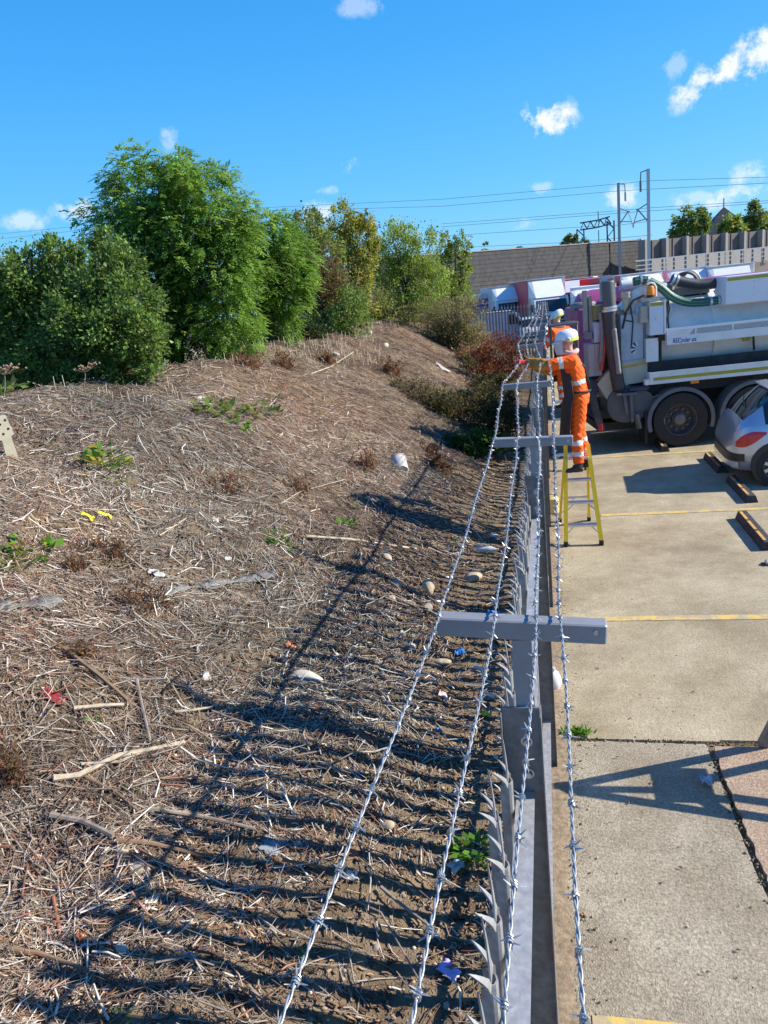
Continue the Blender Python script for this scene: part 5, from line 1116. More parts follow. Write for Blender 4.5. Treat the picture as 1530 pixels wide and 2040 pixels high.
# person 1: stands on the yellow stepladder facing the fence, left arm out over the wires
L1 = (.345, 9.60, .905)
J1 = dict(hip=(.0, .0, .93), chest=(.05, .0, 1.27), neck=(.085, 0, 1.46), head=(.125, .0, 1.60), look=(1, .12, -.12),
    shl=(.07, .20, 1.375), ell=(.34, .245, 1.35), wrl=(.595, .15, 1.395), hal=(.70, .11, 1.425), shr=(.08, -.20, 1.375), elr=(.30, -.24, 1.23), wrr=(.50, -.12, 1.30), har=(.60, -.08, 1.34),
    hpl=(.0, .095, .88), knl=(.045, .10, .48), anl=(.03, .105, .075), tol=(.2, .12, 0), hpr=(.0, -.095, .88), knr=(.0, -.10, .48), anr=(-.07, -.10, .075), tor=(.1, -.12, 0), apron_bottom=.42)
worker('person in orange hi-vis and dark apron on the yellow stepladder, red glove on the wire', L1, R(180), J1, seed=1)
# person 2: beyond, facing the fence from the grey platform steps
J2 = dict(hip=(.0, .0, .93), chest=(.06, .0, 1.26), neck=(.11, 0, 1.44), head=(.17, 0, 1.575), look=(1, .3, -.5),
    shl=(.09, .20, 1.36), ell=(.22, .27, 1.12), wrl=(.42, .16, 1.16), hal=(.52, .10, 1.18), shr=(.09, -.20, 1.36), elr=(.26, -.25, 1.14), wrr=(.44, -.12, 1.18), har=(.54, -.06, 1.20),
    hpl=(.0, .095, .88), knl=(.04, .10, .48), anl=(.0, .105, .075), tol=(.2, .12, 0), hpr=(.0, -.095, .88), knr=(.03, -.10, .48), anr=(-.03, -.10, .075), tor=(.1, -.12, 0), apron_bottom=.45)
worker('person in orange hi-vis and white helmet on the farther steps, seen from behind', (.30, 14.15, 1.0), R(140), J2, seed=2)

# ------------------------------------------------------------------ stepladders
def stepladder(name, label, loc, fl, fr, rl, rr, tl, tr, h, nst, mat, hoop=None):
    """front feet fl/fr, rear feet rl/rr, top corners tl/tr (x, y), height h"""
    t = thing(name, label, 'ladder', loc); o = Vector(loc)
    def P(a, z): return Vector((a[0], a[1], z)) - o
    foot = .0
    for a, b in ((fl, tl), (fr, tr)):
        m = MB(); m.bar(P(a, .05), P(b, h), .05, .07, (0, -1, .3)); m.build('stile', mat, t); m = MB(); m.box(P(a, .035), (.055, .085, .07), bev=.008); m.build('rubber_foot', BLACK, t)
    for a, b in ((rl, tl), (rr, tr)):
        e = (b[0], b[1] + .14); m = MB(); m.bar(P(a, .05), P(e, h - .06), .032, .05, (0, -1, .3)); m.build('rear_stile', mat, t); m = MB(); m.box(P(a, .03), (.05, .07, .06), bev=.008); m.build('rubber_foot', BLACK, t)
    step = h / (nst + .45)
    for i in range(1, nst + 1):
        z = i * step - .03; q = z / h
        l = Vector((fl[0] + (tl[0] - fl[0]) * q, fl[1] + (tl[1] - fl[1]) * q, z)) - o; r = Vector((fr[0] + (tr[0] - fr[0]) * q, fr[1] + (tr[1] - fr[1]) * q, z)) - o
        m = MB(); c = (l + r) / 2; m.box(c + Vector((0, .02, 0)), ((r - l).length - .02, .09 if i < nst else .2, .03), bev=.005); m.build('tread', ALU, t)
        if i in (1, 2):
            m = MB(); k = .09
            for a, s in ((l, 1), (r, -1)): m.bar(a + Vector((0, -.01, -.11)), a + Vector((s * k, .01, -.02)), .012, .012)
            m.build('tread_brace', ALU, t)
    m = MB(); zb = h * .32; a = Vector((rl[0] * .7 + tl[0] * .3, rl[1] * .7 + (tl[1] + .14) * .3, zb)) - o; b = Vector((rr[0] * .7 + tr[0] * .3, rr[1] * .7 + (tr[1] + .14) * .3, zb)) - o; m.bar(a, b, .02, .03); m.bar(a - Vector((0, .1, .18)), (a + b) / 2, .012, .012); m.build('rear_brace', ALU, t)
    if hoop:
        m = MB(); zt = hoop; l, r = P((tl[0], tl[1]), h), P((tr[0], tr[1]), h)
        m.tube([l, l + Vector((0, 0, zt - h - .03)), l + Vector((.03, 0, zt - h)), r + Vector((-.03, 0, zt - h)), r + Vector((0, 0, zt - h - .03)), r], .022, 8); m.build('guard_hoop', M('dark_grey_rail', (.09, .09, .085), .5), t, smooth=True)
        m = MB(); m.box((l + r) / 2 + Vector((0, 0, zt - h - .02)), ((r - l).length + .06, .10, .045), bev=.01); m.build('tool_tray', M('grey_tray', (.16, .16, .15), .6), t)
    return t
stepladder('stepladder', 'yellow fibreglass stepladder with aluminium treads beside the fence', (.32, 9.6, 0), (.115, 9.24), (.545, 9.25), (.06, 10.28), (.45, 10.28), (.165, 9.60), (.435, 9.605), 1.22, 4, YELLOWL)
stepladder('stepladder', 'grey platform steps with guard hoop under the farther person', (.27, 13.9, 0), (.02, 13.3), (.56, 13.3), (.0, 14.5), (.58, 14.5), (.06, 13.62), (.50, 13.62), 1.35, 4, STEEL_DK, hoop=2.52)
# ------------------------------------------------------------------ steel trestle at the right edge, whose shadow falls on the near concrete
t = thing('trestle', 'grey steel A-frame trestle whose leg stands at the right edge on the gravel slab', 'trestle', (1.31, 4.9, .012)); o = Vector((1.31, 4.9, .012))
def leg(a, b, s=.05): 
    m = MB(); m.bar(Vector(a) - o, Vector(b) - o, s, s, (0, 1, 0)); return m.build('leg', STEEL_DK, t)
A1, A2 = (1.60, 4.64, 1.10), (2.25, 4.66, 1.10)
leg((1.31, 4.9, .012), A1, .06); leg((1.98, 3.98, .012), A1, .07); leg((2.05, 5.0, .012), A2, .06); leg((2.75, 4.0, .012), A2, .07)
m = MB(); m.bar(Vector(A1) - o, Vector(A2) - o, .06, .06); m.build('top_bar', STEEL_DK, t)
m = MB(); m.bar(Vector((1.46, 4.77, .58)) - o, Vector((1.79, 4.31, .56)) - o, .04, .05); m.bar(Vector((2.15, 4.83, .58)) - o, Vector((2.5, 4.33, .56)) - o, .04, .05); m.build('cross_brace', STEEL_DK, t)
m = MB(); m.bx(1.44 - o.x, 1.78 - o.x, 4.42 - o.y, 4.78 - o.y, .56, .58); m.build('platform', STEEL_DK, t)
# ------------------------------------------------------------------ silver hatchback
def wheel(t, x, y, r, wd, side, rim_col=CHROME, spokes=9, name='wheel', turn=0.0):
    """side -1: outer face towards -y (before turning)"""
    ax = (0, side, 0)
    m = MB(); m.lathe([(r * .62, -wd), (r * .93, -wd), (r, -wd * .8), (r, -wd * .15), (r * .95, -.01), (r * .72, .0), (r * .66, -.02), (r * .64, -wd * .5)], (0, 0, 0), ax, 28); wt = m.build(name, BLACK, t, smooth='auto')
    wt.location = (x, y, r); wt.rotation_euler = (0, 0, turn)
    m = MB(); m.lathe([(0, -wd * .55), (r * .63, -wd * .55), (r * .66, -.012), (r * .62, -.006), (r * .60, -.03)], (0, 0, 0), ax, 24)
    m.build('rim', M('rim_shadow', (.06, .06, .065), .5) if 'rim_shadow' not in bpy.data.materials else bpy.data.materials['rim_shadow'], wt, smooth='auto')
    m = MB()
    for k in range(spokes):
        a = 2 * math.pi * k / spokes; ca, sa = math.cos(a), math.sin(a)
        m.bar(Vector((ca * r * .12, side * -.022, sa * r * .12)), Vector((ca * r * .62, side * -.016, sa * r * .62)), r * .16, .02, (0, 1, 0))
    m.lathe([(0, .0), (r * .13, -.004), (r * .18, -.02), (r * .18, -.04)], (0, -side * .002, 0), ax, 14); m.lathe([(r * .60, -.02), (r * .655, -.008), (r * .66, -.03)], (0, 0, 0), ax, 24)
    m.build('hub_cap', rim_col, wt, smooth='auto'); return wt
ST = [(-.005, .50, .34, .60, .60, .62, .45), (.02, .64, .28, .66, .62, .70, .50), (.06, .735, .25, .76, .68, .82, .55), (.11, .785, .24, .86, .72, .93, .60), (.18, .82, .23, .92, .74, 1.02, .62), (.30, .842, .22, .95, .76, 1.14, .62), (.45, .852, .22, .955, .77, 1.27, .60), (.60, .858, .21, .955, .78, 1.385, .58), (.70, .86, .21, .95, .785, 1.43, .575), (.9, .865, .20, .94, .79, 1.455, .575), (1.3, .87, .20, .93, .79, 1.475, .58), (1.9, .87, .20, .92, .79, 1.465, .575), (2.3, .868, .20, .91, .785, 1.41, .565), (2.7, .866, .20, .905, .78, 1.19, .60), (3.0, .862, .20, .90, .775, .985, .66), (3.3, .85, .20, .88, .74, .94, .60), (3.6, .82, .21, .80, .68, .86, .55), (3.8, .76, .23, .70, .6, .77, .48), (3.95, .66, .26, .60, .52, .64, .42), (4.02, .54, .32, .52, .44, .54, .34)]
def car(label, loc, rz, paint, rear_detail=True, group=None):
    t = thing('parked_car', label, 'car', loc, rz, group)
    secs = []
    for (x, w_, zb, zbelt, wb, zr, wr) in ST:
        h = [(0, zb), (w_ * .84, zb), (w_ * .96, zb + .10), (w_, zb + (zbelt - zb) * .42), (w_ * .985, zb + (zbelt - zb) * .8), (wb + (w_ - wb) * .35, zbelt), (wr + .0, zr - .055 * min(1, (zr - zbelt) * 4)), (wr * .72, zr), (0, zr + .012)]
        secs.append([(x, -y, z) for y, z in h] + [(x, y, z) for y, z in h[-2:0:-1]])
    n = len(secs[0]); ns = len(secs); body, rearg, sideg, wind = [], [], [], []
    for i in range(ns - 1):
        for j in range(n):
            f = (i * n + j, (i + 1) * n + j, (i + 1) * n + (j + 1) % n, i * n + (j + 1) % n)
            x = ST[i][0]
            seg = j if j < 8 else n - 1 - j
            if seg in (6, 7) and .15 <= x < .60: rearg.append(f)
            elif seg == 5 and .44 <= x < 2.7: sideg.append((f, i, j))
            elif seg in (6, 7) and 2.25 <= x < 3.0: wind.append(f)
            else: body.append(f)
    V = [p for s in secs for p in s]
    body += [tuple(range(n)), tuple(range((ns - 1) * n + n - 1, (ns - 1) * n - 1, -1))]
    m = MB(); m.add_used(V, body); m.build('body', paint, t, smooth='auto')
    m = MB(); m.add_used(V, rearg); m.build('rear_window', GLASS, t, smooth=True); m = MB(); m.add_used(V, wind); m.build('windscreen', GLASS, t, smooth=True)
    for sd2 in (0, 1):
        m = MB(); m.add_used(V, [f for f, i, j in sideg if (j >= 8) == bool(sd2)]); m.build('side_window', GLASS, t, smooth=True)
        for xx in (1.25, 1.32):
            pass
    for (x, y, s) in ((.62, -.862, -1), (3.2, -.855, -1), (.62, .862, 1), (3.2, .855, 1)):
        m = MB(); m.lathe([(0, 0), (.365, 0), (.36, .010), (0, .012)], (x, y - s * .006, .335), (0, s, 0), 26); m.build('arch_shade_disc', BLACKP, t)  # thin dark disc paints the shade of the uncut wheel arch
        wheel(t, x, y + s * .022, .305, .19, s)
    X_ = [s[0] for s in ST[:11]]; W_ = [s[1] for s in ST[:11]]
    out = [(x, w_) for x, w_ in zip(X_, W_)]
    ring = [(x, -w_) for x, w_ in out[6:0:-1]] + [(-.012, -.45), (-.018, 0), (-.012, .45)] + [(x, w_) for x, w_ in out[1:7]]
    def band(z0, z1, ring, mat, nm, off=.012):
        top, bot = [], []
        for k, (x, y) in enumerate(ring):
            a = Vector(ring[max(0, k - 1)]); b = Vector(ring[min(len(ring) - 1, k + 1)]); d = (b - a).normalized(); nn_ = Vector((-d.y, d.x)) ; nn_ = nn_ if nn_.x < 0 or abs(nn_.y) > .5 else -nn_
            if nn_.y * y < 0: nn_ = -nn_
            top.append((x + nn_.x * off, y + nn_.y * off, z1)); bot.append((x + nn_.x * off, y + nn_.y * off, z0))
        k = len(ring); m = MB(); inn = [(x * .0 + x + .02, y * .97, z1) for x, y in ring]; inb = [(x + .02, y * .97, z0) for x, y in ring]
        m.add(top + bot + inn + inb, [(i, i + 1, k + i + 1, k + i) for i in range(k - 1)] + [(2 * k + i, 2 * k + i + 1, i + 1, i) for i in range(k - 1)] + [(k + i, k + i + 1, 3 * k + i + 1, 3 * k + i) for i in range(k - 1)]); return m.build(nm, mat, t, smooth='auto')
    band(.30, .385, ring[3:-3], paint, 'lower_bumper', .016); band(.40, .515, ring[2:-2], BLACKP, 'bumper_strip', .016)
    # tail lights: leaf shaped lenses wrapped round the rear corners
    def hw(x, z):
        for i in range(len(ST) - 1):
            if ST[i][0] <= x <= ST[i + 1][0]:
                q = (x - ST[i][0]) / (ST[i + 1][0] - ST[i][0]); s = [a * (1 - q) + b * q for a, b in zip(ST[i], ST[i + 1])]; break
        h = [(s[1], s[2] + (s[3] - s[2]) * .42), (s[1] * .985, s[2] + (s[3] - s[2]) * .8), (s[4] + (s[1] - s[4]) * .35, s[3]), (s[6], s[5])]
        return float(np.interp(z, [a[1] for a in h], [a[0] for a in h]))
    for s in (-1, 1):
        m = MB(); vs = []; nu, nv = 10, 5
        for i in range(nu + 1):
            q = i / nu; x = .065 + .40 * q; zc = .66 + .17 * q; hgt = .105 * math.sin(math.pi * min(.97, .06 + .94 * q) ** .8) + .01
            for j in range(nv + 1):
                z = zc + hgt * (-1 + 2 * j / nv) * (.75 if j < nv / 2 else 1); vs.append((x, s * (hw(x, z) + .008 + .006 * math.sin(math.pi * j / nv)), z))
        m.add(vs, [(i * (nv + 1) + j, (i + 1) * (nv + 1) + j, (i + 1) * (nv + 1) + j + 1, i * (nv + 1) + j + 1) for i in range(nu) for j in range(nv)]); m.build('tail_light', REDL, t, smooth=True)
    m = MB(); m.box((.062, 0, .735), (.012, .50, .105), rot=Matrix.Rotation(R(24), 3, 'Y')); m.build('number_plate', M('yellow_plate', (.62, .45, .04), .5, var=.25, vs=30) if 'yellow_plate' not in bpy.data.materials else bpy.data.materials['yellow_plate'], t)
    m = MB(); m.tube([(.27, -.18, 1.155), (.36, .25, 1.24)], .009, 6); m.build('rear_wiper', BLACKP, t)
    m = MB(); m.box((.655, 0, 1.435), (.18, 1.06, .022), rot=Matrix.Rotation(R(-8), 3, 'Y'), bev=.008); m.build('spoiler', paint, t)
    for s in (-1, 1):
        m = MB(); m.box((2.62, s * .93, .98), (.1, .16, .12), bev=.03); m.build('door_mirror', paint, t, smooth='auto')
        m = MB(); m.bx(1.2, 1.35, s * .868 - .012, s * .868 + .012, .80, .82); m.build('door_handle', paint, t)
        m = MB(); m.box((3.86, s * .55, .62), (.16, .26, .12), bev=.03); m.build('headlight', VISOR, t, smooth='auto')
    m = MB(); m.bx(.3, 3.7, -.7, .7, .15, .21); m.build('underbody', BLACKP, t)
    return t
car('silver hatchback with red tail lights reversed into the bay by the tanker', (2.60, 12.5, 0), R(-2), SILVER).scale = (1, 1, .95)

# ------------------------------------------------------------------ white vacuum tanker
TK = thing('tanker_lorry', 'large white vacuum tanker lorry with black and green suction hoses', 'lorry', (2.4, 14.7, 0), R(9.2))
_th = R(9.2); _O = np.array([2.4, 14.7, 0]); _U = np.array([math.cos(_th), math.sin(_th), 0]); _V = np.array([-math.sin(_th), math.cos(_th), 0])
def T(px, py, v=0.0):
    d = ray(px, py); k = ((_O + _V * v - CAM) @ _V) / (d @ _V); q = CAM + d * k - _O; return Vector((q @ _U, v, q[2]))
DKCH = M('dark_chassis', (.03, .031, .035), .7, 0, .3, 6, dirt=(.09, .075, .06), da=.5, ds=4)
GREYP = M('grey_mudguard', (.13, .14, .16), .6, 0, .12, 6, dirt=(.1, .09, .08), da=.4, ds=5)
OLIVE = M('lime_reflective_stripe', (.36, .34, .04), .5, 0, .08, 12)
CREAM = M('dusty_cream_paint', (.50, .45, .34), .6, 0, .12, 3, dirt=(.22, .17, .11), da=.65, ds=2.2)
GREYH = M('grey_hose', (.22, .22, .22), .6, 0, .15, 12); DKHOSE = M('dark_hose', (.045, .047, .052), .5, 0, .2, 12, .15, 40); GRNH = M('green_hose', (.015, .10, .075), .45, 0, .15, 12); GRNL = M('pale_green_hose', (.08, .22, .16), .5); REDH = M('red_hose', (.5, .06, .03), .5, 0, .1, 12)
def tp(name, mb, mat, smooth='auto'): return mb.build(name, mat, TK, smooth=smooth)
m = MB(); m.bx(-.62, 7.2, .75, 1.65, .72, 1.0); m.bx(-.55, 6.4, .32, 2.1, 1.0, 1.24); m.bx(-.72, -.5, .1, 2.3, .75, .95); tp('chassis', m, DKCH)  # real beams, plus a wide dark box painting the shade under the tank
m = MB(); m.lathe([(0, -.62), (.3, -.6), (.6, -.48), (.8, -.25), (.87, 0), (.87, 6.3), (.7, 6.55), (0, 6.65)], (-.42, 1.25, 1.98), (1, 0, 0), 40); tk = tp('tank', m, WHITE)
for uu in (.66, 2.6, 4.6): m = MB(); m.lathe([(.86, 0), (.905, .01), (.905, .13), (.86, .14)], (uu, 1.25, 1.98), (1, 0, 0), 40); m.build('rib', WHITE, tk, smooth='auto')
m = MB(); m.lathe([(.86, -.05), (.95, -.04), (.95, .04), (.86, .05)], (-.47, 1.25, 1.98), (1, 0, 0), 40); m.build('door_ring', CREAM, tk, smooth='auto')
for k in range(9):
    a = R(-60 + k * 28) ; m = MB(); m.tube([(-.52, 1.25 + .93 * math.cos(a), 1.98 + .93 * math.sin(a)), (-.40, 1.25 + .93 * math.cos(a), 1.98 + .93 * math.sin(a))], .028, 6); m.build('door_clamp', GREYH, tk)
# rear hopper
hop = [(-.60, 1.70), (-1.16, 1.64), (-1.32, 1.50), (-1.52, 1.30), (-1.33, .97), (-1.12, 1.10), (-.95, 1.24), (-.60, 1.26)]
m = MB(); m.prism(hop, (0, .18, 0), (1, 0, 0), (0, 0, 1), (0, 2.05, 0)); hp_ = tp('rear_hopper', m, CREAM)
m = MB(); m.prism([(-.61, 1.625), (-1.14, 1.575), (-1.14, 1.53), (-.61, 1.58)], (0, .175, 0), (1, 0, 0), (0, 0, 1), (0, .004, 0)); m.build('stripe', M('orange_stripe', (.55, .33, .06), .5), hp_)
# side tray with stripe
m = MB(); m.bx(-.62, 6, -.03, -.01, 1.22, 1.44); m.bx(-.62, 6, -.01, .30, 1.22, 1.24); m.bx(-.62, -.60, -.01, .30, 1.24, 1.44); tr_ = tp('side_tray', m, WHITE)
m = MB(); m.bx(-.55, 6, -.036, -.0305, 1.285, 1.345); m.build('stripe', OLIVE, tr_); m = MB(); m.bx(-.60, 6, -.008, .30, 1.243, 1.25); m.build('tray_liner', DKCH, tr_); m = MB(); m.bx(-.70, -.625, -.028, .1, 1.22, 1.32); m.build('end_bracket', WHITEC, tr_); m = MB(); m.bx(-.58, 6, .27, .30, 1.25, 1.60); m.build('tray_back', DKCH, tr_)
m = MB(); m.bx(.12, .26, -.033, -.01, 1.165, 1.215); m.build('side_marker', AMBER, tr_)
# catwalk rail with lettering
m = MB(); m.bx(-.30, 6, .0, .02, 1.90, 2.03); lr = tp('lettering_rail', m, WHITE)
m = MB(); m.bx(-.30, 6, .0, .03, 2.15, 2.19); m.bx(-.30, 6, .0, .34, 2.032, 2.05); m.bx(-.30, -.27, .0, .03, 2.05, 2.15)
for uu in (.2, .85, 1.5, 2.15, 2.8): m.bx(uu, uu + .025, .002, .03, 2.05, 2.15)
cw = tp('catwalk', m, WHITEC); m = MB(); m.bx(-.27, 6, .012, .02, 2.055, 2.148); m.build('mesh_panel', M('catwalk_mesh', (.42, .43, .43), .6, var=.2, vs=40), cw)
m = MB(); m.prism([(-.27, 2.05), (.08, 2.05), (.2, 2.16), (-.27, 2.16)], (0, -.003, 0), (1, 0, 0), (0, 0, 1), (0, .003, 0)); m.build('gusset', GREYH if False else WHITE, cw)
fc = bpy.data.curves.new('lettering', 'FONT'); fc.body = 'RECycler ux'; fc.size = .115; fc.shear = .15; fc.extrude = .001; fc.offset = .0018; ft = bpy.data.objects.new('tmp_text', fc); COL.objects.link(ft); bpy.context.view_layer.update(); lm = bpy.data.meshes.new_from_object(ft.evaluated_get(bpy.context.evaluated_depsgraph_get())); bpy.data.objects.remove(ft)
fo = link('lettering', lm, lr); fo.location = (-.20, -.0025, 1.925); fo.rotation_euler = (R(90), 0, 0); fo.scale = (.72, 1, 1); lm.materials.clear(); lm.materials.append(M('blue_lettering', (.03, .06, .35), .5))
m = MB(); m.bx(1.17, 1.30, .32, .335, 1.80, 1.88); tp('lime_label', m, OLIVE)
m = MB(); m.tube([(1.36, .33, 1.88), (1.37, .32, 1.7), (1.38, .33, 1.62)], .02, 6); tp('drain_lever', m, DKCH)
# upper side locker
m = MB(); m.bx(.74, 4.2, .02, .55, 2.50, 2.98, .01); lk = tp('upper_locker', m, M('pale_locker_paint', (.72, .75, .80), .4, 0, .03, 3)); m = MB(); m.bx(.76, 4.2, .014, .0195, 2.90, 2.955); m.build('stripe', OLIVE, lk)
for w_ in (2.62, 2.74, 2.85):
    m = MB(); m.lathe([(0, .004), (.012, .003), (.013, 0)], (1.22, .019, w_), (0, -1, 0), 8); m.build('rivet', CHROME, lk)
m = MB()
for uu in (.9, 1.45, 2.0): m.bar((uu, .4, 2.5), (uu + .12, .62, 2.5), .05, .05)
m.bx(.74, 4.2, .5, .9, 2.46, 2.5); tp('locker_bracket', m, WHITE)
# rear control cabinet
m = MB(); m.bx(-.60, -.35, .0, .26, 2.10, 2.68, .01); cb = tp('control_cabinet', m, M('pale_cabinet_paint', (.66, .71, .78), .4, 0, .03, 3)); m = MB(); m.bx(-.59, -.36, -.006, -.0005, 2.61, 2.675); m.build('stripe', OLIVE, cb); m = MB(); m.bx(-.345, -.315, -.01, .05, 2.11, 2.70); m.build('white_edge', WHITEC, cb); m = MB(); m.bx(-.50, -.465, -.014, -.0005, 2.36, 2.42, .004); m.build('latch', CHROME, cb)
m = MB(); m.bx(-.74, -.62, .05, .2, 2.40, 2.62); m.bx(-.75, -.61, .04, .21, 2.34, 2.40); tp('valve_block', m, CREAM)
m = MB(); m.bx(-.64, -.42, .1, .4, 1.62, 2.04); tp('lower_cabinet', m, WHITE)
m = MB(); m.tube([(-.36, .2, 2.1), (-.36, .2, 1.6)], .03, 8); m.bx(-.43, -.3, .1, .3, 1.98, 2.08); tp('hydraulic_ram', m, DKCH)
# arched lifting beam over the tank end, beacon and hoop
arch = [T(1252, 622, .35), T(1256, 605, .35), T(1268, 590, .35), T(1285, 579, .35), T(1302, 574, .35), T(1325, 578, .35)]
m = MB(); m.tube(arch, [(.05, .13)] * 6, 10); tp('boom_arch', m, WHITE)
m = MB(); p = T(1248, 600, .3); m.lathe([(.075, -.32), (.075, .05), (.095, .06), (.095, .16), (.06, .17), (0, .17)], p, (0, 0, 1), 16); tp('swivel_post', m, CREAM)
m = MB(); p = T(1252, 567, .5); m.lathe([(.085, -.14), (.085, .16), (.07, .2)], p, (1, 0, 0), 14); tp('swivel_elbow', m, M('pale_blue_casting', (.62, .68, .75), .4), 'auto')
p = T(1296, 588, .12); m = MB(); m.lathe([(.062, 0), (.068, .01), (.066, .12), (.05, .155), (0, .165)], p, (0, 0, 1), 18); bc = tp('beacon', m, AMBER); m = MB(); m.lathe([(0, -.05), (.07, -.05), (.07, 0), (0, 0)], p, (0, 0, 1), 14); m.build('beacon_base', DKCH, bc)
m = MB(); m.tube([T(1307, 590, .14), T(1307, 572, .14), T(1303, 565, .14), T(1296, 563, .14), T(1289, 567, .14)], .018, 8); tp('guard_hoop', m, WHITEC)
m = MB(); m.bx(-.72, -.40, .05, .3, 2.70, 2.76); m.tube([T(1285, 600, .2), T(1290, 590, .12)], .03, 6); tp('beacon_bracket', m, CREAM)
# hoses on top
def hose(name, pix, r, mat, v, clamps=(), ridges=None):
    pts = [T(a, b, v) for a, b in pix]; sm = []
    for i in range(len(pts) - 1):
        p0, p1, p2, p3 = pts[max(0, i - 1)], pts[i], pts[i + 1], pts[min(len(pts) - 1, i + 2)]
        for k in range(6):
            q = k / 6; sm.append(.5 * ((2 * p1) + (p2 - p0) * q + (2 * p0 - 5 * p1 + 4 * p2 - p3) * q * q + (3 * p1 - p0 - 3 * p2 + p3) * q ** 3))
    sm.append(pts[-1]); m = MB(); m.tube(sm, [r * (1.03 if i % 2 else .98) for i in range(len(sm))], 12); h = tp(name, m, mat, True)
    if ridges:
        for a in (-.5, .3, 1.0):
            m = MB(); m.tube([p + Vector((0, -math.cos(a) * r * .98, math.sin(a) * r * .98)) for p in sm], r * .13, 5); m.build('stripe', ridges, h, smooth=True)
    for c in clamps:
        i = int(c * (len(sm) - 2)); d = (sm[i + 1] - sm[i]).normalized(); m = MB(); m.lathe([(r * .9, -.025), (r * 1.15, -.02), (r * 1.15, .02), (r * .9, .025)], sm[i], d, 14); m.build('clamp', ALU, h, smooth='auto')
    return h
hose('suction_hose', [(1262, 561), (1285, 558), (1312, 570), (1340, 592), (1368, 602), (1400, 602), (1442, 596)], .075, GRNH, .30, (.12, .2, .93, .98), GRNL)
hose('suction_hose', [(1338, 556), (1360, 562), (1390, 567), (1420, 565), (1446, 561)], .095, DKHOSE, .55, (.05, .15, .95))
hose('suction_hose', [(1360, 592), (1385, 592), (1415, 587), (1445, 578)], .06, DKHOSE, .8, (.5,))
for k in range(4): hose('coiled_hose', [(1345 + k * 4, 562), (1352 + k * 5, 548 - k), (1368 + k * 4, 543 - k), (1382 + k * 3, 548), (1390 + k * 2, 560)], .022, (DKHOSE, GREYH, DKHOSE, WHITE)[k], .9 + .04 * k)
m = MB(); m.bx(.05, .7, .7, 1.4, 2.72, 2.86); m.tube([(.0, .9, 2.85), (.7, .9, 2.92)], .07, 10); m.lathe([(0, 0), (.12, 0), (.12, .14), (.05, .18), (0, .18)], (-.05, .75, 2.84), (0, 0, 1), 14); tp('valve_gear', m, GREYH); m = MB(); m.tube([T(1315, 575, .4), T(1330, 590, .4), T(1334, 615, .4), T(1326, 645, .4), T(1325, 665, .4)], .02, 6); m.tube([T(1328, 600, .3), T(1331, 640, .3), T(1333, 665, .3)], .015, 6); tp('cable', m, DKHOSE, True)
m = MB(); m.tube([T(1240, 655, .2), T(1248, 620, .2), T(1262, 598, .2), T(1283, 588, .2)], .02, 6); m.tube([T(1256, 610, .2), T(1261, 640, .2), T(1258, 690, .2)], .012, 6); m.tube([T(1244, 638, .2), T(1260, 641, .2)], .012, 6); tp('cable', m, DKHOSE, True)
# white-on-grey fan decal as small raised vanes on the tank end
for k in range(7):
    a = R(100 + k * 22); c = T(1270, 694, .2); m = MB(); m.bar(c + Vector((math.cos(a) * .04, 0, math.sin(a) * .04)), c + Vector((math.cos(a) * .13, 0, math.sin(a) * .13)), .02, .01, (0, 1, 0)); tp('vane', m, DKCH if k % 2 else WHITEC, False)
m = MB(); m.bx(-1.06, -.66, .21, .5, 1.64, 2.5); tp('rear_shroud', m, M('blue_grey_paint', (.46, .50, .56), .5, 0, .08, 3, dirt=(.2, .15, .1), da=.6, ds=2.5))
m = MB(); m.lathe([(.20, 0), (.20, .86), (.17, .92)], (-1.02, .42, 1.66), (0, 0, 1), 20); tp('vertical_silencer', m, M('brown_grey_metal', (.16, .14, .12), .5, .2, .25, 3))
# rear boom pipe and hoses
hose('boom_pipe', [(1211, 560), (1213, 590), (1216, 620)], .11, M('grey_boom_rubber', (.11, .112, .12), .5, 0, .1, 8), .15, (.98,)); hose('boom_pipe', [(1214, 618), (1217, 660), (1223, 715), (1234, 778)], .12, DKHOSE, .15, (.02,)); hose('lance_pipe', [(1223, 655), (1227, 690), (1233, 745)], .045, GREYH, .0)
m = MB()
for (a, b, wd) in (((1202, 556), (1202, 600), .13), ((1222, 550), (1225, 600), .04), ((1217, 551), (1196, 553), .06)): m.bar(T(*a, .25), T(*b, .25), wd, .06, (0, 1, 0))
tp('boom_head', m, STEEL_LT)
hose('red_hose', [(1202, 622), (1206, 650), (1205, 690), (1198, 738)], .032, REDH, .2); hose('pale_hose', [(1195, 622), (1199, 650), (1199, 690), (1196, 722)], .035, STEEL_LT if False else GREYH, .2); hose('pale_hose', [(1232, 612), (1238, 645), (1237, 690), (1233, 722)], .03, GREYH, .3); hose('dark_hose', [(1228, 615), (1231, 660), (1230, 715), (1226, 740)], .06, DKHOSE, .4)
m = MB(); m.bx(-1.52, -1.34, .3, .5, 2.46, 2.72); tp('olive_panel', m, M('olive_panel', (.30, .25, .08), .6))
m = MB(); m.bx(-1.66, -1.60, .45, .6, 2.2, 3.0); m.bx(-1.57, -1.51, .45, .6, 2.1, 2.9); tp('rear_mast', m, M('dusty_grey_mast', (.36, .35, .32), .5, .2, .1, 6))
m = MB(); m.bx(-1.52, -1.40, .3, .6, 2.05, 2.42, .01); tp('rear_box', m, M('pale_blue_box', (.5, .57, .66), .5)); m = MB(); m.bx(-1.66, -1.54, .35, .6, 2.12, 2.26, .01); tp('valve_box', m, GREYH)
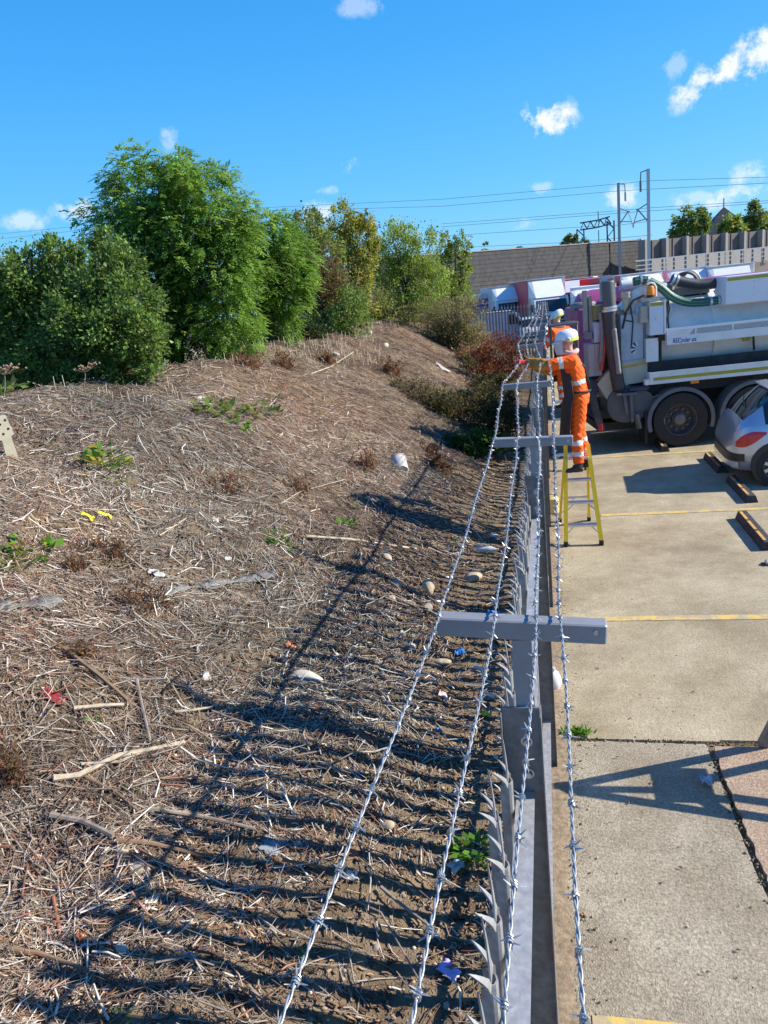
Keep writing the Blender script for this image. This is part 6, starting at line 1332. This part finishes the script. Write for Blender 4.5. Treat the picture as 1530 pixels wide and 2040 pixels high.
m = MB(); m.bx(-1.64, -1.53, .3, .7, 1.44, 2.03); m.bx(-1.525, -1.40, .3, .7, 1.44, 2.03); tp('rear_locker', m, M('grey_locker', (.38, .38, .38), .5, 0, .08, 4, dirt=(.2, .16, .12), da=.5, ds=3)); m = MB(); m.bx(-1.70, -1.42, .5, .9, 1.1, 1.42); tp('rear_frame', m, DKCH)
m = MB(); m.bx(-1.42, -1.2, .35, .7, 1.5, 2.5); tp('hose_rack', m, DKCH)
# rear bumper arm with light, step, drum, flap
m = MB(); m.bar(T(1177, 782, .1), T(1198, 858, -.02), .12, .10, (0, 1, 0)); m.bar(T(1182, 760, .3), T(1178, 790, .1), .16, .12, (0, 1, 0)); ba = tp('bumper_arm', m, M('rusty_dark_steel', (.055, .045, .042), .7, 0, .3, 6)); c = T(1195, 851, -.03); m = MB(); m.bx(c.x - .035, c.x + .035, -.10, -.081, c.z - .075, c.z + .06, .01); m.build('tail_lamp', REDL, ba)
m = MB(); m.bx(-1.55, -.6, .3, 2.3, .62, .78); m.bx(-1.45, -.7, .5, 2.2, .35, .5); tp('underride_bar', m, DKCH)
m = MB(); m.bx(-1.22, -.84, -.02, .24, 1.065, 1.11, .01); tp('step', m, GREYP); m = MB(); m.bx(-.98, -.62, -.0, .3, 1.12, 1.2, .02); tp('step_cover', m, M('dark_blue_cover', (.04, .05, .09), .6))
m = MB(); m.lathe([(0, 0), (.34, .02), (.36, .2), (.36, .5)], (-1.02, .1, .88), (0, 1, 0), 24); m.lathe([(0, 0), (.26, .02), (.28, .3)], (-.75, .08, .86), (0, 1, 0), 20); tp('outlet_drum', m, M('grey_outlet', (.10, .10, .105), .6, 0, .15, 6)); m = MB(); m.bar((-1.06, .05, 1.06), (-1.02, .05, .72), .05, .03); m.bar((-.94, .05, 1.06), (-.92, .05, .55), .05, .03); m.bar((-.92, .05, .72), (-.78, .05, .60), .04, .03); m.bar((-.86, .02, .7), (-.80, .04, .42), .1, .05); tp('outlet_lever', m, GREYP)
m = MB(); m.bx(-.70, -.655, .02, .42, .12, .72); tp('mud_flap', m, BLACK); m = MB(); m.tube([(-.62, .1, .95), (-.3, .08, 1.02), (-.2, .1, 1.1)], .02, 6); tp('air_pipe', m, GREYP, True)
# wheels and mudguards
def lorry_wheel(u, side):
    y0 = 0.0 if side < 0 else 2.46; r = .515
    m = MB(); m.lathe([(r * .56, -.30), (r * .95, -.30), (r, -.26), (r, -.04), (r * .95, -.005), (r * .80, .0), (r * .60, -.015), (r * .56, -.06)], (u, y0, r), (0, side, 0), 36); wt = tp('wheel', m, BLACK)
    m = MB(); m.lathe([(0, -.10), (r * .26, -.10), (r * .28, -.14), (r * .50, -.15), (r * .55, -.04), (r * .585, -.012), (r * .56, -.008)], (u, y0, r), (0, side, 0), 30); m.build('rim', M('dusty_rim', (.10, .095, .09), .6, .2, .2, 8) if 'dusty_rim' not in bpy.data.materials else bpy.data.materials['dusty_rim'], wt, smooth='auto')
    m = MB()
    for k in range(10): a = 2 * math.pi * k / 10; m.lathe([(.026, -.15), (.026, -.10), (.018, -.085), (0, -.085)], (u + math.cos(a) * r * .37, y0, r + math.sin(a) * r * .37), (0, side, 0), 8)
    m.lathe([(.11, -.13), (.10, -.05), (.07, -.03), (0, -.03)], (u, y0, r), (0, side, 0), 16); m.build('hub', M('dusty_hub', (.17, .16, .15), .5, .3, .15, 12) if 'dusty_hub' not in bpy.data.materials else bpy.data.materials['dusty_hub'], wt, smooth='auto')
for u in (-.05, 1.27, 5.4):
    for sd2 in (-1, 1): lorry_wheel(u, sd2)
    m = MB(); vs = []; k = 22; rr = .60
    for i in range(k + 1):
        a = R(-18 + 216 * i / k); x, z = u + rr * math.cos(a), .515 + rr * .98 * math.sin(a)
        for (q, y) in ((1, -.02), (1, .34), (1.028, .34), (1.028, -.02), (1.028, -.02)): vs.append((u + (x - u) * q, y, .515 + (z - .515) * q))
        vs[-1] = (u + (x - u) * .91, -.021, .515 + (z - .515) * .91)
    fs = []
    for i in range(k):
        b, c = i * 5, (i + 1) * 5; fs += [(b, b + 1, c + 1, c), (b + 1, b + 2, c + 2, c + 1), (b + 2, b + 3, c + 3, c + 2), (b + 3, b + 4, c + 4, c + 3)]
    m.add(vs, fs); tp('mudguard', m, GREYP)
# front: engine bulkhead and cab (out of frame to the right)
m = MB(); m.bx(6.7, 8.6, .0, 2.46, .55, 3.0, .12); cbp = tp('cab', m, WHITEC); m = MB(); m.bx(8.602, 8.62, .2, 2.26, 1.7, 2.6); m.build('windscreen', GLASS, cbp); m = MB(); m.bx(7.4, 8.3, -.012, -.002, 1.75, 2.5); m.build('side_window', GLASS, cbp)
lorry_wheel(7.7, -1); lorry_wheel(7.7, 1)

# ------------------------------------------------------------------ magenta tanker beyond
MAG = M('magenta_paint', (.36, .07, .21), .45, 0, .08, 3, dirt=(.2, .08, .12), da=.4, ds=2)
MAGL = M('pink_paint', (.55, .14, .30), .45, 0, .08, 3)
mg = thing('tanker_lorry', 'magenta tanker lorry parked behind the white tanker', 'lorry', (.72, 18.6, 0), R(6))
m = MB(); m.bx(0, .62, 0, 2.3, 1.05, 2.55, .03); m.build('rear_panel', MAG, mg)
m = MB(); m.bx(.02, .6, -.02, -.003, 1.02, 1.16); m.build('orange_band', M('orange_band', (.6, .28, .06), .5), mg)
m = MB(); m.lathe([(0, -.3), (.5, -.25), (.85, -.05), (.92, .25), (.92, 5.6), (.5, 5.9), (0, 5.95)], (.25, 1.2, 2.02), (1, 0, 0), 32); m.build('tank', MAG, mg, smooth='auto')
m = MB(); m.bx(.9, 2.3, .1, .8, 2.62, 2.95, .08); m.build('hose_tray', MAGL, mg, smooth='auto')
m = MB(); m.lathe([(.3, 0), (.3, .08), (.26, .12), (0, .12)], (.2, .5, 2.56), (0, 0, 1), 16); m.lathe([(.12, 0), (.12, .1), (0, .1)], (.35, .1, 2.35), (0, -1, 0), 14); m.build('hatch', GREYH, mg, smooth='auto')
m = MB(); m.bx(-.1, 6.2, .5, 1.9, .6, 1.0); m.build('chassis', DKCH, mg); m = MB(); m.bx(-.2, .6, .1, 2.2, .5, .62); m.build('bumper', M('pale_bumper', (.5, .5, .48), .5), mg)
for u in (1.0, 2.35, 5.6):
    for (y0, sd2) in ((.0, -1), (2.46, 1)): wheel(mg, u, y0, .51, .3, sd2, GREYP, 10)
for (x, y, z) in ((.42, -.004, 1.75), (.5, -.004, 1.45)):
    m = MB(); m.lathe([(0, .02), (.03, .015), (.03, 0)], (x, y, z), (0, -1, 0), 10); m.build('cap', BLACKP, mg)
# ------------------------------------------------------------------ lorries and vans parked in front of the long wall (they face the camera)
def lorry(label, loc, rz, boxcol, h=3.5, cabcol=WHITEC, sidecol=None, front=True, length=8, wd=2.5):
    t = thing('box_lorry', label, 'lorry', loc, rz, 'lorries parked before the long wall'); sidecol = sidecol or boxcol
    m = MB(); m.bx(-wd / 2, wd / 2, 1.7, 1.7 + length, 1.0, h, .03); m.build('cargo_box', sidecol, t)
    m = MB(); m.bx(-wd / 2 + .03, wd / 2 - .03, 1.688, 1.699, 1.03, h - .03); m.build('headboard', boxcol, t)
    m = MB(); m.bx(-wd / 2 - .02, wd / 2 + .02, 1.66, 1.7 + length, h, h + .05); m.build('roof_edge', WHITEC, t)
    if front:
        cp = [(0, .55), (-.12, .7), (-.12, 1.25), (.02, 1.45), (.28, 2.22), (.45, 2.35), (1.55, 2.35), (1.55, .55)]
        m = MB(); m.prism(cp, (-1.1, 0, 0), (0, 1, 0), (0, 0, 1), (2.2, 0, 0)); m.build('cab', cabcol, t)
        m = MB(); m.add([(-1.0, -.005, 1.46), (1.0, -.005, 1.46), (.95, .26, 2.18), (-.95, .26, 2.18), (-1.0, .03, 1.44), (1.0, .03, 1.44), (.95, .30, 2.16), (-.95, .30, 2.16)], [(0, 1, 2, 3), (7, 6, 5, 4), (1, 0, 4, 5), (2, 1, 5, 6), (3, 2, 6, 7), (0, 3, 7, 4)]); m.build('windscreen', GLASS, t)
        m = MB(); m.prism([(.3, 2.352), (1.5, 2.352), (1.5, h - .12), (1.42, h - .1)], (-.95, 0, 0), (0, 1, 0), (0, 0, 1), (1.9, 0, 0)); m.add([(-.952, .3, 2.352), (-1.2, 1.5, 2.352), (-1.2, 1.5, h - .12), (-.952, 1.42, h - .1)], [(0, 1, 2, 3)]); m.build('wind_deflector', WHITEC, t)
        m = MB(); m.bx(-1.12, 1.12, -.2, -.12, .5, .85, .02); m.bx(-.7, .7, -.135, -.121, .92, 1.2); m.build('grille', GREYP, t)
        for s in (-1, 1):
            m = MB(); m.bx(s * .9 - .14, s * .9 + .14, -.225, -.2, .6, .78); m.build('headlight', VISOR, t); m = MB(); m.bx(s * 1.28 - .07, s * 1.28 + .07, .1, .22, 1.5, 2.0, .02); m.build('mirror', BLACKP, t)
    else:
        m = MB(); m.bx(-1.2, 1.2, .3, 1.6, .6, 1.0); m.build('chassis', DKCH, t)
    for y in (.75, 1.7 + length - 1.6):
        for s in (-1, 1): wheel(t, s * wd / 2 * .96, y, .48, .3, -s, GREYP, 8, turn=R(90))
    return t
REDB = M('red_box_paint', (.50, .035, .05), .5, 0, .1, 2); GREYB = M('pale_grey_box', (.55, .55, .56), .5, 0, .05, 2); BLUEB = M('blue_curtain', (.015, .06, .28), .55, 0, .12, 2)
def fp(px, y): return float(Yp(px, 560, y)[0])
lorry('white cab box lorry left of its red box twin', (fp(1018, 56), 56, 0), R(10), WHITEC, 3.3, sidecol=GREYB)
lorry('white cab lorry with red box body, right of the other white cab', (fp(1098, 51), 51, 0), R(11), GREYB, 3.5, sidecol=REDB)
lorry('red box lorry half hidden behind magenta tanker', (fp(1146, 62), 62, 0), R(-6), REDB, 3.3, cabcol=REDB)
lorry('white lorry with dark windscreen just right of the red box', (fp(1180, 44), 44, 0), R(-4), WHITEC, 2.75)
lorry('red sided lorry with white deflector rising behind the white tanker', (fp(1300, 46), 46, 0), R(14), WHITEC, 3.18, sidecol=REDB)
lorry('white box lorry behind the hoses of the tanker', (fp(1375, 48), 48, 0), R(-6), WHITEC, 3.14)
lorry('grey box lorry at the far right behind the tanker', (fp(1462, 47), 47, 0), R(-6), GREYB, 3.08)
bl = thing('curtain_trailer', 'blue curtain sided trailer at the left beside the return fence', 'trailer', (fp(968, 60), 60, 0), R(4))
m = MB(); m.bx(-2.6, 1.05, 0, 9, .9, 2.62); m.build('curtain', BLUEB, bl); m = MB(); m.bx(-2.65, 1.1, -.03, 9, 2.62, 2.9); m.build('roof_rail', GREYB, bl); m = MB(); m.bx(-2.6, 1.05, .2, 9, .6, .88); m.build('chassis', DKCH, bl)
for k in range(2):
    m = MB(); m.prism([(0, 0), (.28, 0), (.2, .45), (.1, .45)], (-.55 + k * .55, -.02, 1.15), (1, 0, 0), (0, 0, 1), (0, .018, 0)); m.build('white_emblem', WHITEC, bl)
for x in (-2.2, .6): wheel(bl, x, .05, .48, .3, -1, GREYP, 8)
GRNP = M('green_car_paint', (.05, .35, .08), .3, 0, .05, 3, coat=.6); WCP = M('white_car_paint', (.75, .76, .8), .3, 0, .03, 3, coat=.6); REDP = M('red_car_paint', (.5, .03, .05), .3, 0, .05, 3, coat=.6); DBP = M('lilac_van_paint', (.5, .5, .62), .35, 0, .04, 3)
car('white hatchback behind the return fence beside a green one', (fp(1058, 44), 43, 0), R(95), WCP, group=None)
car('green hatchback seen through the return fence pales', (fp(1032, 47), 45, 0), R(60), GRNP)
car('red car beside the wires beyond the return fence', (fp(1084, 48), 46, 0), R(100), REDP)
vn = thing('parked_van', 'pale lilac van behind the left half of the return fence', 'van', (fp(992, 44), 44, 0), R(3))
m = MB(); m.prism([(-1.9, .3), (1.5, .3), (1.9, .5), (1.9, .95), (1.35, 1.15), (.85, 1.85), (.6, 1.95), (-1.9, 1.95)], (0, 0, 0), (1, 0, 0), (0, 0, 1), (0, 1.8, 0)); m.build('body', DBP, vn); m = MB(); m.prism([(.4, 1.2), (1.15, 1.2), (.8, 1.75), (.4, 1.75)], (0, -.008, 0), (1, 0, 0), (0, 0, 1), (0, .007, 0)); m.build('side_window', GLASS, vn)
for x in (-1.3, 1.2): wheel(vn, x, -.01, .33, .2, -1)
# ------------------------------------------------------------------ long retaining wall, elevated road, railway masts
BOARD = M('dark_timber_board', (.052, .053, .06), .85, 0, .3, 1.6, dirt=(.10, .10, .105), da=.5, ds=.7); CONCW = M('pale_precast', (.27, .26, .25), .85, 0, .1, 1.2, dirt=(.22, .2, .18), da=.4, ds=.6); PANEL = M('grey_panel', (.11, .105, .105), .85, 0, .14, .8, dirt=(.17, .16, .15), da=.4, ds=.5)
w0, w1 = G(925, 503.5, 7.4), G(1276, 478.5, 7.4)
dw = Vector((w1 - w0)); dw.z = 0; Lw = dw.length; aw = math.atan2(dw.y, dw.x)
wall = thing('retaining_wall', 'long dark boarded wall behind the parked lorries', 'wall', (w0[0], w0[1], 0), aw)
q = random.Random(4); split = Lw * .795
rows = 16; hb = 7.4 / rows
for i in range(rows):
    for (x0, x1) in ((-14, split - .08), (split + .08, Lw)):
        d = q.uniform(0, .07); m = MB(); m.bx(x0, x1, -d, .3, i * hb + .012, (i + 1) * hb - .012); m.build('board', BOARD, wall)
m = MB(); m.bx(-14, Lw, .06, .45, 0, 7.38); m.build('backing', BOARD, wall); m = MB(); m.bx(-14, Lw + .1, -.12, .45, 7.4, 7.52); m.build('coping', CONCW, wall)
m = MB(); m.bx(split - .06, split + .06, -.14, .3, 0, 7.3); m.build('downpipe', DKCH, wall); m = MB(); m.bx(Lw - .2, Lw + .25, -.25, .5, 0, 7.6); m.build('end_pier', STEEL_LT, wall)
# recessed noise barrier of bays further right
r0, r1 = G(1277, 479, 7.2), G(1545, 456, 7.2)
dr = Vector((r1 - r0)); dr.z = 0; Lr = dr.length; ar = math.atan2(dr.y, dr.x)
nb = thing('noise_barrier', 'grey panelled noise barrier with projecting piers at the right', 'wall', (r0[0], r0[1], 0), ar)
bays = 7; bl_ = Lr / bays
for i in range(bays + 3):
    m = MB(); m.bx(i * bl_ - .22, i * bl_ + .22, -.9, .3, 3.0, 7.22); m.build('pier', CONCW, nb)
    for k in range(2):
        m = MB(); m.bx(i * bl_ + .24 + k * (bl_ - .48) / 2, i * bl_ + .22 + (k + 1) * (bl_ - .48) / 2, 0 - .10 * k, .25, 3.0, 7.12); m.build('panel', PANEL, nb)
m = MB(); m.bx(-.3, bl_ * (bays + 3), -.85, -.2, 3.0, 4.75); m.build('upstand', CONCW, nb)
# parapet and railing in front of it
p0, p1 = G(1276, 541, 3.1), G(1545, 524, 3.1)
p0 = Yp(1276, 541, 84); p1 = Yp(1545, 521, 90)
dp = Vector(p1 - p0); dp.z = 0; Lp = dp.length; ap_ = math.atan2(dp.y, dp.x)
pa = thing('parapet', 'concrete parapet of the elevated road under the railing', 'parapet', (p0[0], p0[1], 0), ap_)
PAR = M('stained_parapet', (.33, .29, .24), .9, 0, .2, .9, dirt=(.14, .11, .08), da=.5, ds=.5)
m = MB(); m.bx(-1, Lp + 8, 0, .5, 0, 3.05); m.build('face', PAR, pa); m = MB(); m.bx(-1, Lp + 8, .52, 9, 2.8, 2.9); m.build('deck', CONCW, pa)
rl = thing('railing', 'grey steel railing along the elevated road', 'railing', (p0[0], p0[1], 3.05), ap_)
np_ = 12
for i in range(np_ + 5):
    m = MB(); m.bx(i * Lp / np_ - .07, i * Lp / np_ + .07, .15, .29, 0, 1.35); m.build('post', STEEL_DK, rl); m = MB(); m.bx(i * Lp / np_ - .2, i * Lp / np_ + .2, -.08, .1, -.25, .06); m.build('bracket', PAR, rl)
for z, h in ((1.28, .14), (.85, .09), (.45, .09)): m = MB(); m.bx(-.5, Lp + 7, .05, .14, z, z + h); m.build('rail', STEEL_LT, rl)
# overhead line masts
def mast(label, px, top, base_y, y, side):
    b = Yp(px, base_y, y); h = Yp(px, top, y)[2]; t = thing('railway_mast', label, 'mast', (b[0], b[1], 0), 0, 'overhead line masts'); 
    mm = MB(); mm.bx(-.16, .16, -.14, .14, 0, h); mm.build('pole', STEEL_LT if side > 0 else STEEL, t)
    mm = MB(); mm.tube([(0, 0, h - .1), (-.75 * side, 0, h - .25), (-.8 * side, 0, h - 1.2)], .07, 6); mm.tube([(-.8 * side, 0, h - 1.2), (-.8 * side, 0, h - 2.2)], .12, 6); mm.build('top_bracket', STEEL_DK, t)
    z = Yp(px, 404 if side > 0 else 414, y)[2]
    mm = MB(); mm.tube([(0, 0, z), (-1.0 * side, 0, z - .5), (-1.3 * side, 0, z - .6)], .06, 5); mm.tube([(0, 0, z - 2.0), (-1.1 * side, 0, z - .55)], .07, 5); mm.tube([(-1.1 * side, 0, z - .55), (-1.55 * side, 0, z - 1.9), (-1.6 * side, 0, z - 2.4)], .05, 5); mm.tube([(-1.5 * side, 0, z - 1.8), (-.2 * side, 0, z - 1.6)], .05, 5); mm.build('cantilever', STEEL_DK, t); return t
mast('taller bright railway mast with cantilever arm on its left', 1293, 336, 520, 92, 1); mast('shorter railway mast with cantilever arm on its right', 1234, 364, 480, 104, -1)
# far portal gantry
ga = thing('railway_gantry', 'dark lattice railway gantry rising over the long wall', 'gantry', (0, 0, 0)); c0 = Yp(1158, 484, 112); c1 = Yp(1217, 478, 112); t0 = Yp(1156, 456, 112); t1 = Yp(1216, 440, 112); ga.location = (c0[0], c0[1], 0)
o_ = np.array([c0[0], c0[1], 0])
DKST = M('dark_gantry_steel', (.05, .06, .075), .6)
def latt(a, b, wd, nm, n):
    a, b = Vector(a - o_), Vector(b - o_); m = MB(); d = (b - a).normalized(); up = Vector((0, 0, 1)) if abs(d.z) < .8 else Vector((1, 0, 0)); s = (up - d * up.dot(d)).normalized() * wd / 2
    for y in (-.4, .4):
        v = Vector((0, y, 0)); m.bar(a + s + v, b + s + v, .12, .12); m.bar(a - s + v, b - s + v, .12, .12)
        for k in range(n): p, r_ = a.lerp(b, k / n), a.lerp(b, (k + 1) / n); m.bar(p + (s if k % 2 else -s) + v, r_ + (-s if k % 2 else s) + v, .08, .08)
    m.build(nm, DKST, ga)
latt(np.array([c0[0], c0[1], 0]), t0, .9, 'leg', 10); latt(np.array([c1[0], c1[1], 0]), t1, .9, 'leg', 10); m1 = Yp(1190, 446, 112); latt(t0 + [0, 0, .3], m1, .9, 'boom', 5); latt(m1, t1 + [0, 0, .1], .9, 'boom', 4)
m = MB(); a = Yp(1192, 443, 112) - o_; m.bar(a, a + [0, 0, 1.4], .1, .1); m.bar(a - [0, 0, 1], a - [0, 0, 3.2], .1, .1); m.bar(a - [0, 0, 3], a + [1.3, 0, -2.6], .08, .08); m.build('dropper', DKST, ga)
b = thing('railway_mast', 'thin railway mast showing between the ash trees', 'mast', (0, 0, 0), 0, 'overhead line masts'); p = Yp(492, 440, 95); b.location = (p[0], p[1], 0); m = MB(); m.bx(-.15, .15, -.15, .15, 0, p[2]); m.build('pole', STEEL_LT, b)
# overhead wires
CAT = M('overhead_wire', (.26, .32, .38), .5, .3)
for (pa_, y0, y1, lb) in (([(-40, 470), (520, 414), (880, 397), (1236, 366), (1293, 360), (1560, 352)], 120, 92, 'uppermost overhead wire'), ([(-40, 480), (520, 421), (880, 411), (1236, 380), (1560, 363)], 120, 92, 'second overhead wire, just under the uppermost'), ([(880, 446), (1230, 420), (1295, 414), (1560, 398)], 110, 92, 'third overhead wire, meeting the mast arms'), ([(880, 452), (1240, 424), (1560, 402)], 110, 92, 'fourth overhead wire, close below the third'), ([(890, 470), (1160, 452), (1230, 449), (1300, 440), (1560, 424)], 112, 92, 'fifth overhead wire, by the gantry top'), ([(920, 493), (1150, 482), (1300, 468)], 112, 100, 'lowest overhead wire, just above the long wall')):
    n = len(pa_); pts = [Yp(a, b, y0 + (y1 - y0) * (a - pa_[0][0]) / (pa_[-1][0] - pa_[0][0])) for a, b in pa_]; sm = []
    for i in range(n - 1):
        for k in range(4): sm.append(pts[i] * (1 - k / 4) + pts[i + 1] * k / 4)
    sm.append(pts[-1]); c = sm[0]; m = MB(); m.tube([s - c for s in sm], .024, 5); o = m.build('overhead_wire', CAT); o.location = c; tag(o, lb + ' of the railway', 'wire', 'overhead railway wires')
# slate roofed tower and roofs behind
BRK = M('grey_brick', (.24, .2, .17), .9, 0, .15, .8); SLT = M('dark_slate', (.028, .03, .036), .7, 0, .2, 1)
Y_T = 150; a = Yp(1413, 470, Y_T); e = Yp(1413, 441, Y_T)[2]; x1 = Yp(1472, 470, Y_T)[0]; top = Yp(1441, 412, Y_T)[2]
tw = thing('tower', 'stone tower with dark pyramid roof behind the noise barrier', 'tower', (Yp(1441, 470, Y_T)[0], Y_T, 0)); hw_ = (x1 - a[0]) * .38
m = MB(); m.bx(-hw_, hw_, -hw_, hw_, 0, e); m.build('shaft', BRK, tw); m = MB(); k = hw_ * 1.04; m.add([(-k, -k, e), (k, -k, e), (k, k, e), (-k, k, e), (0, 0, top)], [(0, 1, 4), (1, 2, 4), (2, 3, 4), (3, 0, 4), (3, 2, 1, 0)]); rf_ = m.build('roof', SLT, tw); m = MB(); m.tube([(0, 0, top - .2), (0, 0, top + 1.4)], .09, 5); m.build('finial', SLT, rf_); m = MB(); m.bx(-hw_ - 1.9, -hw_ - .01, -2, 2, 0, e - .4); m.build('annex', BRK, tw)
for kx in (-.8, .8): m = MB(); m.bx(kx - .35, kx + .35, -hw_ - .04, -hw_ + .02, e - 4, e - 2); m.build('louvre', SLT, tw)
def house(label, px0, px1, ridge, eave, y):
    A, B = Yp(px0, 480, y), Yp(px1, 480, y); zr, ze = Yp((px0 + px1) / 2, ridge, y)[2], Yp((px0 + px1) / 2, eave, y)[2]; t = thing('house', label, 'house', ((A[0] + B[0]) / 2, y, 0)); k = (B[0] - A[0]) / 2
    m = MB(); m.bx(-k * .95, k * .95, 0, 8, 0, ze); m.build('wall', BRK, t); m = MB(); m.prism([(-k, ze), (k, ze), (k * .25, zr), (-k * .25, zr)], (0, -.4, 0), (1, 0, 0), (0, 0, 1), (0, 9, 0)); m.build('roof', SLT, t)
    if y > 140: m = MB(); m.bx(-.4, .4, 2, 3, zr - .3, zr + 1.0); m.build('chimney', BRK, t)
house('house with low slate roof left of the tower', 1312, 1400, 466, 482, 150); house('house roof tip just showing over the long wall', 1018, 1050, 491, 499, 130)
# trees beyond the walls
def far_tree(lb, px, y, bl, n, leaf, cols, seed, trunk_r=.2):
    x = float(Yp(px, 480, y)[0]); return make_tree('distant_tree', lb, 'tree', (x, y, 0.0), [pb(*b[:4], y) for b in bl], n, leaf, cols, seed=seed, group='trees beyond the walls', clump=.3, trunk_r=trunk_r, limbs=4)
far_tree('distant dark tree beside the low slate roof', 1375, 128, [(1372, 440, 20, 22), (1390, 442, 16, 20), (1352, 458, 14, 12), (1400, 450, 10, 24)], 5200, .42, DARK + OLV[:1], 51); far_tree('distant yellow green tree in front of the tower', 1446, 122, [(1456, 448, 15, 15), (1467, 454, 11, 12), (1442, 459, 11, 8)], 3000, .4, MIXG + YEL[:1], 52); far_tree('distant tree at the right edge above the barrier', 1502, 126, [(1500, 425, 12, 18), (1510, 445, 18, 18), (1494, 448, 12, 14)], 4200, .42, DARK + OLV[:2], 53); far_tree('distant tree cut by the right edge', 1532, 130, [(1534, 450, 12, 16)], 1400, .42, DARK, 54)
far_tree('distant small tree beside the dark gantry', 1138, 118, [(1138, 478, 9, 8), (1132, 486, 10, 6), (1160, 484, 9, 6)], 1500, .38, OLV + DARK[:1], 55, .12); far_tree('distant conifer tip over the left end of the long wall', 967, 125, [(967, 495, 4, 9), (967, 500, 6, 5)], 500, .34, DARK, 56, .1)
